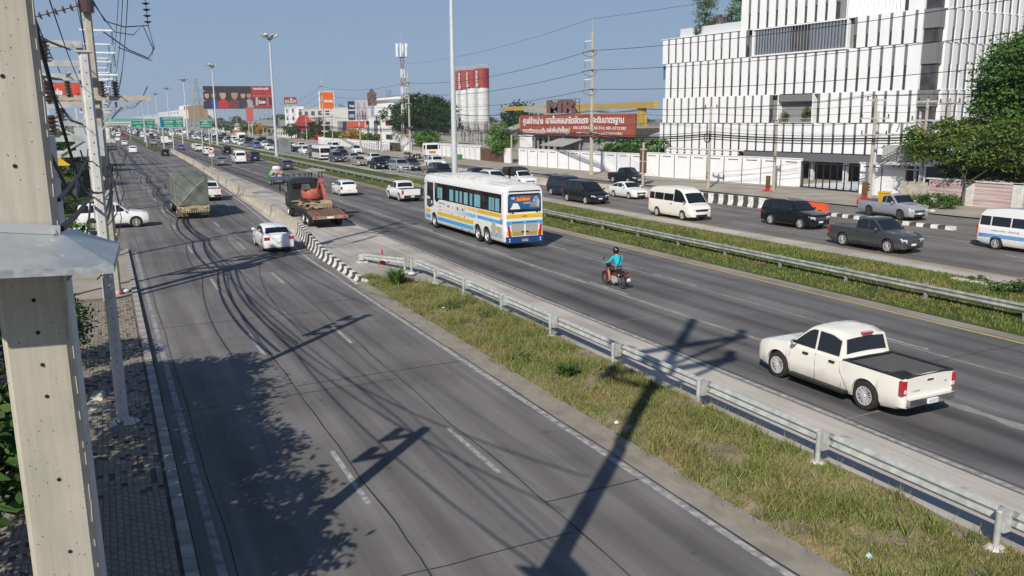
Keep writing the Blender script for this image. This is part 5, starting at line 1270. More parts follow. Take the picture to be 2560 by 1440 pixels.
    m_ = MB(); m_.lathe([(.001, -.13), (.10, -.14), (.135, -.06), (.145, .03), (.12, .11), (.06, .155), (.001, .165)], 18, c=(0, .51, 1.60)); m_.put('helmet', M('glossy_black_helmet', (.015, .015, .017), .12, coat=1), per, 60)
    MB().path([(.12, .33, 1.42), (.04, .24, 1.30), (-.06, .17, 1.12), (-.17, .20, .95), (-.20, .36, .92)], .016, 5).put('bag_strap', MT['black'], per)
    for s in (-1, 1):
        MB().box((s*.185, .76, .22), (.09, .24, .06)).put('shoe', MT['black'], per)
build_bike()
# ================================================================ BARRIERS
def polyc(P, y): return tuple(interp([(p[0], p[k]) for p in P], y) for k in range(1, len(P[0])))
def jersey(mb, y0, y1, fx, slant=0, m=0):
    rings = []
    for y in (y0, y1):
        x, h = fx(y); w = .30 if h > .5 else .22+.08*h/.5
        R = []
        for dx, z in ((-w, 0), (-w, .08*h/.85), (-w*.62, .34*h), (-w*.42, .62*h), (-.10, h), (.10, h), (w*.42, .62*h), (w*.62, .34*h), (w, .08*h/.85), (w, 0)):
            R.append((x+dx, y+slant*(z/max(h, .1)), z-.01))
        rings.append(R)
    return mb.loft(rings, m)
LB = [(36.4, 10.25, .16), (39, 10.22, .26), (44.6, 10.25, .50), (50, 10.6, .74), (54.5, 11.0, .85), (58, 11.15, .85), (70.5, 11.6, .85), (84, 11.95, .85), (99, 12.3, .85), (122, 13.0, .85), (160, 13.9, .85), (222, 15.0, .85)]
cb = empty('concrete_barrier', (10.25, 36.4, 0), 0, 'long concrete divider with black and white end, between frontage and main roads', 'barrier')
def cpart(name, mb, mat, root): return ob(name, mb.mesh(name, mat), root, (-root.location.x, -root.location.y, -root.location.z))
y = 36.4; k = 0
while y < 54.2:
    cpart('barrier_stripe', jersey(MB(), y, y+.5, lambda t: polyc(LB, t), .22), MT['stripb'] if k % 2 else MT['stripw'], cb); y += .5; k += 1
ends = [54.4]+[54.4+3*i for i in range(1, 57)]
for a, b_ in zip(ends, ends[1:]):
    cpart('barrier_segment', jersey(MB(), a+.015, b_-.015, lambda t: polyc(LB, t)), MT['barrier'], cb)
for yj in (66.4, 84.4, 99.4, 117.4):
    for q in range(3): 
        yy = yj-.35+q*.35; x, h = polyc(LB, yy)
        cpart('painted_stripe', jersey(MB(), yy, yy+.12, lambda t: (polyc(LB, t)[0]-.006, polyc(LB, t)[1]+.012), .22), MT['stripb'], cb)
        cpart('painted_stripe', jersey(MB(), yy+.14, yy+.24, lambda t: (polyc(LB, t)[0]-.006, polyc(LB, t)[1]+.012), .22), MT['stripw'], cb)
sb = empty('service_barrier', (48, 41, 0), 0, 'weathered concrete barrier between the far carriageway and the service road', 'barrier')
def sfx(h): return lambda t: (zbar(t), h)
y = 52; k = 0
while y < 180:
    bw = (y < 58.8) or (72 < y < 78) or (112 < y < 119)
    st = .55 if bw else 3.0
    cpart('barrier_stripe' if bw else 'barrier_segment', jersey(MB(), y+(.0 if bw else .015), y+st-(.0 if bw else .015), sfx(.82), .18 if bw else 0), (MT['stripb'] if k % 2 else MT['stripw']) if bw else MT['barrier'], sb); y += st; k += 1
for i in range(22):
    y = 36+i*.5; 
    cpart('low_kerb_stripe', MB().loft([[(zbar(t)+dx, t, z) for dx, z in ((-.2, 0), (-.16, .24), (.16, .24), (.2, 0))] for t in (y, y+.5)]), MT['stripb'] if i % 2 else MT['stripw'], sb)
ob_ = G(2042, 538)
for i, (yy) in enumerate((46.9, 48.6, 50.3)):
    r = empty('plastic_road_barrier', (zbar(yy), yy, 0), 0, ['orange plastic barrier, nearest of the row behind the black sport utility car', 'middle one of the orange plastic barriers', 'orange plastic barrier touching the black and white blocks'][i], 'barrier', 'orange plastic barriers on the service road divider')
    m_ = MB(); m_.loft([[(dx, t, z) for dx, z in ((-.3, 0), (-.28, .18), (-.14, .5), (-.12, .86), (.12, .86), (.14, .5), (.28, .18), (.3, 0))] for t in (-.8, -.75, .75, .8)]); m_.put('shell', MT['orange'], r, 30)
    MB().box((-.2, -.35, .32), (.12, .3, .1)).box((-.2, .35, .32), (.12, .3, .1)).put('fork_slot', MT['black'], r)
# broken kerb blocks lying in the wide median
for i, (px, py, l, c) in enumerate([(2400, 703, .7, 'stripw'), (2450, 712, .75, 'stripw'), (2478, 716, .6, 'stripb'), (2505, 721, .75, 'stripw')]):
    g = G(px, py, .25); tag(MB().box((0, 0, .08), (.28, l, .22)).put('kerb_block', MT[c], loc=(g.x, g.y, .18), rz=.05*i), ['chipped white kerb block apart from the others in the median weeds', 'left white kerb block of the three together in the median', 'dark kerb block between two white ones in the median', 'right white kerb block of the three together in the median'][i], 'kerb block', 'old kerb blocks lying in the wide median')
# ================================================================ GUARDRAILS
def wbeam(a, b_, zc, h=.31, d=.07, side=1, sag=0):
    a = Vector(a); b_ = Vector(b_); u = (b_-a).normalized(); n = Vector((u.y, -u.x, 0))*side
    prof = [(-.5, 0), (-.40, .55), (-.26, 1), (-.12, .5), (0, 0.1), (.12, .5), (.26, 1), (.40, .55), (.5, 0)]
    rings = []
    for p in (a, b_):
        f_ = [tuple(p+Vector((0, 0, zc+t*h))+n*(k*d)) for t, k in prof]; bk = [tuple(p+Vector((0, 0, zc+t*h))+n*(k*d-.012)) for t, k in reversed(prof)]
        rings.append(f_+bk)
    return MB().loft(rings)
nr_ = empty('guardrail', (13, 5, 0), 0, 'near galvanised guardrail with round posts along the grass median', 'guardrail')
PY_ = [(12.75, 37.6), (12.85, 34.7), (12.95, 31.6), (13.0, 28.0), (13.0, 24.1), (13.0, 20.2), (13.0, 16.2), (13.0, 12.2), (13.0, 8.2), (13.0, 4.2)]
def gp(p, z=0): return Vector((p[0]-13, p[1]-5, z))
for i, p in enumerate(PY_+[(12.55, 38.0)]):
    q = gp(p); o = MB().tube(q+Vector((0, 0, -.1)), q+Vector((0, 0, .80)), .055, n=12).put('post', MT['metal'], nr_, 40)
    MB().lathe([(.001, .03), (.04, .025), (.058, .0)], 12, c=tuple(q+Vector((0, 0, .80)))).put('post_cap', MT['metal'], nr_, 60)
    MB().b2(q.x+.05, q.x+.24, q.y-.08, q.y+.08, .42, .80).put('spacer_block', MT['metal'], nr_)
    MB().lathe([(.20, 0), (.18, .06), (.12, .10), (.001, .11)], 9, c=tuple(q+Vector((0, 0, .08)))).put('concrete_footing', MT['concl'], nr_)
for a, b_ in zip(PY_, PY_[1:]):
    wbeam(gp(a)+Vector((.27, .18, 0)), gp(b_)+Vector((.27, -.18, 0)), .62).put('rail', MT['metal'], nr_)
e = G(905, 656); p = gp(PY_[0])+Vector((.27, .18, 0)); q = Vector((e.x-13, e.y-5, 0))
m_ = MB(); N = 8
for k in range(N):
    t0, t1 = k/N, (k+1)/N; A = p.lerp(q, t0); B_ = p.lerp(q, t1)
    w = wbeam(A, B_, .62-.25*t0, side=-1 if False else 1); m_.add(w)
m_.put('end_rail', MT['metal'], nr_)
m_ = MB().lathe([(.001, -.16), (.20, -.15), (.22, 0), (.20, .15), (.001, .16)], 14, axis='z'); m_.v = [(a+q.x, b_+q.y-.05, c_+.30) for a, b_, c_ in m_.v]; m_.put('end_terminal', MT['metal'], nr_, 40)
MB().box((q.x, q.y, .02), (.5, .4, .12)).put('end_footing', MT['concl'], nr_)
fr_ = empty('guardrail', (28.6, 0, 0), 0, 'long weathered guardrail along the near edge of the wide median', 'guardrail')
mr = wbeam((0, 0, 0), (0, 3.98, 0), .56, side=-1).mesh('rail', MT['metald']); mr2 = wbeam((0, 0, 0), (0, 7.98, 0), .56, side=-1).mesh('rail', MT['metald'])
mp = MB().b2(.02, .14, -.05, .05, -.6, .16).b2(.0, .12, -.06, .06, .12, .28).mesh('post', MT['metald'])
for k in range(56):
    ob('rail', mr, fr_, (0, -6+k*4, .22-.12)); ob('post', mp, fr_, (0, -6+k*4, .58))
for k in range(60): ob('rail', mr2, fr_, (0, 218+k*8, .1))
MT['postr'] = MT['yel']
f2 = empty('guardrail', (35.2, 84, 0), 0, 'short galvanised guardrail at the far edge of the median beside the queue', 'guardrail')
a0 = G(930, 442); 
for k in range(9):
    y = a0.y-3-k*4-84
    ob('rail', mr, f2, (0, y, .12)); MB().b2(.02, .12, y-.05, y+.05, 0, .78).put('post', MT['metald'], f2)
wbeam((0, a0.y-84+1, 0), (-1.2, a0.y-84+5, 0), .45, side=-1).put('end_rail', MT['metald'], f2)
f3 = empty('guardrail', (35.4, 180, 0), 0, 'distant short guardrail at the far edge of the median beside the grey sign panel', 'guardrail')
for k in range(7):
    ob('rail', mr, f3, (0, -16+k*4, .12)); MB().b2(.02, .12, -16+k*4-.05, -16+k*4+.05, 0, .78).put('post', MT['metald'], f3)
# dark drain slot across the median
# ================================================================ LAMP POSTS
def lamp(x, y, h, label, lod=0):
    r = empty('lamp_post', (x, y, 0), 0, label, 'lamp post', 'tall lamp posts in the wide median')
    n = 14 if lod == 0 else 8
    MB().tube((0, 0, 0), (0, 0, h), .30 if lod == 0 else .33, .13 if lod == 0 else .17, n).put('pole', MT['post'], r, 60)
    MB().tube((0, 0, -.05), (0, 0, .95), .50, .46, n).put('concrete_base', MT['conc'], r, 60)
    MB().lathe([(.2, -.5), (.55, -.4), (.6, .1), (.2, .2)], n, c=(0, 0, h)).put('ring_frame', MT['back'], r)
    for k in range(8):
        a = 2*PI*k/8+.2; d = Vector((math.cos(a), math.sin(a), 0)); q = Matrix.Rotation(a, 3, 'Z') @ Matrix.Rotation(-.45, 3, 'Y')
        MB().bar(Vector((0, 0, h-.1))+d*.3, Vector((0, 0, h+.05))+d*1.1, .08).put('bracket', MT['back'], r)
        MB().box(Vector((0, 0, h+.22))+d*1.35, (.85, .5, .30), 0, q).put('floodlight', MT['back'] if lod else MT['metal'], r)
lamp(29.3, 73, 24, 'nearest tall lamp post rising out of the picture behind the coach')
lb = ['tall lamp post right of the big billboard, with sign panel at its foot', 'second tall lamp post in front of the big billboard', 'third tall lamp post from the big billboard leftwards', 'fourth tall lamp post, beside the large green road sign', 'fifth tall lamp post above the double green sign']
for k in range(16):
    y = 162.4+k*89.3; lab = lb[k] if k < 5 else 'one of the small far lamp posts receding to the horizon'
    lamp(29.3, y, 22.2, lab, 0 if k < 2 else 1)
def panel(name, px, py, w, h, zb, label, col='back', X=None, posts=True, cat='sign', txt=None):
    g = G(px, py) if X is None else X
    r = empty(name, (g.x, g.y, 0), 0, label, cat)
    MB().b2(-w/2, w/2, -.03, .03, zb, zb+h).put('panel', MT[col], r)
    if posts:
        for s in (-.3, .3): MB().b2(s*w-.04, s*w+.04, .03, .11, 0, zb+h).put('post', MT['back'], r)
    return r
r = panel('road_sign_panel', 0, 0, 1.25, 2.1, .5, 'grey sign board with faded dark print at the foot of the nearest tall lamp post', X=Vector((30.0, 72.2, 0)))
MB().box((.05, -.04, 2.2), (.9, .02, .25)).box((.05, -.04, 1.1), (.9, .02, .7)).put('faded_print', M('faded_dark_print', (.10, .11, .12), .6, rgb2=(.3, .31, .32), vscale=6), r)
r = panel('road_sign_panel', 0, 0, 2.2, 2.6, 1.4, 'grey sign board with faded emblem at the foot of the second lamp post', X=Vector((30.5, 160.5, 0)))
MB().tube((0, -.045, 3.2), (0, -.02, 3.2), .8, n=16).put('faded_print', M('faded_blue_print', (.16, .18, .20), .6), r)
# no-truck sign
g = Vector((14.9, 137, 0)); r = empty('traffic_sign', g, 0, 'round white sign with red rim and dark truck symbol on the concrete shoulder', 'traffic sign')
MB().tube((0, 0, 0), (0, 0, 2.9), .04, n=8).put('post', MT['metal'], r)
MB().tube((0, -.02, 3.0), (0, .02, 3.0), .50, n=24).put('red_rim', MT['red'], r); MB().tube((0, -.035, 3.0), (0, -.0, 3.0), .40, n=24).put('disc', MT['signt'], r)
MB().b2(-.25, .22, -.05, -.03, 2.92, 3.10).b2(-.28, .02, -.05, -.03, 3.08, 3.18).b2(-.2, -.1, -.05, -.03, 2.85, 2.92).b2(.08, .18, -.05, -.03, 2.85, 2.92).put('truck_symbol', MT['black'], r)
MB().bar((-.27, -.055, 3.27), (.27, -.055, 2.73), .02, .06).put('red_bar', MT['red'], r)
MB().b2(-.4, .4, -.03, .0, 1.95, 2.35).put('time_plate', MT['signt'], r); MB().add(fit_text('06.00-09.00', .6, .12), frame_from((-.3, -.036, 2.15), (1, 0, 0))).put('lettering', MT['black'], r)
# traffic cone
g = G(956, 660); r = empty('traffic_cone', (g.x, g.y, 0), 0, 'red and white traffic cone behind the end of the near guardrail', 'cone')
MB().lathe([(.001, 0), (.24, 0), (.24, .04), (.16, .05)], 18).put('base', MT['red'], r); MB().lathe([(.16, .05), (.11, .28)], 18).put('lower_cone', M('cone_red', (.6, .04, .04), .5), r, 60)
MB().lathe([(.111, .28), (.08, .45)], 18).put('white_band', MT['signt'], r, 60); MB().lathe([(.08, .45), (.03, .78), (.001, .79)], 18).put('upper_cone', M('cone_red2', (.6, .04, .04), .5), r, 60)
# litter
for i, (px, py, c, l) in enumerate([(2172, 1398, (.35, .6, .6), 'pale blue litter scrap in the near grass'), (1108, 772, (.8, .8, .8), 'white litter scrap among the near median weeds'), (451, 1378, (.8, .8, .8), 'white paper scrap beside the painted kerb'), (1540, 1062, (.7, .6, .55), 'small pale scrap on the bare soil of the near median')]):
    g = G(px, py, .12); m_ = MB().face([(-.05, -.04, 0), (.06, -.05, .01), (.05, .05, .05), (-.04, .04, .02)]).face([(.06, -.05, .01), (.09, 0, .0), (.05, .05, .05)])
    tag(m_.put('litter', M('litter_%s' % 'abcd'[i], c, .7), loc=(g.x, g.y, .16 if i != 2 else .02)), l, 'litter')
# drain lid on the shoulder
g = G(2360, 1222); tag(MB().box((0, 0, .012), (.5, .9, .02)).put('drain_cover', M('worn_drain_cover', (.14, .13, .12), .8), loc=(g.x, g.y, .0), rz=.1), 'grey drain cover on the shoulder behind the near guardrail', 'drain cover')
# ================================================================ GREEN ROAD SIGNS
def gsign(px0, px1, py0, py1, Y, label, lines, posts, blue=0, dy=0):
    a = PY(px0, py1, Y); b_ = PY(px1, py0, Y); w = b_.x-a.x; h = b_.z-a.z
    r = empty('overhead_road_sign', (a.x, Y, 0), 0, label, 'road sign')
    MB().b2(0, w, -.05, .05, a.z, b_.z).put('panel', MT['gsign'], r)
    bw = .012*w; fr = MB(); fr.b2(.01*w, .99*w, -.07, -.05, a.z+.02*h, a.z+.02*h+bw); fr.b2(.01*w, .99*w, -.07, -.05, b_.z-.02*h-bw, b_.z-.02*h); fr.b2(.01*w, .01*w+bw, -.07, -.05, a.z+.02*h, b_.z-.02*h); fr.b2(.99*w-bw, .99*w, -.07, -.05, a.z+.02*h, b_.z-.02*h); fr.put('border', MT['signt'], r)
    if blue: MB().b2(.012*w, blue*w, -.062, -.05, a.z+.03*h, b_.z-.03*h).put('blue_field', MT['bsign'], r)
    for tx, u, v_, tw, th in lines:
        MB().add(fit_text(tx, tw*w, th*h, 0, .015), frame_from((u*w, -.075, a.z+v_*h), (1, 0, 0))).put('lettering', MT['signt'], r)
    for u in posts: MB().tube((u*w, .12, 0), (u*w, .12, b_.z-.1), .14, n=8).put('post', MT['post'], r)
    for v_ in (.25, .75): MB().b2(0, w, .06, .14, a.z+v_*h-.06, a.z+v_*h+.06).put('cross_beam', MT['back'], r)
    return r
gsign(400, 458, 291, 320, 246, 'largest green road sign with blue field, on posts in the wide median', [('ถนนกาญจนาภิเษก', .14, .80, .8, .12), ('Kanchanaphisek Rd. (Motorway)', .14, .69, .7, .06), ('บางปะอิน', .2, .48, .36, .15), ('Bang Pa-in', .2, .36, .3, .07), ('บางประหัน', .2, .13, .36, .13), ('อยุธยา', .68, .48, .26, .15), ('Ayutthaya', .68, .36, .26, .07), ('1 กม.', .68, .13, .22, .13)], (.1, .5, .9), .13)
gsign(499, 527, 296, 322, 262, 'small square green road sign between the second and third lamp posts', [('มาตรฐาน', .1, .75, .8, .13), ('Standard Rd', .2, .45, .6, .12), ('อยุธยา', .3, .58, .4, .13), ('สุพรรณบุรี', .1, .2, .8, .15)], (.15, .75, .95))
gsign(329, 358, 297, 319, 330, 'left half of the double green road sign over the main road', [('ถนนพหลโยธิน', .15, .78, .8, .13), ('บางปะอิน', .15, .45, .4, .15), ('อยุธยา', .62, .45, .3, .15), ('ซ้าย', .4, .1, .35, .15)], (.95,), .0)
gsign(359.5, 387, 297, 318, 330, 'right half of the double green road sign over the main road', [('ถนนสายเอเชีย', .15, .78, .75, .13), ('สระบุรี', .3, .45, .5, .17), ('1 กม.', .3, .1, .4, .15)], (.05,), .0)
# street lamp on the grass divider
g = G(368, 368); r = empty('street_lamp', (g.x, g.y, 0), 0, 'thin street lamp with short arm before the double green road sign', 'street lamp')
MB().tube((0, 0, 0), (-.2, 0, 9.5), .12, .08, 8).put('pole', MT['post'], r); MB().tube((-.2, 0, 7.9), (2.2, 0, 8.7), .05, n=6).put('arm', MT['post'], r); MB().box((2.3, 0, 8.7), (.7, .3, .15)).put('lamp_head', MT['back'], r)
for i, (px, py, h) in enumerate(((327, 350, 6), (462, 345, 3), (430, 347, 2.5))):
    g = G(px, py); r = empty('sign_post', (g.x, g.y, 0), 0, ['thin pole with a box at the start of the grass divider', 'low white notice board in the wide median', 'second low white board in the wide median'][i], 'sign post')
    MB().tube((0, 0, 0), (0, 0, h), .08, n=6).put('post', MT['post'], r); MB().b2(-.9 if i else -.3, .9 if i else .3, -.05, .05, h-.9, h).put('board', MT['signt'], r)
# ================================================================ WHITE OFFICE BUILDING
ANG = math.radians(6.5); UD = Vector((-math.sin(ANG), math.cos(ANG), 0)); ND = Vector((-math.cos(ANG), -math.sin(ANG), 0))   # along the street (away) and outwards
P0 = Vector((74, 58, 0))
wb_ = empty('office_building', P0, 0, 'large white office building with staggered rows of narrow dark window slits', 'building')
FW = M('white_facade_panel', (.82, .82, .82), .6, var=.03, vscale=.6, stretch=(1, 1, .3)); FG = M('grey_facade_louvre', (.15, .15, .155), .7, rgb2=(.20, .20, .205), stretch=(30, 30, 2)); FD = M('dark_facade_glass', (.04, .037, .04), .3, rgb2=(.085, .08, .08), vscale=.8)
FR = M('facade_reveal_grey', (.25, .25, .25), .7); FS = M('pale_concrete_terrace', (.58, .60, .62), .7); SLG = M('dark_slate_band', (.12, .125, .13), .6, var=.1, vscale=2, stretch=(1, .2, 6))
def fq(u, out, z): return Vector(UD*u + ND*out + Vector((0, 0, z)))
rotU = Matrix((( -ND.x, UD.x, 0), (-ND.y, UD.y, 0), (0, 0, 1)))    # local x = inwards, y = along
def fbox(mb, u0, u1, o0, o1, z0, z1, m=0):
    c = fq((u0+u1)/2, (o0+o1)/2, (z0+z1)/2); return mb.box(c, (abs(o1-o0), abs(u1-u0), z1-z0), m, rotU)
# side facade helper: runs inwards (-ND) from the corner
def sbox(mb, v0, v1, o0, o1, z0, z1, m=0):
    c = Vector(-ND*((v0+v1)/2) - UD*((o0+o1)/2) + Vector((0, 0, (z0+z1)/2))); return mb.box(c, (abs(v1-v0), abs(o1-o0), z1-z0), m, rotU)
floors = [(3.2, 6.5, 39.3, 38.5, .34, .62, .00), (6.5, 9.78, 38.7, 37.83, .36, .50, .25), (9.78, 14.3, 38.4, 37.35, .38, .55, .0), (14.3, 17.5, 39.0, 37.83, .36, .42, .22), (17.5, 21.1, 25.3, 24.0, .40, .50, .05), (21.1, 25.2, 25.0, 23.1, .40, .45, .25), (25.2, 28.8, 24.6, 23.7, .40, .5, .0)]
MB().box(fq(19, -9.5, 1.6)+Vector((0, 0, 0)), (15, 38, 3.2), 0, rotU)
core = MB(); fbox(core, .8, 38.4, -14, -.50, 3.1, 17.4); fbox(core, .8, 24.4, -22, -.50, 17.4, 28.7)
sbox(core, .8, 40, -.5-.0, -10, 3.1, 28.7); core.put('core', FR, wb_)
pan = {}
def pmesh(key, w, h, t, mat):
    k = (round(w, 2), round(h, 2), t, mat.name)
    if k not in pan: pan[k] = MB().box((0, 0, h/2), (t, w, h)).mesh(key, mat)
    return pan[k]
pitch = 1.365; floors = [(a, b_, c_, d_, e_-.03, f_, g_*.4) for a, b_, c_, d_, e_, f_, g_ in floors]
for fi, (z0, z1, ue, us, sw_, lf, out) in enumerate(floors):
    h = z1-z0-.06
    excl = []
    if fi == 1: excl = [(14.1, 18.9)]
    if fi == 3: excl = [(10.2, 23.2)]
    if fi == 4: excl = [(4.0, 10.6)]
    slits = []; u = us
    while u > 2.2: slits.append(u); u -= pitch
    edges = [ue]+[x for s in slits for x in (s+sw_/2, s-sw_/2)]+[1.65]
    for k in range(0, len(edges)-1, 2):
        a, b_ = edges[k], edges[k+1]; mid = (a+b_)/2
        cut = [e for e in excl if e[0] < a and e[1] > b_]
        if cut: continue
        for (e0, e1) in excl:
            if b_ < e1 < a: b_ = e1
            if b_ < e0 < a: a = e0
        if a-b_ < .05: continue
        ob('facade_panel', pmesh('facade_panel', a-b_, h, .55, FW), wb_, fq((a+b_)/2, out-.22, z0+.03), ANG)
    for s in slits:
        if any(e0-.2 < s < e1+.2 for e0, e1 in excl): continue
        ob('louvre', pmesh('louvre', sw_+.02, h*(1-lf), .2, FG), wb_, fq(s, out-.05, z0+.03+h*lf), ANG)
        ob('window', pmesh('window', sw_+.02, h*lf, .2, FD), wb_, fq(s, out-.11, z0+.03), ANG)
    m_ = MB()
    e = [(1.65, ue)]
    for (e0, e1) in excl: e = [(1.65, e0), (e1, ue)]
    for a, b_ in e: fbox(m_, a, b_, out-.48, out+.03, z1-.05, z1+.015)
    m_.put('floor_ledge', FW, wb_)
    # corner column
    m_ = MB(); fbox(m_, .35, 1.62, -.6, out+.0-.05, z0+.02+h*lf, z1-.04); sbox(m_, -.0, 1.0, -.6, .0-.05, z0+.02+h*lf, z1-.04); m_.put('corner_louvre', FG, wb_)
    m_ = MB(); fbox(m_, .5, 1.62, -.6, out-.2, z0+.02, z0+.02+h*lf); sbox(m_, .2, .9, -.6, -.2, z0+.02, z0+.02+h*lf); m_.put('corner_window', FD, wb_)
    # side facade
    v_ = 1.1; k = 0
    while v_ < 30:
        w = pitch-.18; m_key = pmesh('side_panel', w, h, .42, FW)
        o = ob('facade_panel', m_key, wb_, Vector(-ND*(v_+w/2) - UD*(out-.2) + Vector((0, 0, z0+.03))), ANG+PI/2+.16)
        p = Vector(-ND*(v_+w+.12)+Vector((0, 0, z0+.03)))
        ob('louvre', pmesh('louvre', .24, h*(1-lf), .2, FG), wb_, p-UD*(out-.07)+Vector((0, 0, h*lf)), ANG+PI/2)
        ob('window', pmesh('window', .24, h*lf, .2, FD), wb_, p-UD*(out-.11), ANG+PI/2)
        v_ += pitch*1.05
    m_ = MB(); sbox(m_, .9, 31, out-.48, out+.03, z1-.05, z1+.015); m_.put('floor_ledge', FW, wb_)
m_ = MB(); fbox(m_, 24.0, 39.3, -.45, .05, 3.10, 3.20); m_.put('floor_ledge', FW, wb_)
u = 38.2
while u > 25:
    ob('facade_panel', pmesh('facade_panel', 1.0, 2.2, .4, FW), wb_, fq(u-.68+.35, -.25, .9), ANG); ob('window', pmesh('window', .36, 1.5, .2, FD), wb_, fq(u-1.36+.32, -.12, 1.2), ANG); u -= pitch
m_ = MB(); fbox(m_, -.4, 23.8, -.9, .25, 2.25, 3.12); m_.put('entrance_fascia', SLG, wb_)
m_ = MB(); sbox(m_, .0, 30, -.9, .25, 2.25, 3.12); m_.put('entrance_fascia', SLG, wb_)
m_ = MB(); fbox(m_, .0, 23.8, -7, -6.5, 0, 3.1); sbox(m_, 1, 30, -7, -6.5, 0, 3.1); m_.put('undercroft_wall', M('undercroft_grey', (.16, .165, .18), .7), wb_)
for u in (1.0, 5.5, 10, 14.5, 19): m_ = MB(); fbox(m_, u-.22, u+.22, -1.2, -.75, 0, 2.9); m_.put('column', FS, wb_)
m_ = MB(); fbox(m_, 0, 24, -7, .2, 2.95, 3.08); m_.put('undercroft_ceiling', FR, wb_)
# balcony
m_ = MB(); fbox(m_, 14.1, 18.9, -.2, .18, 8.95, 9.72); m_.put('balcony_fascia', FG, wb_)
m_ = MB(); fbox(m_, 14.15, 18.85, -.62, -.52, 6.6, 8.95); m_.put('balcony_glass', FD, wb_)
m_ = MB(); fbox(m_, 14.1, 18.9, -.5, .2, 6.5, 6.62)
for k in range(19): fbox(m_, 14.2+k*.26, 14.23+k*.26, .12, .15, 6.6, 7.0)
fbox(m_, 14.1, 18.9, .11, .16, 7.0, 7.05); m_.put('balcony_railing', MT['metal'], wb_)
for (a, b_) in ((14.0, 14.12), (18.88, 19.0)): m_ = MB(); fbox(m_, a, b_, -.5, .2, 6.55, 9.75); m_.put('balcony_jamb', FW, wb_)
# metal fins of the long window
AF = M('brushed_aluminium_fin', (.50, .52, .56), .35, .7); m_ = MB(); fbox(m_, 10.25, 23.15, -.35, -.28, 14.4, 17.35); m_.put('screen_glass', FD, wb_)
fm = MB().box((0, 0, 1.42), (.42, .05, 2.84)).mesh('metal_fin', AF)
for k in range(31):
    a = 1.22 if not 11 < k < 18 else .45
    ob('metal_fin', fm, wb_, fq(10.4+k*.42, .03, 14.5), ANG+a)
m_ = MB(); fbox(m_, 10.1, 23.3, -.3, .22, 17.34, 17.48); fbox(m_, 10.1, 23.3, -.3, .22, 14.3, 14.46); fbox(m_, 10.1, 10.25, -.3, .22, 14.4, 17.4); fbox(m_, 23.15, 23.3, -.3, .22, 14.4, 17.4); m_.put('screen_frame', FW, wb_)
fm2 = MB().box((0, 0, 1.7), (.30, .08, 3.5)).mesh('white_fin', FW)
for k in range(16): ob('white_fin', fm2, wb_, fq(4.2+k*.42, .05, 17.6), ANG+.7)
m_ = MB(); fbox(m_, 4.0, 10.6, -.35, -.25, 17.5, 21.1); m_.put('screen_wall', FW, wb_)
# terrace
m_ = MB(); fbox(m_, 25.4, 36.6, -.8, -.6, 17.4, 18.7); fbox(m_, 36.4, 36.6, -13, -.6, 17.4, 18.7); fbox(m_, 25.4, 36.6, -13, -.6, 17.4, 17.5); m_.put('terrace_parapet', FS, wb_)
m_ = MB(); fbox(m_, 25.2, 39.2, -.5, .25, 17.48, 17.56); m_.put('floor_ledge', FW, wb_)
m_ = MB(); fbox(m_, 38.9, 39.6, -2.5, -.6, 12.3, 14.1); m_.put('side_bay_glass', M('blue_bay_glass', (.10, .16, .28), .15), wb_)
# ================================================================ BOUNDARY WALL
MT['joint'] = M('dark_wall_joint', (.13, .13, .14), .8)
wall = [(62.35, 51.6), (64.3, 52.2), (64.4, 57.4)]
wl = empty('boundary_wall', (62, 80, 0), 0, 'long white boundary wall of tall panels along the far pavement', 'wall')
def wseg(a, b_, h0, h1, root, n, name='wall_panel', mat=MT['wallw'], t=.16, jog=.0):
    a = Vector((*a, 0)); b_ = Vector((*b_, 0)); d = b_-a; L = d.length/n; u = d.normalized(); q = Matrix((( u.y, u.x, 0), (-u.x, u.y, 0), (0, 0, 1)))
    for k in range(n):
        c = a+u*(L*(k+.5))-root.location; h = h0+(h1-h0)*(k+.5)/n
        mb = MB().box((c.x+(jog if k % 2 else 0), c.y, h/2), (t, L-.06, h), 0, q); mb.put(name, mat, root)
        MB().box((c.x-.03, c.y, h-.32), (t+.05, L*.55, .07), 0, q).put('wall_moulding', MT['joint'], root) if root is wl else None
        MB().box((c.x, c.y, h+.03), (t+.14, L-.02, .08), 0, q).put('wall_coping', mat, root)
        e_ = a+u*L*k-root.location; MB().box((e_.x-.02, e_.y, h*.48), (t+.03, .10, h*.92), 0, q).put('wall_joint', MT['joint'], root)
    m_ = MB().bar(Vector((a.x-root.location.x+.09, a.y-root.location.y, h0*.45)), Vector((b_.x-root.location.x+.09, b_.y-root.location.y, h1*.45)), .05, h0*.9); m_.put('joint_shadow_gap', FR, root)
wseg((64.75, 65.4), (61.3, 88.5), 2.95, 2.95, wl, 9)
wseg((61.3, 88.6), (59.0, 119.8), 2.75, 2.65, wl, 11)
wseg((64.1, 57.3), (64.0, 57.2-.1), 2.9, 2.9, wl, 1)
wseg((63.9, 52.0), (64.1, 57.4), 2.95, 2.95, wl, 2)
wseg((60.2, 137.5), (61.0, 168), 2.6, 2.5, wl, 12)
wseg((60.8, 176), (60.9, 182), 2.9, 2.9, wl, 2)
for (x, y, h) in ((60.2, 126.5, 2.5), (60.3, 120.6, 2.4)): c = Vector((x, y, 0))-wl.location; MB().box((c.x, c.y, h/2), (.5, 1.6, h)).put('gate_pillar', MT['wallw'], wl)
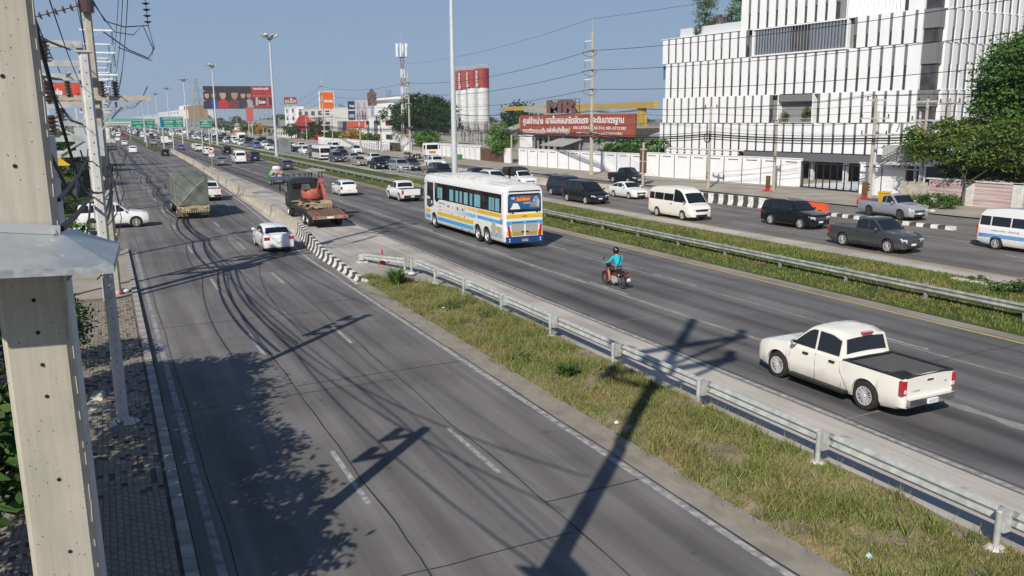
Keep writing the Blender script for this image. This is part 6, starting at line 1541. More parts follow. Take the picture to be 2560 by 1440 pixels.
# sliding gate
gt = empty('sliding_gate', (64.5, 57.6, 0), 0, 'black sliding gate of spaced bars in front of the office building entrance', 'gate')
m_ = MB(); m_.b2(-.04, .04, 0, 7.7, .12, .24); m_.b2(-.04, .04, 0, 7.7, 2.55, 2.65); m_.put('gate_rail', MT['black'], gt)
for k in range(9): MB().b2(-.04, .04, .1+k*.9, .20+k*.9, .2, 2.6).put('gate_bar', MT['black'], gt)
sheet('forecourt', 64.6, 82, 50, 68, .10, FS)
gt2 = empty('iron_gate', (59.9, 127.4, 0), 0, 'dark iron gate beside the small street tree left of the white wall', 'gate')
for k in range(12): MB().b2(-.03, .03, .2+k*.75, .30+k*.75, .1, 2.4).put('gate_bar', MT['black'], gt2)
MB().b2(-.02, .02, 0, 9.2, .1, 2.2).put('gate_sheet', MT['brass'], gt2)
# pink and white striped masonry wall
PK = M('pink_striped_masonry', (.42, .27, .27), .9, rgb2=(.62, .52, .50), vscale=1, stretch=(1, .25, 7)); WP = M('white_masonry_pier', (.60, .59, .57), .85, var=.1)
pw = empty('striped_wall', (62.6, 30, 0), 0, 'low pink and white striped masonry wall under the big trees at the right edge', 'wall')
for k in range(9):
    y0 = 48.6-(k+1)*4.1; 
    for c in range(7): MB().b2(-.12+.012*(c % 2), .12-.012*(c % 2), y0+.5-30, y0+4.1-30, .29*c, .29*c+.27).put('masonry_course', PK, pw)
    MB().b2(-.2, .2, y0-30, y0+.5+.35-30, 0, 2.12).put('pier', WP, pw)
MB().b2(-.2, .2, 48.7-30-37.4, 48.9-30, 2.02, 2.14).put('coping', WP, pw)
MB().b2(-.15, .15, 48.9-30, 51.4-30, 0, 1.7).put('grey_stub_wall', MT['barrier'], pw)
# yellow bin stands in the silver pickup
g = G(2172, 520); b0 = [o for o in sc.objects if o.get('label', '').startswith('silver pickup on the service')][0].location
r = empty('rubbish_bin', (b0.x-.15, b0.y-.55, .66), 0, 'yellow wheeled rubbish bin standing in the bed of the silver pickup', 'bin')
MB().box((0, 0, .55), (.48, .50, 1.0), 0, None, 1.22).put('bin_body', MT['yel'], r); MB().box((0, 0, 1.1), (.66, .68, .10)).put('lid', MT['yel'], r); MB().tube((-.3, .3, 1.0), (.3, .3, 1.0), .03, n=6).put('handle', MT['black'], r)
MB().box((0, -.30, .62), (.18, .02, .2)).put('sticker', MT['red'], r)
GB = 'dark notice boards on red feet along the far kerb'
for i, (px, py) in enumerate(((1919, 478), (2160, 498))):
    g = G(px, py, .09); r = empty('notice_board', (g.x, g.y, .09), 0, ['dark notice board on red foot left of the sliding gate', 'dark notice board on red foot just right of the sliding gate'][i], 'notice board', GB)
    MB().b2(-.04, .04, -.28, .28, .25, 1.5).put('board', MT['brass'], r); MB().lathe([(.001, .3), (.2, .28), (.55, .05), (.55, 0), (.001, 0)], 12).put('foot', MT['red'], r)
g = G(1150, 400, .09); r = empty('rubbish_bin', (g.x, g.y, .09), 0, 'dark green rubbish bin on the far pavement before the white wall', 'bin'); MB().box((0, 0, .45), (.6, .6, .9), 0, None, 1.15).put('bin_body', MT['green'], r); MB().box((0, 0, .94), (.75, .75, .08)).put('lid', MT['green'], r)
# ================================================================ CONCRETE YARD
# big red board
a = PX(1300, 338, 72); b_ = PX(1587, 343, 72); zt = 7.9
RB = M('weathered_red_tin', (.30, .065, .035), .7, rgb2=(.42, .11, .07), vscale=1, stretch=(1, .12, 4), detail=8)
r = empty('roadside_hoarding', (72, b_.y, 0), 0, 'long red tin hoarding with white Thai lettering and phone numbers behind the white wall', 'hoarding')
L = a.y-b_.y; m_ = MB(); N = 13
for k in range(N):
    z0 = 4.25+k*(zt-4.25)/N; MB().b2(-.03-.015*(k % 2), .03, 0, L, z0+.01, z0+(zt-4.25)/N-.01).put('tin_strip', RB, r)
MB().b2(.05, .3, 0, L, 4.2, 7.85).put('frame', MT['brass'], r)
for k in range(8): MB().b2(.1, .3, .2+k*(L-.4)/7-.1, .2+k*(L-.4)/7+.1, 0, 4.3).put('post', MT['metald'], r)
def hoard(tx, py0, py1, px0, px1, bold=.03):
    y_a = PX(px0, py0, 71.93).y; y_b = PX(px1, py0, 71.93).y; z0 = PX((px0+px1)/2, py1, 71.93).z; z1 = PX((px0+px1)/2, py0, 71.93).z
    MB().add(fit_text(tx, y_a-y_b, z1-z0, 0, bold), frame_from((-.075, y_a-b_.y, z0), (0, -1, 0))).put('lettering', MT['signt'], r)
hoard('ศูนย์จำหน่าย', 291, 315, 1308, 1358); hoard('เสาเข็มคอนกรีตอัดแรง', 289, 309, 1364, 1471); hoard('ระดับมาตรฐาน', 289, 312, 1481, 1560)
hoard('คอนกรีตผสมเสร็จ', 319, 333, 1307, 1364); hoard('แผ่นพื้นสำเร็จรูป', 316, 337, 1367, 1424); hoard('035-237054-5, 361314, 081-5712183', 316, 325, 1433, 1565, .02); hoard('089-0124000 ถนนสายเอเชีย', 329, 336, 1441, 1555, .02)
# buildings behind the board
GR_ = M('grey_corrugated_sheet', (.24, .25, .25), .6, .2, rgb2=(.34, .35, .35), vscale=1, stretch=(1, 6, .2)); RFG = M('weathered_roof_sheet', (.28, .27, .25), .75, rgb2=(.40, .39, .36), vscale=1, stretch=(.3, 3, 1))
r = empty('warehouse', (76, 100, 0), 0, 'grey warehouse with sloping sheet roof behind the right end of the red hoarding', 'building')
MB().b2(0, 18, -14, 5, 0, 4.6).put('wall', GR_, r)
for k in range(38): MB().b2(-.05, -.0, -14+k*.5, -13.75+k*.5, 0, 4.5).put('wall_rib', GR_, r)
MB().loft([[(-2, -14.5, 4.5), (-2, 6, 4.5), (-2, 6, 4.62), (-2, -14.5, 4.62)], [(9, -14.5, 7.6), (9, 6, 7.6), (9, 6, 7.72), (9, -14.5, 7.72)], [(20, -14.5, 4.5), (20, 6, 4.5), (20, 6, 4.62), (20, -14.5, 4.62)]]).put('roof', RFG, r)
r = empty('workshop', (70, 108, 0), 0, 'low grey workshop with lean-to roof under the red hoarding', 'building')
MB().b2(3, 8, -6, 36, 0, 4.1).put('wall', M('stained_blue_grey_wall', (.20, .22, .25), .85, rgb2=(.33, .34, .35), vscale=.6), r)
MB().loft([[(-1.5, -8, 2.7), (-1.5, 8, 2.7), (-1.5, 8, 2.8), (-1.5, -8, 2.8)], [(3.2, -8, 3.5), (3.2, 8, 3.5), (3.2, 8, 3.6), (3.2, -8, 3.6)]]).put('lean_to_roof', RFG, r)
MB().loft([[(-1.5, 15, 2.6), (-1.5, 23, 2.6), (-1.5, 23, 2.7), (-1.5, 15, 2.7)], [(3.2, 15, 3.9), (3.2, 23, 3.9), (3.2, 23, 4.0), (3.2, 15, 4.0)]]).put('lean_to_roof', RFG, r)
for k in range(5): MB().b2(2.93, 3.0, 24+k*2.2, 25+k*2.2, 1.5, 3.6).put('window', MT['glass'], r)
r = empty('water_tank', PX(1315, 372, 68).xy.to_3d(), 0, 'small white rooftop tank behind the left end of the white wall', 'tank'); MB().box((0, 0, 3.2), (1.6, 1.8, 2.0)).put('tank_body', MT['wallw'], r); MB().box((0, 0, 4.3), (1.9, 2.1, .2)).put('tank_lid', MT['wallw'], r); MB().box((0, 0, 1.1), (1.4, 1.6, 2.2)).put('stand', MT['barrier'], r)
r = empty('shed_block', (78, 150, 0), 0, 'dark open sheds between the silos and the red hoarding', 'building')
MB().b2(0, 14, -25, 10, 5.4, 5.6).put('roof', RFG, r); MB().b2(5, 14, -25, 10, 0, 5.4).put('wall', M('dark_shed_wall', (.07, .065, .06), .9, var=.3), r)
for k in range(8): MB().b2(.2, .4, -24+k*4.6, -23.8+k*4.6, 0, 5.4).put('post', MT['metald'], r)
r = empty('conveyor', (80, 165, 0), 0, 'grey batching conveyor and hopper right of the silos', 'machine')
MB().bar((-2, 8, 3), (3, -8, 7.5), 1.4, 1.0).put('conveyor_belt', MT['metald'], r); MB().loft([[(-1, -14, 8.2), (-1, -7, 8.6), (3, -7, 8.6), (3, -14, 8.2)], [(-1, -14, 8.35), (-1, -7, 9.6), (3, -7, 9.6), (3, -14, 8.35)]]).put('hopper_roof', RFG, r)
for y in (-13, -8): MB().tube((0, y, 0), (0, y, 8.2), .15, n=6).tube((3, y, 0), (3, y, 8.2), .15, n=6).put('frame', MT['metald'], r)
MB().box((-2.0, -10, 6.6), (1.2, 4, 1.6)).put('hopper', M('pale_dusty_hopper', (.36, .32, .27), .8), r)
# yellow gantry crane
r = empty('gantry_crane', (95, 150, 0), 0, 'long yellow gantry crane beam above the red hoarding', 'crane')
def crane(px0, px1, py0, py1, Ya, Yb, X, hb):
    A = PX(px0, py0, X); B_ = PX(px1, py1, X); return A, B_
A = PX(1262, 272, 110); B_ = PX(1641, 262, 95)
m_ = MB().bar(A-r.location, B_-r.location, .9, 1.15); CY = M('dusty_crane_yellow', (.50, .33, .07), .6, var=.1); m_.put('main_beam', CY, r)
for px in (1455, 1600, 1612): 
    C = PX(px, 285, 96); m_ = MB().bar((C.x-95, C.y-150-1, 0), (C.x-95, C.y-150, 9.0), .4, .4); m_.bar((C.x-95, C.y-150+2, 0), (C.x-95, C.y-150+.5, 9.0), .4, .4); m_.put('leg', CY, r)
C = PX(1510, 275, 97); MB().box(C-r.location, (1.2, 2.2, 1.4)).put('hoist_trolley', MT['metald'], r)
# rooftop letter frames
r = empty('letter_sign', PX(1408, 285, 80).xy.to_3d(), 0, 'brown steel frame of big standing letters above the red hoarding', 'sign')
A = PX(1366, 284, 80); B_ = PX(1446, 285, 80); zt = PX(1400, 249, 80).z; L = A.y-B_.y; o3 = r.location
tm = fit_text('MR', L*.97, (zt-A.z)*.97, 0, .05); T = frame_from((0, A.y-o3.y, A.z), (0, -1, 0))
m_ = MB().add(tm, T); T2 = frame_from((.5, A.y-o3.y, A.z), (0, -1, 0)); m_.add(tm, T2); m_.put('letters', M('rusty_letter_steel', (.13, .07, .065), .7, rgb2=(.22, .13, .12), vscale=2), r)
m_ = MB()
for k in range(9): y = A.y-o3.y-L*k/8; m_.bar((.25, y, A.z-.5), (.25, y, zt), .10, .10)
for k in range(5): z = A.z+(zt-A.z)*k/4; m_.bar((.25, A.y-o3.y, z), (.25, A.y-o3.y-L, z), .08, .08)
m_.put('lattice_frame', MT['brass'], r); MB().b2(-.5, 1.5, A.y-o3.y-L, A.y-o3.y, 5, A.z).put('roof_ridge', RFG, r)
# ================================================================ SILOS
SR = M('silo_red', (.24, .03, .03), .6, rgb2=(.32, .055, .05), vscale=1.5); SW = M('silo_white', (.52, .53, .54), .6, rgb2=(.64, .64, .63), vscale=.6)
def silo(px, pt, pm, pb, X, wpx, label):
    c = PX(px, pb, X); dist = math.hypot(c.x, c.y-0); 
    k = (PX(px+.5, pb, X)-PX(px-.5, pb, X)).length
    rr = wpx*dist/2180*.5; zt = PX(px, pt, X).z; zm = PX(px, pm, X).z; zb = PX(px, pb, X).z
    r = empty('silo', (c.x, c.y, 0), 0, label, 'silo', 'cement silos with red tops')
    MB().tube((0, 0, zb), (0, 0, zm), rr, n=20).put('lower_drum', SW, r, 50); MB().tube((0, 0, zm), (0, 0, zt), rr*1.003, n=20).put('red_band', SR, r, 50)
    for q in range(1, 6): z = zb+(zm-zb)*q/6; MB().lathe([(rr*.99, 0), (rr*1.015, .03), (rr*1.015, .12), (rr*.99, .15)], 20, c=(0, 0, z)).put('hoop', MT['metal'], r)
    MB().lathe([(rr, 0), (rr*.25, -rr*1.5), (.001, -rr*1.5)], 16, c=(0, 0, zb)).put('cone', SW, r, 50)
    for q in range(6): a = q*PI/3+.3; MB().tube((math.cos(a)*rr*.95, math.sin(a)*rr*.95, 0), (math.cos(a)*rr*.95, math.sin(a)*rr*.95, zb+.3), .14, n=6).put('leg', MT['metal'], r)
    m_ = MB().lathe([(rr, 1.0), (rr, 1.08)], 20, c=(0, 0, zt))
    for q in range(12): a = q*PI/6; m_.tube((math.cos(a)*rr, math.sin(a)*rr, zt), (math.cos(a)*rr, math.sin(a)*rr, zt+1.08), .04, n=4)
    m_.put('top_railing', MT['metal'], r)
    a = math.radians(205); m_ = MB(); d = Vector((math.cos(a), math.sin(a), 0)); e = Vector((-d.y, d.x, 0))*.25
    for s in (-1, 1): m_.bar(d*(rr+.35)+e*s+Vector((0, 0, 2)), d*(rr+.35)+e*s+Vector((0, 0, zt+1)), .06)
    n = int((zt-2)/.8)
    for q in range(n): m_.bar(d*(rr+.35)-e+Vector((0, 0, 2.4+q*.8)), d*(rr+.35)+e+Vector((0, 0, 2.4+q*.8)), .05)
    m_.put('ladder', MT['metal'], r)
    MB().add(fit_text('ซีแพค', (zt-zm)*.8, rr*.9, 0, .02), Matrix.Translation((-.0-rr*1.02, -.5, zm+.3)) @ frame_from((0, 0, 0), (.0, -.0, 1), (0, -1, 0))).put('lettering', MT['signt'], r)
silo(1146, 178, 227, 303, 108, 26, 'leftmost red and white silo'); silo(1163, 176, 225, 303, 104, 36, 'second silo from the left, partly behind the nearest lamp post')
silo(1182, 175, 221, 303, 106, 36, 'third silo from the left, just right of the nearest lamp post'); silo(1206, 171, 220, 303, 101, 37, 'rightmost and widest red and white silo')
# ================================================================ SHOPS ALONG THE FAR SIDE
def block(name, px0, px1, pyt, pyb, X, depth, mat, label, cat='building', wins=None, extra=None, wmat=None):
    a = PX(px0, pyb, X); b_ = PX(px1, pyb, X); z1 = PX((px0+px1)/2, pyt, X).z
    r = empty(name, (X, min(a.y, b_.y), 0), 0, label, cat); L = abs(a.y-b_.y)
    MB().b2(0, depth, 0, L, 0, z1).put('wall', mat, r)
    MB().b2(-.15, depth+.15, -.15, L+.15, z1, z1+.25).put('roof', mat, r)
    if wins:
        ncol, nrow, wf, hf = wins; 
        for i in range(ncol):
            for j in range(nrow):
                y = L*(i+.5)/ncol; z = z1*(j+.55)/nrow; w = L/ncol*wf; h = z1/nrow*hf
                MB().b2(-.08, 0.02, y-w/2, y+w/2, z-h/2, z+h/2).put('window', wmat or MT['glass'], r)
    return r, L, z1
CW = M('cream_white_wall', (.62, .60, .56), .8, var=.06); WW = M('bright_white_wall', (.75, .75, .74), .8); RDW = M('red_shop_front', (.45, .04, .04), .6); GRW = M('grey_shop_wall', (.28, .28, .28), .8, var=.1)
block('modern_house', 905, 990, 292, 370, 76, 12, WW, 'white modern house with dark windows left of the big spreading tree', wins=(3, 2, .5, .35))
r, L, z1 = block('modern_house', 938, 1000, 248, 300, 84, 8, WW, 'white upper storey with flat roof slab behind the big spreading tree'); MB().b2(-1, 6, -1, L+2, z1-.2, z1+.5).put('roof_slab', WW, r); MB().tube((0, L*.4, z1+.5), (0, L*.4, z1+2.8), .9, n=14).put('water_tank', MT['chrome'], r)
block('shop_house', 720, 832, 272, 352, 74, 14, CW, 'cream three storey shop house with red gable left of the orange sign', wins=(7, 3, .5, .4))
r, L, z1 = block('red_shop', 742, 790, 315, 350, 71.5, 2.2, RDW, 'red shop front with gabled roof below the cream shop house', wins=(3, 1, .6, .3)); 
MB().prism([(L*.2, z1), (L*1.0, z1), (L*.62, z1+4.2)], -1.0, 1.6, 0, 'x').put('red_gable', RDW, r)
block('tower_house', 716, 745, 268, 350, 73.4, 3, WW, 'narrow white tower house with pointed tops under the brown Thai sign', wins=(2, 4, .35, .5))
block('grey_workshop', 832, 905, 305, 360, 76, 14, GRW, 'grey sheet workshop between the orange sign and the tall advert boards', wins=(4, 1, .3, .3))
block('long_low_shop', 610, 720, 318, 352, 74, 20, M('brown_roofed_shop', (.30, .27, .24), .85, var=.2), 'long low brown roofed shop row behind the yellow trees', wins=(10, 1, .6, .4))
block('long_low_shop', 640, 716, 300, 325, 110, 20, GRW, 'grey roofed hall above the long low shop row')
block('small_shop', 570, 612, 312, 345, 76, 12, CW, 'small cream shop with balcony below the big billboard', wins=(4, 2, .5, .4))
r, L, z1 = block('small_shop', 576, 600, 327, 342, 70, 3, M('terracotta_front', (.45, .14, .07), .8), 'terracotta shop sign front right of the small green road sign')
block('office_block', 458, 500, 297, 330, 95, 25, M('brown_office', (.26, .2, .15), .8), 'brown and white four storey block beneath the lattice pylon', wins=(6, 4, .55, .45))
r, L, z1 = block('box_building', 462, 488, 265, 300, 100, 14, M('ochre_box', (.30, .19, .08), .8), 'ochre box like storey on top of the white block near the pylon')
block('white_warehouse', 398, 452, 278, 320, 90, 40, WW, 'long white building behind the largest green road sign', wins=(8, 3, .3, .3))
block('white_warehouse', 452, 466, 264, 322, 100, 14, WW, 'narrow white tower block left of the ochre box')
block('far_warehouse', 300, 392, 292, 312, 150, 100, M('hazy_far_white', (.55, .57, .58), .8), 'far pale warehouse on the horizon left of the green road signs')
for i, (px0, px1, pt, X) in enumerate(((478, 515, 306, 80), (515, 570, 310, 84), (540, 575, 318, 72), (690, 720, 325, 70))):
    block('roadside_shop', px0, px1, pt, 345, X, 12, [GRW, CW, WW, CW][i], ['low grey roadside shop left of the small green sign', 'low cream roadside shop behind the second lamp post', 'low white roadside shop near the second lamp post', 'low cream shop near the white picket fence'][i], wins=(5, 1, .5, .4))
# picket fence
r = empty('picket_fence', (60, 200, 0), 0, 'white picket fence under the yellow trees beyond the queue', 'fence')
y = 190
while y < 262: MB().b2(-.06, .06, y-200, y-200+.7, 0, 2.2).put('picket', MT['wallw'], r); y += 1.5
MB().b2(.06, .14, -10, 62, 1.6, 1.8).put('rail', MT['wallw'], r)
r = empty('rough_fence', (61, 185, 0), 0, 'dark weathered fence left of the white gate pillars', 'fence')
for k in range(22): MB().b2(-.05, .05, k*1.5, k*1.5+1.35, 0, 2.0).put('fence_panel', M('dark_fence', (.07, .06, .04), .9) if k == 0 else bpy.data.materials['dark_fence'], r)
# ================================================================ HOARDINGS AND SIGNS
def board(name, pxs, X, label, cat, mat, frame='x', legs=2, zleg=0, depth=.5, legm=None):
    px0, px1, py0, py1 = pxs
    a = PX(px0, py1, X); b_ = PX(px1, py1, X); z1 = (PX(px0, py0, X).z+PX(px1, py0, X).z)/2; z0 = (a.z+b_.z)/2
    # the board faces the camera side: stands across the view direction
    d = Vector((b_.x-a.x, b_.y-a.y, 0))
    return a, b_, z0, z1
def billboard(name, px0, px1, py0, py1, D, yaw, label, cat, mat, legs=2, depth=.6, legm='post', zl=0, ax='x'):
    """board standing at distance Y=D on its left edge; its face runs along direction yaw (0 = +x)"""
    a = PX(px0, py1, D) if ax == 'x' else PY(px0, py1, D); u = Vector((math.cos(yaw), math.sin(yaw), 0)); rr = ray(px1, py1)
    # intersect right edge ray with the vertical plane through a along u
    n = Vector((-u.y, u.x, 0)); t = (n.dot(a)-0)/(n.x*rr[0]+n.y*rr[1]); b_ = Vector((rr[0]*t, rr[1]*t, H+rr[2]*t))
    w = (Vector((b_.x, b_.y, 0))-Vector((a.x, a.y, 0))).length; z0 = a.z; z1 = PY(px0, py0, a.y).z
    r = empty(name, (a.x, a.y, 0), yaw, label, cat)
    MB().b2(0, w, 0, depth, z0, z1).put('board_face', mat, r)
    for k in range(legs):
        x = w*(k+.5)/legs if legs > 1 else w/2
        MB().b2(x-.14, x+.14, depth*.3, depth*.3+.28, zl, z0 if z0 > 1 else z1).put('support_post', MT[legm], r)
    return r, w, z0, z1
SWH = MT['signt']
r, w, z0, z1 = billboard('billboard', 511, 681, 215, 272, 62, -.12, 'huge dark and red film billboard with a row of portrait figures', 'billboard', M('billboard_black', (.02, .015, .02), .5), legs=12, depth=2.5, legm='metald')
hx = z1-z0
def rp(name, u0, u1, v0, v1, mat, off, root=None, ww=None, zz=None): return MB().b2(u0*w, u1*w, -off, .0, z0+v0*hx, z0+v1*hx).put(name, mat, root or r)
rp('red_half', .70, .995, .02, .98, M('billboard_red', (.40, .02, .02), .5, rgb2=(.28, .02, .02), vscale=.15), .05)
skn = [M('portrait_skin_a', (.42, .24, .16), .7), M('portrait_skin_b', (.33, .18, .12), .7)]
clo = [(.02, .02, .03), (.02, .05, .28), (.35, .02, .02), (.12, .03, .03), (.03, .03, .03), (.30, .28, .28)]
for i, (u, s) in enumerate(((.05, .8), (.145, .75), (.28, 1.1), (.45, 1.15), (.575, .8), (.66, .8))):
    cx = u*w; m_ = MB(); W_ = .068*w*s
    m_.prism([(cx-W_*1.15, z0+.02*hx), (cx+W_*1.15, z0+.02*hx), (cx+W_*1.0, z0+.30*hx), (cx+W_*.35, z0+.42*hx), (cx-W_*.35, z0+.42*hx), (cx-W_*1.0, z0+.30*hx)], -.06, 0, 0, 'y'); m_.put('portrait_clothing', M('portrait_cloth_%s' % 'abcdef'[i], clo[i], .8), r)
    m_ = MB(); m_.prism([(cx+math.cos(t_)*W_*.62, z0+.62*hx*(.9+.1*s)+math.sin(t_)*W_*.95) for t_ in np.linspace(0, 2*PI, 13)[:-1]], -.08, 0, 0, 'y'); m_.put('portrait_face', skn[i % 2], r)
    m_ = MB(); m_.prism([(cx+math.cos(t_)*W_*.66, z0+.62*hx*(.9+.1*s)+W_*.25+math.sin(t_)*W_*.85) for t_ in np.linspace(0, PI, 8)]+[(cx-W_*.4, z0+.62*hx*(.9+.1*s)+W_*.35), (cx+W_*.4, z0+.62*hx*(.9+.1*s)+W_*.35)], -.10, 0, 0, 'y'); m_.put('portrait_hair', MT['black'], r)
for i in range(7):
    cx = (.735+i*.04)*w; m_ = MB(); m_.prism([(cx-.02*w, z0+.15*hx), (cx+.02*w, z0+.15*hx), (cx+.016*w, z0+.5*hx), (cx-.016*w, z0+.5*hx)], -.09, 0, 0, 'y'); m_.put('small_figure', M('small_fig_%s' % 'abcdefg'[i], [(.03, .03, .03), (.4, .35, .35), (.03, .02, .05), (.1, .02, .02), (.03, .03, .03), (.3, .1, .1), (.04, .02, .02)][i], .8), r)
    m_ = MB(); m_.prism([(cx+math.cos(t_)*.009*w, z0+.57*hx+math.sin(t_)*.011*w*1.2) for t_ in np.linspace(0, 2*PI, 9)[:-1]], -.1, 0, 0, 'y'); m_.put('small_face', skn[i % 2], r)
MB().add(fit_text('"เรื่องนี้ไม่มีทางสู้ได้"', .24*w, .12*hx, 0, .02), frame_from((.725*w, -.1, z0+.82*hx), (1, 0, 0))).put('lettering', SWH, r); MB().add(fit_text('วันทอง', .10*w, .16*hx, 0, .03), frame_from((.80*w, -.13, z0+.22*hx), (1, 0, 0))).put('lettering', SWH, r)
m_ = MB()
for k in range(24): m_.b2(w*k/24, w*k/24+.25, .2, .45, z0-4.5, z0); m_.bar((w*k/24, .3, z0-4.5), (w*(k+1)/24, .3, z0), .15)
m_.b2(0, w, .2, .5, z0-4.6, z0-4.3); m_.put('under_truss', MT['metald'], r)
r, w, z0, z1 = billboard('roadside_sign', 711, 742, 243, 260, 67, .0, 'brown red sign with big Thai lettering on tall posts', 'sign', M('brown_red_sign', (.24, .05, .04), .6), 2, .4)
MB().add(fit_text('เหล็ก', w*.88, (z1-z0)*.78, 0, .03), frame_from((w*.06, -.03, z0+(z1-z0)*.10), (1, 0, 0))).put('lettering', M('sign_cream_letter', (.62, .5, .45), .6), r)
r, w, z0, z1 = billboard('roadside_sign', 801, 835, 230, 272, 66, .0, 'tall orange company sign board above the shops', 'sign', M('orange_sign', (.66, .13, .02), .5), 2, .5)
MB().add(fit_text('Kubota', w*.84, (z1-z0)*.20, 0, .02), frame_from((w*.08, -.03, z0+(z1-z0)*.38), (1, 0, 0))).put('lettering', SWH, r)
MB().b2(-.06*w, 1.04*w, .02, .45, z0-.02*(z1-z0), z1+.03*(z1-z0)).put('white_frame', SWH, r)
m_ = MB()
for k in range(6): m_.b2(0, w, .1, .3, 1.5+k*2.0, 1.7+k*2.0)
m_.put('cross_bar', SWH, r)
r, w, z0, z1 = billboard('advert_board', 872, 890, 253, 300, 68, .0, 'dark blue advert board with white tree mark left of the white house', 'billboard', M('navy_board', (.03, .04, .09), .5), 1, .4)
MB().add(fit_text('4rest', w*.7, (z1-z0)*.16, 0, .02), frame_from((w*.15, -.03, z0+(z1-z0)*.68), (1, 0, 0))).put('lettering', SWH, r); MB().b2(.1*w, .8*w, -.03, 0, z0+.1*(z1-z0), z0+.3*(z1-z0)).put('pale_patch', M('pale_blue_patch', (.35, .4, .5), .6), r); MB().b2(0, w, -.03, 0, z0+.50*(z1-z0), z0+.55*(z1-z0)).put('white_band', SWH, r)
r, w, z0, z1 = billboard('advert_board', 889.5, 921, 250, 300, 68.2, .0, 'pale grey advert board with people under tall arches', 'billboard', M('pale_grey_board', (.42, .43, .47), .5, rgb2=(.52, .52, .55), vscale=.6), 2, .4)
m_ = MB()
for c in (.25, .72):
    for s in (-1, 1): m_.bar((w*(c+s*.13), -.05, z0+.05), (w*(c+s*.03), -.05, z0+(z1-z0)*.85), .04, .12)
m_.put('arch_print', M('arch_print', (.42, .2, .16), .6), r)
for i, c in enumerate((.12, .3, .5, .62, .75)): MB().b2(w*c, w*(c+.07), -.06, 0, z0+.1, z0+(z1-z0)*(.35+.06*(i % 3))).put('figure_print', M('fig_print_%s' % 'abcde'[i], [(.04, .04, .06), (.12, .05, .05), (.05, .05, .07), (.3, .08, .08), (.06, .05, .05)][i], .7), r)
r, w, z0, z1 = billboard('shop_sign', 869, 917, 303, 321, 67.5, .0, 'orange red shop sign below the two advert boards', 'sign', M('orange_red_sign', (.55, .10, .05), .5), 3, .3); MB().b2(0, w, -.04, .3, z0-.25, z0).put('white_rail', SWH, r)
r, w, z0, z1 = billboard('rooftop_advert', 920, 942, 232, 264, 76, .0, 'dark cut out advert of helmeted figures standing on the white house roof', 'billboard', M('dark_cutout', (.05, .03, .035), .7, rgb2=(.22, .12, .10), vscale=1.2), 2, .4); MB().prism([(w*.15, z1), (w*.35, z1+.9), (w*.5, z1+1.3), (w*.7, z1+.8), (w*.85, z1)], 0, .3, 0, 'y').put('cutout_heads', bpy.data.materials['dark_cutout'], r)
r, w, z0, z1 = billboard('shop_sign', 753, 771, 330, 340, 66, .0, 'small blue and white shop sign below the red shop front', 'sign', M('sky_blue_sign', (.08, .35, .6), .5), 2, .3); MB().b2(0, w, -.04, 0, z0, z0+(z1-z0)*.4).put('white_band', SWH, r)
r, w, z0, z1 = billboard('road_sign_board', 617, 634, 268, 304, 62, .0, 'narrow red sign board hanging below the big billboard', 'sign', M('dull_red_sign', (.48, .10, .08), .6), 2, .4)
# left side of the road
r, w, z0, z1 = billboard('billboard', 100, 205, 206, 260, -8, .0, 'red advert billboard with white Thai lettering at far left behind the poles', 'billboard', M('advert_board_red', (.52, .04, .035), .5, rgb2=(.60, .10, .03), vscale=.15), 3, .6)
MB().add(fit_text('แซ่บไมค์', w*.28, (z1-z0)*.15, 0, .03), frame_from((w*.10, -.03, z0+(z1-z0)*.76), (1, 0, 0))).put('lettering', SWH, r); MB().add(fit_text('งบตัวพ่อ', w*.56, (z1-z0)*.30, 0, .05), frame_from((w*-.0, -.03, z0+(z1-z0)*.42), (1, 0, 0))).put('lettering', SWH, r)
MB().add(fit_text('แซ่บครบเครื่องเรื่องเดียวทั้งประเทศ', w*.45, (z1-z0)*.07, 0, .02), frame_from((w*.05, -.03, z0+(z1-z0)*.29), (1, 0, 0))).put('lettering', SWH, r); MB().b2(w*.05, w*.75, -.03, 0, z0+(z1-z0)*.06, z0+(z1-z0)*.12).put('yellow_swoosh', MT['yel'], r)
m_ = MB().lathe([(.3, 0), (.36, .2), (.36, 1.1), (.16, 1.6), (.14, 2.1), (.001, 2.12)], 12, c=(w*.72, -.1, z0+.3)); m_.put('bottle_print', M('bottle_print', (.18, .08, .06), .4), r)
TE = M('teal_sheet_roof', (.02, .30, .27), .5)
r = empty('petrol_canopy', (-19, 88, 0), 0, 'teal roofed building low at far left behind the poles', 'building'); MB().b2(-8, 8, 0, 14, 5.6, 7.9).put('roof', TE, r); [MB().b2(x-.2, x+.2, .3, .7, 0, 5.6).put('column', MT['wallw'], r) for x in (-6, -1, 4)]; MB().b2(-7, 7, 6, 13, 0, 5.6).put('wall', M('pale_green_wall', (.35, .48, .38), .8), r)
r = empty('blue_fence', (-2.7, 92, 0), 0, 'dark blue sheet fence running along the left yard behind the poles', 'fence')
for k in range(36): MB().b2(-.04, .04, k*1.6, k*1.6+1.55, .1, 2.6).put('fence_panel', M('blue_fence_sheet', (.02, .05, .13), .5) if k == 0 else bpy.data.materials['blue_fence_sheet'], r)
sheet('lawn', -16, -1.4, 74.5, 210, .04, mt_gr)
# flyover in the distance
r = empty('flyover', (0, 690, 0), 0, 'far concrete flyover crossing the road at the horizon', 'bridge')
MB().b2(-60, 33, 0, 10, 4.6, 6.0).put('deck', MT['barrier'], r); MB().b2(-60, 33, -.3, 0, 6.0, 7.2).put('parapet', MT['concl'], r); MB().b2(-60, 30, 4, 5, 7.0, 9.6).put('green_noise_screen', M('hazy_green_screen', (.10, .32, .28), .7), r)
for x in (-25, -5, 12, 29): MB().b2(x-.8, x+.8, 2, 6, 0, 4.6).put('pier', MT['conc'], r)
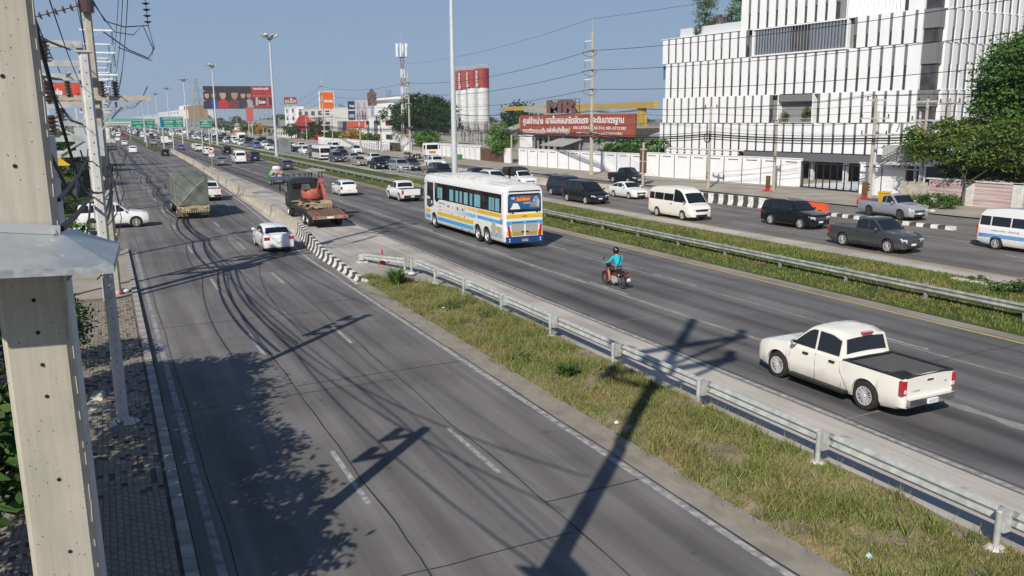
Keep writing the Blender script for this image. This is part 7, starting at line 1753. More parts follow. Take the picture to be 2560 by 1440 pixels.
# telecom mast, lattice pylon
A = PX(1012, 365, 72); r = empty('telecom_mast', (A.x, A.y, 0), 0, 'red and white telecom mast with panel antennas behind the big spreading tree', 'mast')
z1 = PX(1007, 128, 72).z; zz = np.linspace(0, z1, 12)
for i in range(11):
    a_, b_ = zz[i], zz[i+1]; s0 = .9-.5*i/11; m_ = MB()
    for k in range(3):
        t0 = 2*PI*k/3; t1 = 2*PI*(k+1)/3; p = lambda t_, z: (math.cos(t_)*s0, math.sin(t_)*s0, z)
        m_.bar(p(t0, a_), p(t0, b_), .14); m_.bar(p(t0, a_), p(t1, b_), .07); m_.bar(p(t0, b_), p(t1, b_), .07)
    m_.put('mast_section', MT['stripr'] if i % 2 else MT['signt'], r)
for k in range(6): a_ = k*PI/3; MB().box((math.cos(a_)*1.4, math.sin(a_)*1.4, z1+.3), (.3, .35, 3.4)).put('antenna_panel', MT['signt'], r)
MB().lathe([(.4, -1.6), (1.5, -1.4), (1.5, -1.3), (.4, -1.3)], 12, c=(0, 0, z1)).put('antenna_ring', MT['metal'], r); MB().tube((0, 0, z1), (0, 0, z1+5), .05, n=5).put('lightning_rod', MT['metal'], r)
A = PY(497, 310, 420); r = empty('lattice_pylon', (A.x, 420, 0), 0, 'grey lattice power pylon far off between the lamp posts', 'pylon')
z1 = PY(490, 195, 420).z; m_ = MB(); N = 12
for i in range(N):
    a_, b_ = z1*i/N, z1*(i+1)/N; s0 = 2.0*(1-i/N)+.4; s1 = 2.0*(1-(i+1)/N)+.4; cs = [(-1, -1), (1, -1), (1, 1), (-1, 1)]
    for k in range(4):
        (x, y), (x2, y2) = cs[k], cs[(k+1) % 4]
        m_.bar((x*s0, y*s0, a_), (x*s1, y*s1, b_), .18); m_.bar((x*s0, y*s0, a_), (x2*s1, y2*s1, b_), .08); m_.bar((x2*s0, y2*s0, a_), (x*s1, y*s1, b_), .08)
m_.put('tower_frame', MT['metald'], r)
for z in (z1*.62, z1*.78, z1*.93): MB().bar((-4, 0, z), (4, 0, z), .25).bar((-4, 0, z), (0, 0, z+1.5), .15).bar((4, 0, z), (0, 0, z+1.5), .15).put('cross_arm', MT['metald'], r)
# ================================================================ UTILITY POLES AND WIRES
def disc_string(p0, p1, n, r=.125, root=None, mat=None, name='insulator_string'):
    p0 = Vector(p0); p1 = Vector(p1); m_ = MB().tube(p0, p1, .02, n=5); d = (p1-p0); 
    for k in range(n):
        a = p0+d*((k+.35)/n); b_ = p0+d*((k+.62)/n); m_.tube(a, b_, r, r*.45, 10)
    return m_.put(name, mat or MT['ins'], root, 40)
def pin(p, h, r, root, mat=None):
    m_ = MB(); n = 5
    for k in range(n): m_.lathe([(r*.55, k*h/n), (r*(1-.05*k), k*h/n+.01), (r*.9, k*h/n+h/n*.45), (r*.5, k*h/n+h/n*.6)], 12, c=tuple(p))
    m_.tube(Vector(p)+Vector((0, 0, -.08)), Vector(p)+Vector((0, 0, h)), r*.5, n=10); return m_.put('insulator', mat or MT['ins'], root, 40)
def sqpole(root, h, w0, w1, mat, name='shaft', x=0, y=0, ch=.2):
    m_ = MB(); rings = []
    for z, w in ((-.3, w0), (h, w1)):
        c = w*ch; a = w/2
        rings.append([(x+px, y+py, z) for px, py in ((-a+c, -a), (a-c, -a), (a, -a+c), (a, a-c), (a-c, a), (-a+c, a), (-a, a-c), (-a, -a+c))])
    return m_.loft(rings).put(name, mat, root)
GP = 'concrete poles along the left pavement'
# foreground pole with metal hood
FPm, t, b = node_mat('foreground_pole_concrete')
tc = t.nodes.new('ShaderNodeTexCoord'); v = tc.outputs['Object']
c = ramp_n(t, noise_n(t, v, 2.2, 6, .6), [(.3, (.38, .35, .285)), (.7, (.45, .415, .34))])
vo = t.nodes.new('ShaderNodeTexVoronoi'); vo.inputs['Scale'].default_value = 26; vo.inputs['Randomness'].default_value = 1; t.links.new(v, vo.inputs['Vector'])
pit = ramp_n(t, vo.outputs['Distance'], [(.075, grey(.28)), (.11, grey(1))])
stk = ramp_n(t, noise_n(t, v, 1, 5, .7, (14, 14, .5)), [(.3, grey(.80)), (.6, grey(1.04))]); c = mix_n(t, c, stk, 1.0, 'MULTIPLY')
t.links.new(mix_n(t, c, pit, 1.0, 'MULTIPLY'), b.inputs['Base Color']); b.inputs['Roughness'].default_value = .8
bp = t.nodes.new('ShaderNodeBump'); bp.inputs['Strength'].default_value = .35; bp.inputs['Distance'].default_value = .01
t.links.new(mix_n(t, pit, noise_n(t, v, 70, 5, .7), .4), bp.inputs['Height']); t.links.new(bp.outputs[0], b.inputs['Normal'])
YF = 4.62
pl = PY(-22, 690, YF); pr = PY(163, 690, YF); wF = pr.x-pl.x; cx = (pl.x+pr.x)/2
fp = empty('concrete_pole', (cx, YF, 0), 0, 'huge square concrete pole in the left foreground with drilled holes', 'pole')
m_ = MB(); rings = []
for z in (-.3, 20.0):
    w = wF*(1.0 if z < 1 else .86); a = w/2; c_ = .022; dpt = wF*.86
    rings.append([(px, py, z) for px, py in ((-a+c_, 0), (a-c_, 0), (a, c_), (a, dpt-c_), (a-c_, dpt), (-a+c_, dpt), (-a, dpt-c_), (-a, c_))])
m_.loft(rings).put('shaft', FPm, fp)
for px, py in ((6, 190), (37, 415), (84, 751), (95, 832), (106, 912), (117, 991), (147, 1199), (175, 1379), (62, 600)):
    p = PY(px, py, YF-.003)
    if py == 600: continue
    MB().lathe([(.001, .0), (.0135, .0), (.0145, .004)], 12).v and None
    m_ = MB().tube((p.x-cx, -.004, p.z), (p.x-cx, .03, p.z), .0095, n=12); m_.put('bolt_hole', MT['dark'], fp)
m_ = MB(); rs = random.Random(2)
for k in range(60):
    z = 1+k*.14+rs.uniform(-.04, .04); m_.box((wF/2*(.985-.0007*k)+rs.uniform(-.003, .003), .010+rs.uniform(-.003, .003), z), (.004, .007, rs.uniform(.02, .13)), 0, Matrix.Rotation(rs.uniform(-.04, .04), 3, 'Y'))
tag(m_.put('chipped_edge', M('chipped_edge_light', (.47, .44, .37), .9), fp), kind='stuff')
# cross arms high on the foreground pole, out of the picture: their shadows fall on the road
for z, L in ((17.2, 2.6), (15.2, 2.4)):
    MB().b2(-L, L, -.2, .0, z, z+.3).put('cross_arm', MT['concl'], fp); MB().bar((0, -.06, z-1.5), (L*.9, -.06, z), .14).bar((0, -.06, z-1.5), (-L*.9, -.06, z), .14).put('arm_brace', MT['metal'], fp)
    for q in (-.9, .9): pin((q*L, -.1, z+.3), .6, .2, fp)
# metal hood around it
HM = M('galvanised_hood_sheet', (.36, .39, .40), .38, .5, rgb2=(.44, .47, .48), vscale=7)
t = HM.node_tree; b = t.nodes['Principled BSDF']; tc = t.nodes.new('ShaderNodeTexCoord'); src = b.inputs['Base Color'].links[0].from_socket
spt = ramp_n(t, noise_n(t, tc.outputs['Object'], 16, 2, .5), [(.68, grey(0)), (.72, grey(.8))]); t.links.new(mix_n(t, src, (.62, .62, .60), spt), b.inputs['Base Color'])
hd = empty('metal_hood', (cx, YF, 0), 0, 'galvanised sheet metal hood clasped round the foreground pole', 'hood')
def L_(px, py, Y): p = PY(px, py, Y); return Vector((p.x-cx, p.y-YF, p.z))
A1 = L_(-190, 568, YF-.01); B1 = L_(152, 584, YF-.01); C1 = L_(300, 607, YF+.34); D1 = L_(284, 664, YF-.42); E1 = L_(-330, 690, YF-.42); B2 = L_(178, 571, YF+.36); C0 = L_(-330, 600, YF+.34)
th = Vector((0, 0, -.012))
def slab(pts, name): 
    m_ = MB().loft([pts, [p+th for p in pts]]); return m_.put(name, HM, hd)
slab([A1, B1, D1, E1], 'front_sheet'); slab([B1, C1, D1], 'right_sheet'); slab([B1, B2, C1], 'back_sheet')
slab([A1, E1, C0], 'left_sheet')
dz = Vector((0, 0, -.035)); o_ = Vector((0, -.004, 0))
MB().loft([[E1+o_, D1+o_, D1+dz+o_, E1+dz+o_], [E1-o_*2, D1-o_*2, D1+dz-o_*2, E1+dz-o_*2]]).put('front_lip', M('shiny_lip', (.5, .52, .53), .3, .6, var=.25, vscale=18), hd)
MB().loft([[D1, C1, C1+dz, D1+dz], [D1+Vector((-.01, 0, 0)), C1+Vector((-.01, 0, 0)), C1+dz+Vector((-.01, 0, 0)), D1+dz+Vector((-.01, 0, 0))]]).put('side_lip', HM, hd)
MB().bar(A1+Vector((0, -.012, .018)), B1+Vector((0, -.012, .018)), .012, .045).put('clamp_strap', M('strap_bright', (.6, .6, .6), .3, .6), hd)
MB().tube(B1+Vector((-.03, -.03, .015)), B1+Vector((-.03, 0, .015)), .012, n=8).put('bolt', MT['metal'], hd)
for i, (px, py) in enumerate(((99, 588), (186, 610), (108, 627), (83, 648), (190, 640), (30, 660))):
    p = L_(px, py, YF-.2); 
# white stub pole at Y=21.8
g = G(310, 1063); zt = PY(200, 131, 21.8).z
st_ = empty('concrete_pole', (-.18, 21.8, 0), 0, 'slender pale pole with a line of bolt holes, standing in broken paving', 'pole', GP)
sqpole(st_, zt, .27, .22, MT['concl'])
for k in range(32):
    z = .9+k*.26; MB().tube((rs.uniform(-.02, .02), -.137+.0008*k, z), (0, -.11, z), .014, n=8).put('bolt_hole', MT['dark'], st_)
MB().b2(-.17, .17, -.15, .15, zt, zt+.04).put('cap_plate', MT['metal'], st_)
s2_ = empty('concrete_pole', (-.62, 11.2, 0), 0, 'short concrete pole hidden right behind the huge foreground pole', 'pole', GP); sqpole(s2_, 7.2, .30, .26, MT['concl'])
for rt, hh in ((s2_, 7.2), (st_, zt)):
    for dz in (.25, 1.15, 2.9 if hh < 8 else 1.9):
        MB().b2(-.95, -.1, -.06, .06, hh-dz-.07, hh-dz+.07).put('insulator_arm', MT['metal'], rt); pin((-.8, 0, hh-dz+.1), .42, .15, rt)
for i, (x, y, s) in enumerate(((-.05, 21.5, .22), (-.4, 21.55, .14), (.12, 21.6, .12))): tag(MB().box((0, 0, s*.35), (s*1.3, s, s*.7), 0, Matrix.Rotation(.4*i, 3, 'Z'), .6).put('broken_stone', MT['concl'], loc=(x, y, .11)), ['largest stone at the foot of the slender pale pole', 'flat stone left of the slender pale pole', 'small stone right of the slender pale pole'][i], 'stone')
for i, (px, py, s) in enumerate(((232, 1022, .32), (262, 1020, .2), (245, 995, .35), (215, 1000, .18))): g = G(px, py, .11); tag(MB().box((0, 0, s*.2), (s*1.4, s, s*.5), 0, Matrix.Rotation(.7*i, 3, 'Z'), .7).put('rubble', MT['barrier'], loc=(g.x, g.y, .11)), ['wide rubble block in the shaded paving gap', 'right rubble block in the shaded paving gap', 'rear rubble slab in the paving gap', 'small left rubble lump in the paving gap'][i], 'rubble')
def tallpole(y, x, h, label, arms=True, side=1, group=GP, hw=.40, near=False):
    r = empty('concrete_pole', (x, y, 0), 0, label, 'pole', group); sqpole(r, h, hw, .22, MT['conc'])
    MB().tube((0, 0, h), (0, 0, h+.9), .03, n=5).put('top_spike', MT['metal'], r)
    if arms:
        for z in (h-1.2, h-2.9, h-4.6):
            MB().b2(-.5 if side > 0 else -1.9, 1.9 if side > 0 else .5, -.26, -.16, z-.06, z+.06).put('cross_arm', MT['signt'], r)
            MB().bar((0, -.2, z-.8), (side*1.1, -.2, z), .05).bar((0, -.2, z-.8), (-side*.45, -.2, z), .05).put('arm_brace', MT['metal'], r)
            disc_string((side*1.8, -.2, z-.05), (side*1.8, -.2, z-1.1), 7, .12, r)
    return r
def lowarm(r, z, L=1.25, n=3, mat='concl', y=-.26):
    MB().b2(-L, L, y-.06, y+.06, z-.07, z+.07).put('cross_arm', MT[mat], r)
    for k in range(n): x = -L+.15+(2*L-.3)*k/(n-1); pin((x, y, z+.1), .28, .085, r)
    MB().bar((0, y, z-.7), (L*.6, y, z-.05), .05).bar((0, y, z-.7), (-L*.6, y, z-.05), .05).put('arm_brace', MT['metal'], r)
XL = -.05
C_ = tallpole(39, XL, 20, 'tall brown concrete pole right behind the slender pale pole', arms=True)
zc = PY(222, 245, 38.7).z
MB().b2(-1.9, 2.05, -.32, -.22, zc-.10, zc+.10).put('cross_arm', MT['conc'], C_)
for px in (172, 257, 291): p = PY(px, 241, 38.7); pin((p.x-XL, -.27, zc+.12), .55, .16, C_)
MB().bar((.05, -.27, zc-1.3), (1.2, -.27, zc-.05), .07).put('arm_brace', MT['metal'], C_)
MB().tube((.0, -.3, 11.6), (0, -.3, 12.4), .27, n=12).put('pin_transformer', MT['ins'], C_)
disc_string((-.15, -.3, 11.9), (-3.2, -.6, 10.9), 11, .17, C_)
disc_string((2.15, -.3, 13.6), (2.2, -.3, 11.2), 10, .17, C_)
MB().path([(.1, -.3, 12.4), (.6, -.4, 11.3), (1.3, -.4, 11.1), (2.2, -.3, 11.2), (2.35, -.3, 10.3), (2.1, -.3, 9.9), (1.4, -.3, 10.2), (.5, -.3, 10.9)], .025, 5).put('jumper_wire', MT['wire'], C_)
MB().path([(.1, -.3, 12.2), (.9, -.35, 10.9), (1.6, -.35, 10.8), (2.0, -.3, 11.2), (2.3, -.3, 10.3), (2.2, -.3, 9.8), (1.0, -.3, 10.3)], .02, 5).put('jumper_wire', MT['wire'], C_)
MB().b2(-.24, .24, -.24, .24, 4.2, 4.5).put('steel_band', MT['metal'], C_)
# switch frame left of pole C
sf = empty('switch_frame', (XL-1.6, 37.5, 0), 0, 'pale steel switch frame with brown insulators between the two nearest poles', 'switch frame')
def sfz(py): return PY(160, py, 37.5).z
for i, (py, n) in enumerate(((110, 1), (192, 1), (306, 1), (385, 1))):
    z = sfz(py); m_ = MB().b2(-2.2, 1.3, -.07, .07, z-.13, z+.13); m_.put('frame_beam', MT['metal'], sf)
    pin(((-.6, -1.2, .3, -1.6)[i], -.02, z+.2), .62, .20, sf); MB().tube(((-.6, -1.2, .3, -1.6)[i], -.02, z+.12), ((-.6, -1.2, .3, -1.6)[i], -.02, z+.3), .12, n=10).put('insulator_base', MT['concl'], sf)
for x in (-2.1, 1.2): MB().b2(x-.12, x+.12, .08, .2, 0, sfz(105)).put('frame_post', MT['metal'], sf)
MB().bar((.9, -.1, sfz(110)), (1.2, -.1, sfz(150)), .05).bar((1.2, -.1, sfz(150)), (.6, -.1, sfz(190)), .05).bar((-.2, -.1, sfz(306)), (1.0, -.1, sfz(350)), .09).bar((1.0, -.1, sfz(350)), (.1, -.1, sfz(386)), .09).put('brace', MT['metal'], sf)
MB().b2(.7, 1.7, -.1, .5, sfz(392), sfz(306)-.2).put('switch_box', M('pale_grey_box', (.42, .45, .48), .5), sf)
MB().path([(-2.3, -.1, sfz(75)), (-1.2, -.1, sfz(74)), (-.6, -.1, sfz(73)), (.2, -.1, sfz(105)), (.9, -.1, sfz(125))], .035, 5).put('jumper_wire', MT['wire'], sf); MB().path([(-2.2, -.1, sfz(120)), (-1.6, -.1, sfz(155)), (-1.2, -.1, sfz(158)), (-.4, -.1, sfz(188)), (.5, -.1, sfz(200))], .035, 5).put('jumper_wire', MT['wire'], sf)
MB().path([(-1.9, -.1, sfz(290)), (-.6, -.1, sfz(272)), (.3, -.1, sfz(265)), (.6, -.1, sfz(300)), (1.0, -.1, sfz(310))], .035, 5).put('jumper_wire', MT['wire'], sf)
ys_ = [76, 97, 118, 139, 160, 181, 202, 224, 250, 280, 310, 345, 380, 420, 460, 500]
for i, y in enumerate(ys_):
    r = tallpole(y, XL-.25, 16.2 if i else 15.6, ('second tall pole with three white arms, beyond the brown pole' if i == 0 else 'third tall pole with three white arms on the left' if i == 1 else 'one of the tall poles receding along the left pavement'), side=1)
    if i < 8: lowarm(r, 9.2, 1.2, 3); lowarm(r, 8.1, 1.1, 2)
for i, y in enumerate((50.5, 78.5, 87, 108, 129, 150, 171, 192)):
    r = empty('concrete_pole', (XL+.15, y, 0), 0, ['short pole with a striped foot just before the side road', 'first short pole beyond the side road', 'short pole carrying drum transformers', 'one of the short poles beside the left kerb'][min(i, 3)], 'pole', GP)
    sqpole(r, 8.6, .26, .18, MT['conc']); lowarm(r, 8.0, .9, 3, 'metal')
    if i < 3:
        for k in range(4): MB().box((0, -.131+.001*k, .7+k*.22), (.28, .012, .11), 0, Matrix.Rotation(.5, 3, 'Y')).put('hazard_stripe', MT['yel'] if k % 2 else MT['black'], r)
        MB().b2(-.5, .9, -.35, -.15, 5.0, 5.12).put('cable_bracket', MT['black'], r)
    if i in (1, 2, 3):
        for k in range(3 if i == 2 else 1): MB().tube((-.5+k*.5, -.4, 5.8), (-.5+k*.5, -.4, 6.8), .24, n=12).put('transformer_drum', MT['concl'], r, 50)
        MB().b2(-.9, .9, -.7, .1, 5.65, 5.78).put('platform', MT['concl'], r)
    MB().tube((-.1, -.2, 0), (-.1, -.2, 5), .05, n=6).put('riser_pipe', MT['stripr'], r)
    MB().path([(-.3, -.25, 4.9), (-.1, -.4, 4.4), (.2, -.42, 4.6), (.3, -.3, 5.1), (0, -.25, 5.2), (-.3, -.25, 4.9)], .05, 5).put('cable_coil', MT['wire'], r)
# wires ------------------------------------------------------
def catenary(pts, sag, r, name, label, group, seg=10, mat=None, n=5):
    P = []
    for a, b_ in zip(pts, pts[1:]):
        a = Vector(a); b_ = Vector(b_)
        for k in range(seg):
            t_ = k/seg; p = a.lerp(b_, t_); p.z -= 4*sag*t_*(1-t_)*min(1.5, ((b_-a).length/24)); P.append(p)
    P.append(Vector(pts[-1])); m_ = MB().path(P, r, n)
    return tag(m_.put(name, mat or MT['wire'], None), label, 'cable', group)
GW = 'wires strung along the left poles'
yl = [-18, 4.9, 21.9, 38.7]+[y-.2 for y in ys_[:12]]
def wl_(x, zs, sag, r, lab, y_list=None): 
    Y_ = y_list or (yl[3:] if x > .5 else yl[2:]); catenary([(x+.0, y, zs if not callable(zs) else zs(y)) for y in Y_], sag, r, 'power_cable', lab, GW)
for x, z, l in ((1.75, lambda y: 15.0-1.1 if y > 50 else (17.7 if y > 30 else 19), 'top bare wire hung from the white arms of the left poles'), (1.75, lambda y: 12.2 if y > 50 else 16 if y > 30 else 17.5, 'middle bare wire hung from the white arms of the left poles'), (1.75, lambda y: 10.5 if y > 50 else (14.3 if y > 30 else 16), 'lowest bare wire hung from the white arms of the left poles')):
    wl_(x, z, .45, .022, l)
for i, (x, z) in enumerate(((-1.3, 9.45), (-.2, 9.45), (1.0, 9.35), (1.9, 8.75))): wl_(x, (lambda y, z=z: z+(3.6 if y < 20 else 1.2 if y < 30 else 0)), .4, .02, ['left wire on the short cross arms', 'inner wire on the short cross arms', 'right wire on the short cross arms', 'outermost wire of the brown pole cross arm'][i])
ylc = [-18, 5.15, 21.9, 38.7, 50.5, 64, 78.5, 97, 120, 143, 167, 190, 224, 280]
for i, (x, z, r_) in enumerate(((.15, 5.0, .055), (.3, 4.85, .045), (.05, 4.7, .05), (.45, 5.1, .03), (.25, 5.35, .035), (-.2, 5.6, .03), (.6, 4.6, .02), (-.4, 6.2, .02), (.8, 6.0, .016), (.35, 3.6, .018))):
    catenary([(x+.15*math.sin(y*.9+i*2) if y > 30 else -.38-.03*(i % 4)-(2 if y < 0 else 0), y, z+.22*math.sin(y*.37+i*1.7)+(0 if y > 30 else .3 if y > 20 else 1.2+.5*i)) for y in (ylc[1:] if i in (0, 3, 5) else ylc[2:])], .55+.12*(i % 3), (.022 if i in (0, 3, 5) else min(r_, .045)), 'communication_cable', ['thickest black telephone cable low along the left poles', 'second thick black telephone cable below it', 'third thick telephone cable nearest the footway', 'thin telephone cable on the road side of the bundle', 'thin telephone cable above the bundle', 'thin telephone cable on the footway side', 'drooping thin cable on the road side', 'single cable above the bundle on the footway side', 'single cable above the bundle on the road side', 'lowest thin cable hanging under the bundle'][i], 'telephone cables along the left poles')
for i in (0, 2, 5):
    x = -.42+.04*i; z = 7.2+.42*i; catenary([(x, 5.2, z+.8), (x+.05, 21.9, z+.1), (x+.1, 38.7, z-.6)], .3, .007, 'power_cable', ['lowest', 'second', 'third', 'fourth', 'fifth', 'topmost'][i]+' thin wire fanning from the foreground pole to the brown pole', GW)
# loose cable and thick one close to the foreground pole
catenary([PY(152, 572, 5.1), PY(228, 480, 13), Vector((.1, 38.6, 4.8))], .12, .02, 'communication_cable', 'thick black cable running from the metal hood up to the next poles', 'telephone cables along the left poles')
catenary([PY(145, 500, 5.1), PY(215, 400, 13), Vector((-.3, 38.6, 6.0))], .10, .014, 'communication_cable', 'second black cable above the one leaving the metal hood', 'telephone cables along the left poles')
MB_ = None
# far side poles -----------------------------------------------
GFP = 'poles along the far pavement'
def fpole(px, py, ptop, label, kind='low', armz=None, w=.26):
    g = G(px, py, .09); pt = PX(px+ (px-1370)*-.00, ptop, g.x).z if True else 0
    # height from the ray of the top row meeting the pole's vertical
    lo, hi = 0, 40
    for _ in range(40):
        m2 = (lo+hi)/2; q = CR.T @ np.array([g.x, g.y, m2-H]); yy = 720+F*q[1]/q[2]
        if yy > ptop: lo = m2
        else: hi = m2
    h = lo; r = empty('concrete_pole', (g.x, g.y, 0), 0, label, 'pole', GFP); sqpole(r, h, w, w*.7, MT['conc'])
    return r, h, g
FP = {}
for nm, px, py, pt, lab in (('t1', 1478, 437, 78, 'very tall pole with grey strain insulators in front of the red hoarding'), ('a', 1770, 471, 265, 'pole with three pin insulators before the left part of the office building'), ('b', 1933, 476, 303, 'pole with dark board left of the sliding gate'),
   ('c', 2172, 497, 243, 'leaning pole with cross arms and transformer behind the yellow bin'), ('d', 2298, 502, 246, 'pole with cross arms at the building corner'), ('e', 2352, 500, 250, 'second pole at the building corner, wrapped in cables'),
   ('f', 1607, 462, 345, 'short pole with double notice board before the white wall'), ('g', 1279, 408, 316, 'pole right of the round street tree'), ('h', 1146, 392, 290, 'thin pole beside the tractor lorry cab'), ('i', 954, 381, 280, 'pole left of the white gate pillars'), ('j', 902, 378, 290, 'pole below the orange red shop sign'),
   ('t2', 1026, 384, 178, 'tall pole in front of the big spreading tree'), ('k', 833, 366, 290, 'pole under the orange company sign'), ('t3', 812, 360, 195, 'thin tall pole crossing the orange company sign'), ('l', 768, 358, 290, 'pole beside the small street tree'), ('m', 700, 352, 295, 'pole left of the first street tree'), ('n', 660, 350, 285, 'pole in front of the picket fence')):
    r, h, g = fpole(px, py, pt, lab, w=.42 if nm in ('t1', 't2', 't3') else .28); FP[nm] = (r, h, g)
for nm in ('t1', 't2', 't3'):
    r, h, g = FP[nm]; MB().tube((0, 0, h), (0, 0, h+1.4), .03, n=5).put('top_spike', MT['metal'], r)
    for i in range(3):
        z = h-1.1-i*(2.35 if nm == 't1' else 2.2)*1.0
        MB().b2(-.05, .05, .0, 1.9, z-.06, z+.06).put('cross_arm', MT['signt'], r); MB().bar((0, .1, z+.55), (0, .9, z+.04), .04).put('arm_brace', MT['metal'], r)
        disc_string((0, 1.8, z-.05), (0, 1.75, z-1.3), 8, .11, r, MT['insg'])
        for s in (-1, 1): MB().tube((-.1, s*.2, z-1.15), (-.25, s*1.75, z-1.25), .15, n=10).put('strain_insulator', MT['insg'], r)
        MB().path([(-.25, -1.8, z-1.25), (-.2, -.9, z-1.9), (-.2, .4, z-2.0), (-.25, 1.8, z-1.6), (-.25, 2.0, z-1.25)], .025, 5).put('jumper_wire', MT['wire'], r)
GFW = 'wires strung along the far pavement'
def tz(nm, i): r, h, g = FP[nm]; return Vector((g.x-.25, g.y, h-2.35-i*(2.35 if nm == 't1' else 2.2)))
for i in range(3):
    e0 = Vector((63, 8, 17.5-i*2.35)); catenary([e0, tz('t1', i), tz('t2', i), tz('t3', i), Vector((62, 330, 13-i*2))], .9, .03, 'power_cable', ['top high wire passing the very tall pole on the far side', 'middle high wire passing the very tall pole on the far side', 'lowest high wire passing the very tall pole on the far side'][i], GFW)
catenary([Vector((63, 8, 20.5)), FP['t1'][2]+Vector((0, 0, FP['t1'][1]+1.4)), FP['t2'][2]+Vector((0, 0, FP['t2'][1]+1.4))], .6, .018, 'power_cable', 'thin earth wire over the top of the very tall pole', GFW)
def farm(nm, dz, L=1.0, n=3):
    r, h, g = FP[nm]; z = h-dz; MB().b2(-.06, .06, -L, L, z-.06, z+.06).put('cross_arm', MT['concl'], r)
    for k in range(n): pin((0, -L+.1+(2*L-.2)*k/(n-1), z+.08), .3, .09, r)
for nm in 'abcdeghijklmn': farm(nm, .25, 1.0 if nm != 'b' else .5)
for nm in 'cde': farm(nm, 1.8, 1.5, 3); farm(nm, 3.2, 1.4, 2)
order = ['e', 'd', 'c', 'a', 'f', 't1', 'g', 'h', 't2', 'i', 'j', 'k', 'l', 'm', 'n']
base = [Vector((64, 18, 0)), Vector((64.5, 38, 0))]+[FP[k][2] for k in order]
for i, (z, dx, r_) in enumerate(((5.6, -.2, .07), (5.4, -.25, .06), (5.15, -.2, .05), (5.85, -.15, .03), (6.7, .0, .02), (7.6, 0, .018), (9.0, -.1, .018), (9.05, .6, .018), (9.05, -.8, .018), (8.2, .2, .016))):
    pts = [Vector((p.x+dx, p.y, z*(1 if z > 6.5 else .96+.04*math.sin(p.y*.3)))) for p in base]
    if z > 8: pts = [Vector((p.x, p.y, min(p.z, 9.2) if k < 5 else 8.2)) for k, p in enumerate(pts)]
    catenary(pts, .28 if i < 4 else .4, r_, 'communication_cable' if i < 4 else 'power_cable', ['thickest black cable before the office building', 'second thick black cable before the office building', 'third thick black cable sagging below the others', 'thin cable just above the thick black bundle', 'single wire midway up the far poles', 'single wire above it on the far poles', 'centre wire on the far cross arms', 'inner wire on the far cross arms', 'street side wire on the far cross arms', 'lower bare wire under the far cross arms'][i], GFW)
r, h, g = FP['c']
for dy, nm in ((2.2, 'frame_post'), (-2.2, 'frame_post')): sqpole(r, h-1.2, .22, .18, MT['concl'], 'frame_post', 2.9, dy)
for z in (h-2.2, h-3.2, h-4.4, h-6.2): MB().b2(2.8, 3.0, -2.6, 2.6, z-.06, z+.06).put('frame_beam', MT['concl'], r)
for k in range(3): disc_string((2.9, -1.0+k*.8, h-2.3), (2.9, -.7+k*.8, h-3.0), 4, .1, r); pin((2.9, -1.1+k*.6, h-6.0), .5, .1, r)
MB().b2(2.3, 3.5, -1.9, 1.3, 3.0, 3.3).put('platform', MT['concl'], r); MB().b2(2.4, 3.4, -1.6, 1.0, 3.35, 4.7).put('transformer_tank', M('transformer_grey', (.42, .43, .42), .5), r)
for k in range(7): MB().b2(2.32, 2.40, -1.4+k*.34, -1.3+k*.34, 3.5, 4.6).put('cooling_fin', bpy.data.materials['transformer_grey'], r)
for nm in 'ct':
    if nm == 'c':
        for k in range(3): MB().box((-.15, 0, .9+k*.25), (.02, .3, .1), 0, Matrix.Rotation(.5, 3, 'X')).put('hazard_stripe', MT['black'], FP[nm][0])
for nm in ('a', 't1'):
    for k in range(4): MB().box((-.2 if nm == 't1' else -.145, 0, 1.0+k*.22), (.02, .2, .09), 0, Matrix.Rotation(.5, 3, 'X')).put('hazard_stripe', MT['black'] if k % 2 else MT['yel'], FP[nm][0])
r, h, g = FP['f']
for s in (-1, 1): MB().b2(-.06, .0, s*.35-.28, s*.35+.28, 1.4, 3.9).put('notice_board', MT['brass'], r)
MB().b2(-.03, .02, -.68, .68, 1.35, 1.4).b2(-.03, .02, -.68, .68, 3.9, 3.95).b2(-.07, -.05, -.68, .68, 2.6, 2.66).put('board_frame', MT['wallw'], r)
for nm in 'ae':
    r, h, g = FP[nm]; m_ = MB().path([(-.2, math.cos(t_)*.45+.2, 5.2+math.sin(t_)*.45) for t_ in np.linspace(0, 2*PI, 14)], .05, 5); m_.put('cable_coil', MT['wire'], r)
m_ = MB().box((0, 0, 0), (.6, .9, .25)); g = PX(2512, 341, 63); tag(m_.put('splice_box', MT['concl'], loc=g), 'pale splice box hanging on the thick cables before the right tree', 'cable box')
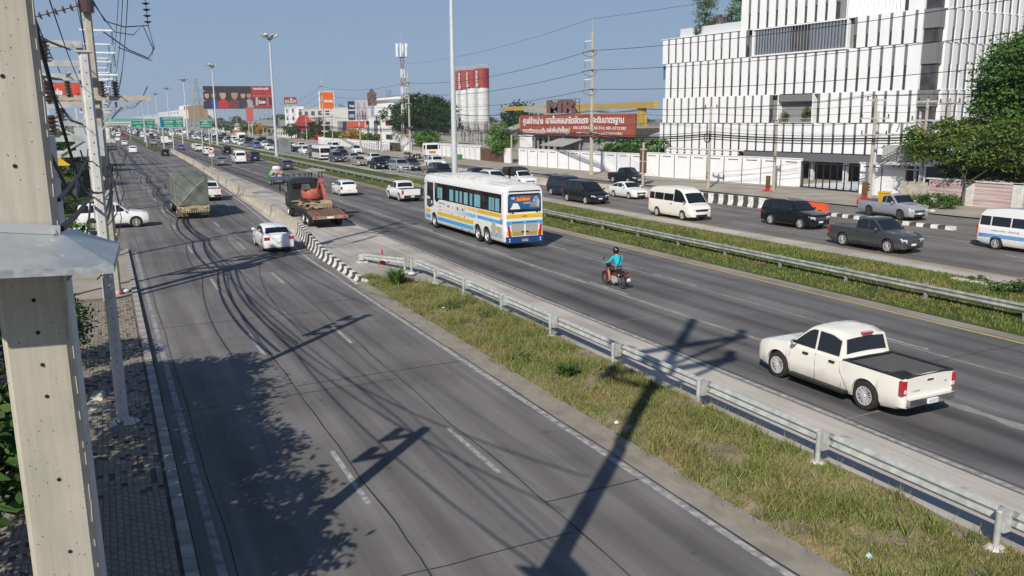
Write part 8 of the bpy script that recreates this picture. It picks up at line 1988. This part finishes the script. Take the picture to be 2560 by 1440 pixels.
# ================================================================ TREES
def leaf_crown(seedv, blobs, nleaf, size, mat, clump=40, flat=.6, hollow=.55):
    rg = np.random.default_rng(seedv); tot = sum(b_[3]*b_[4]*b_[5] for b_ in blobs)**1; vol = [(b_[3]*b_[4]*b_[5])**.75 for b_ in blobs]; s = sum(vol)
    C = []
    for b_, v_ in zip(blobs, vol):
        n = max(1, int(nleaf*v_/s/clump)); d = rg.normal(size=(n, 3)); d /= np.linalg.norm(d, axis=1)[:, None]
        rad = rg.uniform(hollow, 1.0, n)**.6; cc = np.array(b_[:3])+d*rad[:, None]*np.array(b_[3:6]); cr = rg.uniform(.5, 1.1, n)*.18*min(b_[3:6])+size*1.2
        pts = cc[:, None, :]+rg.normal(size=(n, clump, 3))*cr[:, None, None]*np.array([1, 1, flat])*.8; C.append(pts.reshape(-1, 3))
    P = np.concatenate(C); n = len(P); a = rg.normal(size=(n, 3)); a[:, 2] *= .6; a /= np.linalg.norm(a, axis=1)[:, None]; u = rg.normal(size=(n, 3)); bq = np.cross(a, u); bq /= np.linalg.norm(bq, axis=1)[:, None]
    sz = (rg.uniform(.5, 1.2, n)*size)[:, None]; V = np.stack([P-a*sz, P+bq*sz*.45, P+a*sz, P-bq*sz*.45], 1).reshape(-1, 3)
    me = bpy.data.meshes.new('crown'); me.vertices.add(n*4); me.vertices.foreach_set('co', V.reshape(-1)); me.loops.add(n*4); me.loops.foreach_set('vertex_index', np.arange(n*4)); me.polygons.add(n)
    me.polygons.foreach_set('loop_start', np.arange(n)*4); me.polygons.foreach_set('loop_total', np.full(n, 4)); me.update(); me.validate(); me.materials.append(mat); return me
def tree(name, x, y, label, blobs, nleaf, size, mat, th=None, tr=.2, cat='tree', group=None, seedv=1, z=0, clump=40, limbs=6, flat=.6, hollow=.55):
    r = empty(name, (x, y, z), 0, label, cat, group); rr_ = random.Random(seedv)
    ob('crown', leaf_crown(seedv, blobs, nleaf, size, mat, clump, flat, hollow), r)
    th = th or min(b_[2] for b_ in blobs)
    if tr: 
        m_ = MB(); top = Vector((rr_.uniform(-.2, .2), rr_.uniform(-.2, .2), th)); m_.path([(0, 0, -.1), (top.x*.4+.05, top.y*.3, th*.5), tuple(top)], [tr, tr*.8, tr*.6], 8)
        for k in range(limbs):
            b_ = blobs[k % len(blobs)]; a = rr_.uniform(0, 2*PI); e = Vector((b_[0]+math.cos(a)*b_[3]*.55, b_[1]+math.sin(a)*b_[4]*.55, b_[2]+b_[5]*rr_.uniform(-.1, .6))); md = top.lerp(e, .5)+Vector((0, 0, -.1*b_[5]))
            m_.path([tuple(top-Vector((0, 0, th*.15*(k % 3)))), tuple(md), tuple(e)], [tr*.5, tr*.32, tr*.1], 6)
        m_.put('trunk', MT['bark'], r, 60)
    return r
# big spreading rain tree
c = PX(1045, 300, 78)
tree('spreading_tree', 80, c.y, 'big dark spreading tree left of the silos', [(0, 0, 9.5, 9, 9, 3.6), (-4, 8, 8, 6, 7, 3.0), (-3, -9, 8, 6, 7, 3.2), (0, 2, 11.5, 6, 6, 2.5), (-5, -2, 6, 5, 8, 2.5), (4, 12, 6.8, 5, 5, 2.5), (0, -14, 6.2, 5, 5, 2.5)], 26000, .32, MT['leafd'], th=5, tr=.7, seedv=3, clump=60)
c = PX(1256, 365, 60.5); tree('street_tree', 60.2, c.y, 'round bright green street tree by the iron gate left of the white wall', [(0, 0, 3.6, 2.4, 2.4, 1.6), (0, .5, 5.2, 1.8, 1.8, 1.2), (0, -.8, 2.6, 1.8, 2.0, 1.0)], 7000, .17, MT['leafb'], th=2, tr=.18, seedv=4)
c = PX(1060, 350, 60); tree('street_tree', 60.5, c.y, 'small bright street tree behind the tractor lorry', [(0, 0, 3.6, 2.6, 3.2, 1.6), (0, 1.0, 2.6, 2, 2.2, 1.2)], 5000, .2, MT['leafb'], th=2, tr=.16, seedv=5)
# banana clump
c = PX(1580, 365, 68)
r = empty('banana_plants', (67, c.y, 0), 0, 'clump of banana plants behind the white wall near the office building', 'banana plants')
rr_ = random.Random(6)
for k in range(15):
    x, y = rr_.uniform(-1, 2), rr_.uniform(-6.5, 6); hh = rr_.uniform(2.6, 3.8)
    for j in range(6):
        a = rr_.uniform(0, 2*PI); l = rr_.uniform(1.2, 2.2); d = Vector((math.cos(a), math.sin(a), 0)); s_ = Vector((-d.y, d.x, 0))*.26; p0 = Vector((x, y, hh)); p1 = p0+d*l*.5+Vector((0, 0, .7)); p2 = p0+d*l+Vector((0, 0, .1))
        m_ = MB().face([p0-s_*.3, p0+s_*.3, p1+s_, p1-s_]); m_.face([p1-s_, p1+s_, p2+s_*.1, p2-s_*.1]); m_.put('leaf', MT['leafb'] if (k+j) % 3 else MT['leafm'], r)
    MB().tube((x, y, 0), (x, y, hh), .12, .08, 6).put('stem', MT['green'], r)
ob('undergrowth', leaf_crown(8, [(0, 0, 2.6, 1.5, 7, 1.0)], 5000, .16, MT['leaf']), r)
# right hand trees
c = PX(2572, 190, 66.5)
tree('roadside_tree', 66.5, c.y, 'tall dense tree in the upper right corner before the office building', [(0, 0, c.z, 3.2, 3.4, 3.3), (0, 1.6, c.z-2.6, 2.8, 2.4, 2.2), (0, -2, c.z+1, 3, 3, 3), (0, -2.4, c.z-2.8, 3.2, 3.4, 2.4), (0, 0.4, c.z-5, 3.0, 3.2, 1.8)], 44000, .2, leaf_mat('leaf_fresh', (.03, .075, .015), (.06, .135, .026), (.11, .19, .04)), th=6, tr=.4, seedv=9, clump=50, flat=.5)
tree('roadside_tree', 62.0, 45.0, 'light feathery tree with yellowing leaves reaching over the pavement', [(.4, 0, 4.8, 2.2, 3.6, 1.6), (-.2, 3.4, 4.6, 1.5, 2.4, 1.2), (1.2, -3.6, 5.2, 2.4, 3.5, 2.2), (0, 4.8, 5.8, 1.0, 1.3, .6), (2.6, .5, 2.9, 1.6, 4.2, 1.2), (2.6, -5, 3.4, 1.8, 3.6, 1.6), (1.2, 2, 6.3, 1.4, 2.0, .9)], 34000, .15, MT['leafm'], th=2.6, tr=.13, seedv=10, clump=32, flat=.35, hollow=.25)
tree('roadside_tree', 66.5, 33, 'dark tree mass filling the right edge above the striped wall', [(0, 0, 5.5, 3, 5, 3), (0, -6, 5, 3, 5, 3), (0, 3, 8, 3.5, 4, 3)], 22000, .2, MT['leafd'], th=3, tr=.25, seedv=11, clump=50)
for i, (px, py, s, l) in enumerate(((2290, 515, .9, 'low bush at the foot of the striped wall beside the poles'), (2345, 520, 1.1, 'larger weed bush before the pink wall'), (2375, 512, .7, 'small bush at the left end of the pink wall'), (2255, 505, .55, 'small shrub between the white wall end and the pole'), (1880, 650, .3, 'x'))):
    if l == 'x': continue
    g = G(px, py, .09); tree('bush', g.x, g.y, l, [(0, 0, s*.55, s, s*1.4, s*.6)], 1600, .11, MT['leaf'], tr=0, cat='bush', group='bushes along the striped wall', seedv=20+i)
g = G(2200, 505, .09)
for i, (px, py, s) in enumerate(((2312, 520, .35), (2330, 530, .25))): g = G(px, py, .1); tag(MB().lathe([(.001, 0), (s, .05), (s*.9, s*.5), (s*.4, s*.8), (.001, s*.85)], 9).put('boulder', MT['concl'], loc=(g.x, g.y, .09)), ['pale boulder before the pole at the striped wall', 'smaller boulder right of it'][i], 'boulder')
g = G(2535, 745, .2); tree('bush', g.x, g.y, 'leafy bush in the wide median at the right edge', [(0, 0, .35, .9, 1.0, .45)], 2500, .07, MT['leaf'], tr=0, cat='bush', seedv=30)
g = G(2455, 700, .2); tree('bush', g.x-.6, g.y-.3, 'small weed bush beside the old kerb blocks in the median', [(0, 0, .2, .5, .5, .25)], 800, .06, MT['leaf'], tr=0, cat='bush', seedv=31)
# terrace garden
def fqw(u, o, z): p = P0+UD*u+ND*o; return p.x, p.y, z
x, y, z = fqw(34.0, -2.5, 17.5); tree('terrace_tree', x, y, 'small grey green tree at the left end of the roof terrace', [(0, 0, 4.3, 1.5, 1.6, 1.8), (0, 0, 2.2, 1.3, 1.4, 1.0)], 2600, .13, MT['leafm'], th=2, tr=.1, z=z, seedv=40, group='plants on the roof terrace', hollow=.1)
x, y, z = fqw(31, -2.6, 17.5); tree('terrace_shrub', x, y, 'brownish shrub in the middle of the roof terrace', [(0, 0, 1.7, 1.2, 1.6, 1.0)], 1800, .13, leaf_mat('leaf_brown', (.10, .07, .04), (.16, .11, .06), (.12, .14, .05)), th=.8, tr=.06, z=z, seedv=41, cat='shrub', group='plants on the roof terrace')
x, y, z = fqw(27.3, -2.6, 17.5); tree('terrace_tree', x, y, 'bright green bushy tree at the right end of the roof terrace', [(0, 0, 2.6, 1.8, 2.2, 2.0), (0, -1, 5, 1.6, 1.6, 1.8), (0, 1.6, 1.9, 1.2, 1.3, 1.2)], 5000, .14, MT['leafb'], th=1.5, tr=.1, z=z, seedv=42, group='plants on the roof terrace')
x, y, z = fqw(33.2, -.5, 17.6); tree('trailing_plant', x, y, 'green plant trailing over the terrace parapet', [(0, 0, .8, .4, .9, .6), (-.15, .2, .1, .2, .5, .7)], 900, .1, MT['leaf'], tr=0, z=z, cat='plant', seedv=43, group='plants on the roof terrace')
x, y, z = fqw(15.0, -.2, 6.6); tree('balcony_shrub', x, y, 'right shrub on the planted balcony of the office building', [(0, 0, .9, .3, .6, .8)], 900, .1, MT['leafm'], tr=.03, z=z, cat='shrub', seedv=44, th=.5); x, y, z = fqw(18.2, -.2, 6.6); tree('balcony_shrub', x, y, 'left shrub on the planted balcony of the office building', [(0, 0, .7, .3, .5, .6)], 700, .1, MT['leaf'], tr=.03, z=z, cat='shrub', seedv=45, th=.4)
# street trees along the shops
for i, (px, py, h, w, mt_, l) in enumerate(((728, 355, 6.2, 3.2, 'leaf', 'round street tree left of the cream shop house'), (800, 360, 8.5, 4.5, 'leafd', 'dark street tree in front of the cream shop house'), (833, 364, 4, 3, 'leaf', 'low street tree under the orange company sign'),
   (880, 367, 4.5, 3.6, 'leafy', 'yellow orange street tree below the advert boards'), (650, 350, 6, 3.6, 'leafy', 'bright yellow blossoming tree before the picket fence'), (636, 347, 4.5, 2.4, 'leafm', 'reddish street tree left of the yellow tree'), (572, 345, 7, 4, 'leaf', 'green tree beside the small cream shop'), (550, 340, 9, 5, 'leafd', 'dark tree left of the small cream shop'), (920, 372, 3.4, 3.2, 'leafm', 'untidy shrub by the rough fence'), (768, 358, 3.2, 2.4, 'leaf', 'low green shrub between shop and street tree'), (612, 346, 6.5, 3, 'leafm', 'tree behind the white box lorry'), (520, 340, 7, 5, 'leafd', 'dark tree behind the small green road sign'))):
    g = G(px, py); k = g.y/190; x = 64 if g.y < 260 else 68; gy = PX(px, 330, x).y
    tree('street_tree', x, gy, l, [(0, 0, h*.62, w, w*1.1, h*.36), (0, w*.4, h*.45, w*.7, w*.7, h*.25), (0, -w*.4, h*.5, w*.7, w*.7, h*.25)], 3500, .28, MT[mt_], th=h*.35, tr=.2, seedv=50+i, group='street trees beyond the queue')
for i, (px, pt, X, w, l) in enumerate(((853, 268, 130, 10, 'green tree showing between the orange sign and the advert boards'), (1110, 248, 140, 14, 'bright tree crown behind the silos to the left'), (1298, 258, 150, 8, 'distant tree above the conveyor roof'), (500, 290, 200, 22, 'dark distant tree mass under the big billboard'), (700, 285, 190, 16, 'distant dark tree line right of the big billboard'), (590, 288, 210, 16, 'dark distant trees behind the cream shop'))):
    p = PX(px, 300, X); zt = PX(px, pt, X).z
    tree('distant_tree', X, p.y, l, [(0, 0, zt*.62, w*.6, w, zt*.38), (0, w*.7, zt*.5, w*.5, w*.6, zt*.3), (0, -w*.7, zt*.5, w*.5, w*.6, zt*.3)], 2600, .8, MT['leafd'] if i not in (0, 1) else MT['leaf'], th=zt*.3, tr=.5, seedv=70+i, group='distant trees behind the far buildings')
rg = random.Random(9)
mb_tr = None
tag(ob('far_tree_line', leaf_crown(90, [(rg.uniform(150, 900), rg.uniform(500, 1500), 4, 25, 40, 5) for _ in range(46)]+[(rg.uniform(-120, -25), rg.uniform(250, 1200), 4, 10, 24, 4.5) for _ in range(40)], 26000, 1.6, MT['leafd'], 50)), 'low dark tree line along the horizon', 'trees', kind='stuff')
# left side greenery
p = PY(170, 370, 62); tree('garden_tree', -5.2, 108, 'bushy green tree at far left between the foreground pole and the pale pole', [(0, 0, 4.2, 3.0, 3.0, 2.6), (1.5, -1, 3.0, 2.2, 2, 1.8), (-3, 2, 4, 3, 3, 2.5)], 9000, .2, MT['leaf'], th=2, tr=.2, seedv=100)
p = G(235, 560); tree('garden_shrub', -2.1, 51.5, 'bush with white blossom beside the car pulling out of the side road', [(0, 0, 1.1, 1.4, 1.0, .9)], 3500, .08, MT['leafb'], tr=.05, th=.5, cat='shrub', seedv=101); p = None
mB = MB(); rr_ = random.Random(4)
fl = empty('blossom', (-1.9, 50.9, 0), 0, 'white blossoms on the bush beside the side road car', 'flowers')
for k in range(28): MB().box((rr_.uniform(-.5, .8), rr_.uniform(-.3, .2), rr_.uniform(1.2, 1.75)), (.10, .06, .08)).put('flower', MT['signt'], fl)
tree('pavement_tree', -1.9, 27.2, 'leafy young tree on the left pavement under the metal hood', [(0, 0, 1.8, .95, 1.2, .95), (.4, 1.0, 1.3, .7, .9, .7), (.0, -.6, 2.3, .7, .7, .5)], 6000, .075, MT['leaf'], th=1, tr=.05, seedv=102)
GT_ = 'leafy trees below the footbridge, mostly left of the picture'
tree('pavement_tree', -3.3, 18.0, 'tree on the pavement just left of the picture, shading the road', [(0, 0, 4.9, 1.9, 2.4, 1.3), (1.0, 2.8, 4.7, 1.4, 1.5, .9), (.9, -2.0, 4.2, 1.4, 1.4, .9)], 15000, .12, MT['leaf'], th=3, tr=.14, seedv=103, group=GT_, flat=.5, clump=26, hollow=.2)
tree('pavement_tree', -3.2, 11.5, 'nearer tree on the pavement left of the picture, shading the kerb', [(0, 0, 4.4, 2.0, 2.6, 1.1), (1.2, -1.5, 3.9, 1.2, 1.4, .8), (.8, 2.6, 4.6, 1.2, 1.3, .8)], 14000, .12, MT['leaf'], th=3, tr=.14, seedv=104, group=GT_, flat=.5, clump=26, hollow=.2)
tree('pavement_tree', -3.6, 21.5, 'third tree on the pavement left of the picture', [(0, 0, 4.3, 1.6, 1.3, .8)], 9000, .11, MT['leaf'], th=3, tr=.12, seedv=105, group=GT_, flat=.5, clump=26, hollow=.2)
tree('pavement_tree', -3.6, 14, 'low tree on the pavement left of the picture, shading the paving', [(0, 0, 3.0, 1.3, 3.6, .8), (.3, -5, 3.2, 1.2, 2.5, .8)], 15000, .11, MT['leaf'], th=2.2, tr=.1, group=GT_, seedv=106, flat=.5, clump=26, hollow=.2)
for i, (px, py, s) in enumerate(((190, 985, .4), (12, 820, .7))): g = G(px, py, .1); tree('undergrowth', g.x-.3, g.y, ['low green weeds in the broken paving', 'green undergrowth left of the foreground pole'][i], [(0, 0, .18, s, s, .22)], 900, .05, MT['leaf'], tr=0, cat='weeds', seedv=110+i)
tree('garden_shrub', -3.3, 77.5, 'dark shrub row at the near edge of the left lawn', [(0, 0, .8, 1.6, 1.2, .8)], 2500, .1, MT['leafd'], tr=0, cat='shrub', seedv=107)
tree('garden_tree', -2.6, 140, 'second garden tree behind the pale pole', [(0, 0, 3.6, 2.6, 4, 2.2)], 4000, .25, MT['leafd'], th=2, tr=.2, seedv=108)
# yellow flag, bicycle, white post on the left yard
r = empty('yellow_flag', (-4.3, 93, .0), 0, 'triangular yellow flag on a thin pole in the left yard', 'flag'); MB().tube((0, 0, 0), (0, 0, 4.4), .04, n=6).put('flagpole', MT['metal'], r); MB().loft([[(0, 0, 4.3), (.5, .1, 3.9), (1.3, 0, 3.2), (0, 0, 3.2)], [(0, .02, 4.3), (.5, .12, 3.9), (1.3, .02, 3.2), (0, .02, 3.2)]]).put('cloth', MT['yel'], r)
r = empty('bollard', (-3.8, 82, 0), 0, 'thick white post in the left yard beside the foreground pole', 'post'); MB().tube((0, 0, 0), (0, 0, 2.4), .14, n=12).put('shaft', MT['signt'], r, 60); MB().tube((0, 0, 2.4), (0, 0, 2.46), .17, n=12).put('cap', MT['signt'], r, 60)
r = empty('bicycle', (-2.3, 75.2, .04), .1, 'dark bicycle standing at the corner of the left yard', 'bicycle')
for x in (-.55, .55):
    m_ = MB(); m_.lathe([(.31, -.015), (.33, -.02), (.33, .02), (.31, .015)], 22, axis='x'); m_.v = [(b_+x, a, c_+.33) for a, b_, c_ in m_.v]; m_.put('wheel', MT['black'], r)
MB().bar((-.55, 0, .33), (-.1, 0, .35), .03).bar((-.1, 0, .35), (-.3, 0, .85), .03).bar((-.55, 0, .33), (-.28, 0, .75), .025).bar((-.28, 0, .75), (.35, 0, .78), .03).bar((-.1, 0, .35), (.38, 0, .7), .03).bar((.55, 0, .33), (.35, 0, .9), .03).put('frame', MT['blk'], r)
MB().box((-.32, 0, .9), (.24, .12, .05)).put('saddle', MT['black'], r); MB().bar((.33, -.25, .95), (.33, .25, .95), .03).put('handlebar', MT['black'], r)
r = empty('rubbish_bags', G(292, 735, .1), 0, 'white and pink plastic bags at the kerb by the poles', 'bags')
for k, (dx, dy, s, mt_) in enumerate(((0, 0, .22, 'signt'), (.3, .1, .18, 'signt'), (-.2, .25, .2, 'concl'), (.15, -.1, .14, 'red'))):
    m_ = MB().lathe([(.001, 0), (s, .03), (s*1.1, s*.6), (s*.5, s*1.1), (.001, s*1.2)], 9, c=(dx, dy, 0)); m_.put('bag', MT[mt_], r, 50)
# ================================================================ AIR
hz = MB().b2(-700, 1300, -55, 1850, -1.2, 62).mesh('haze', None, fix=False); 
hm = bpy.data.materials.new('haze_volume'); hm.use_nodes = True; t = hm.node_tree; t.nodes.clear()
vp = t.nodes.new('ShaderNodeVolumePrincipled'); out = t.nodes.new('ShaderNodeOutputMaterial'); t.links.new(vp.outputs[0], out.inputs['Volume'])
vp.inputs['Color'].default_value = (.86, .92, 1, 1); vp.inputs['Density'].default_value = .00018; vp.inputs['Anisotropy'].default_value = .2
hz.materials.clear(); hz.materials.append(hm)
tag(ob('haze', hz), 'thin blue morning haze over the whole road', 'haze', kind='stuff')
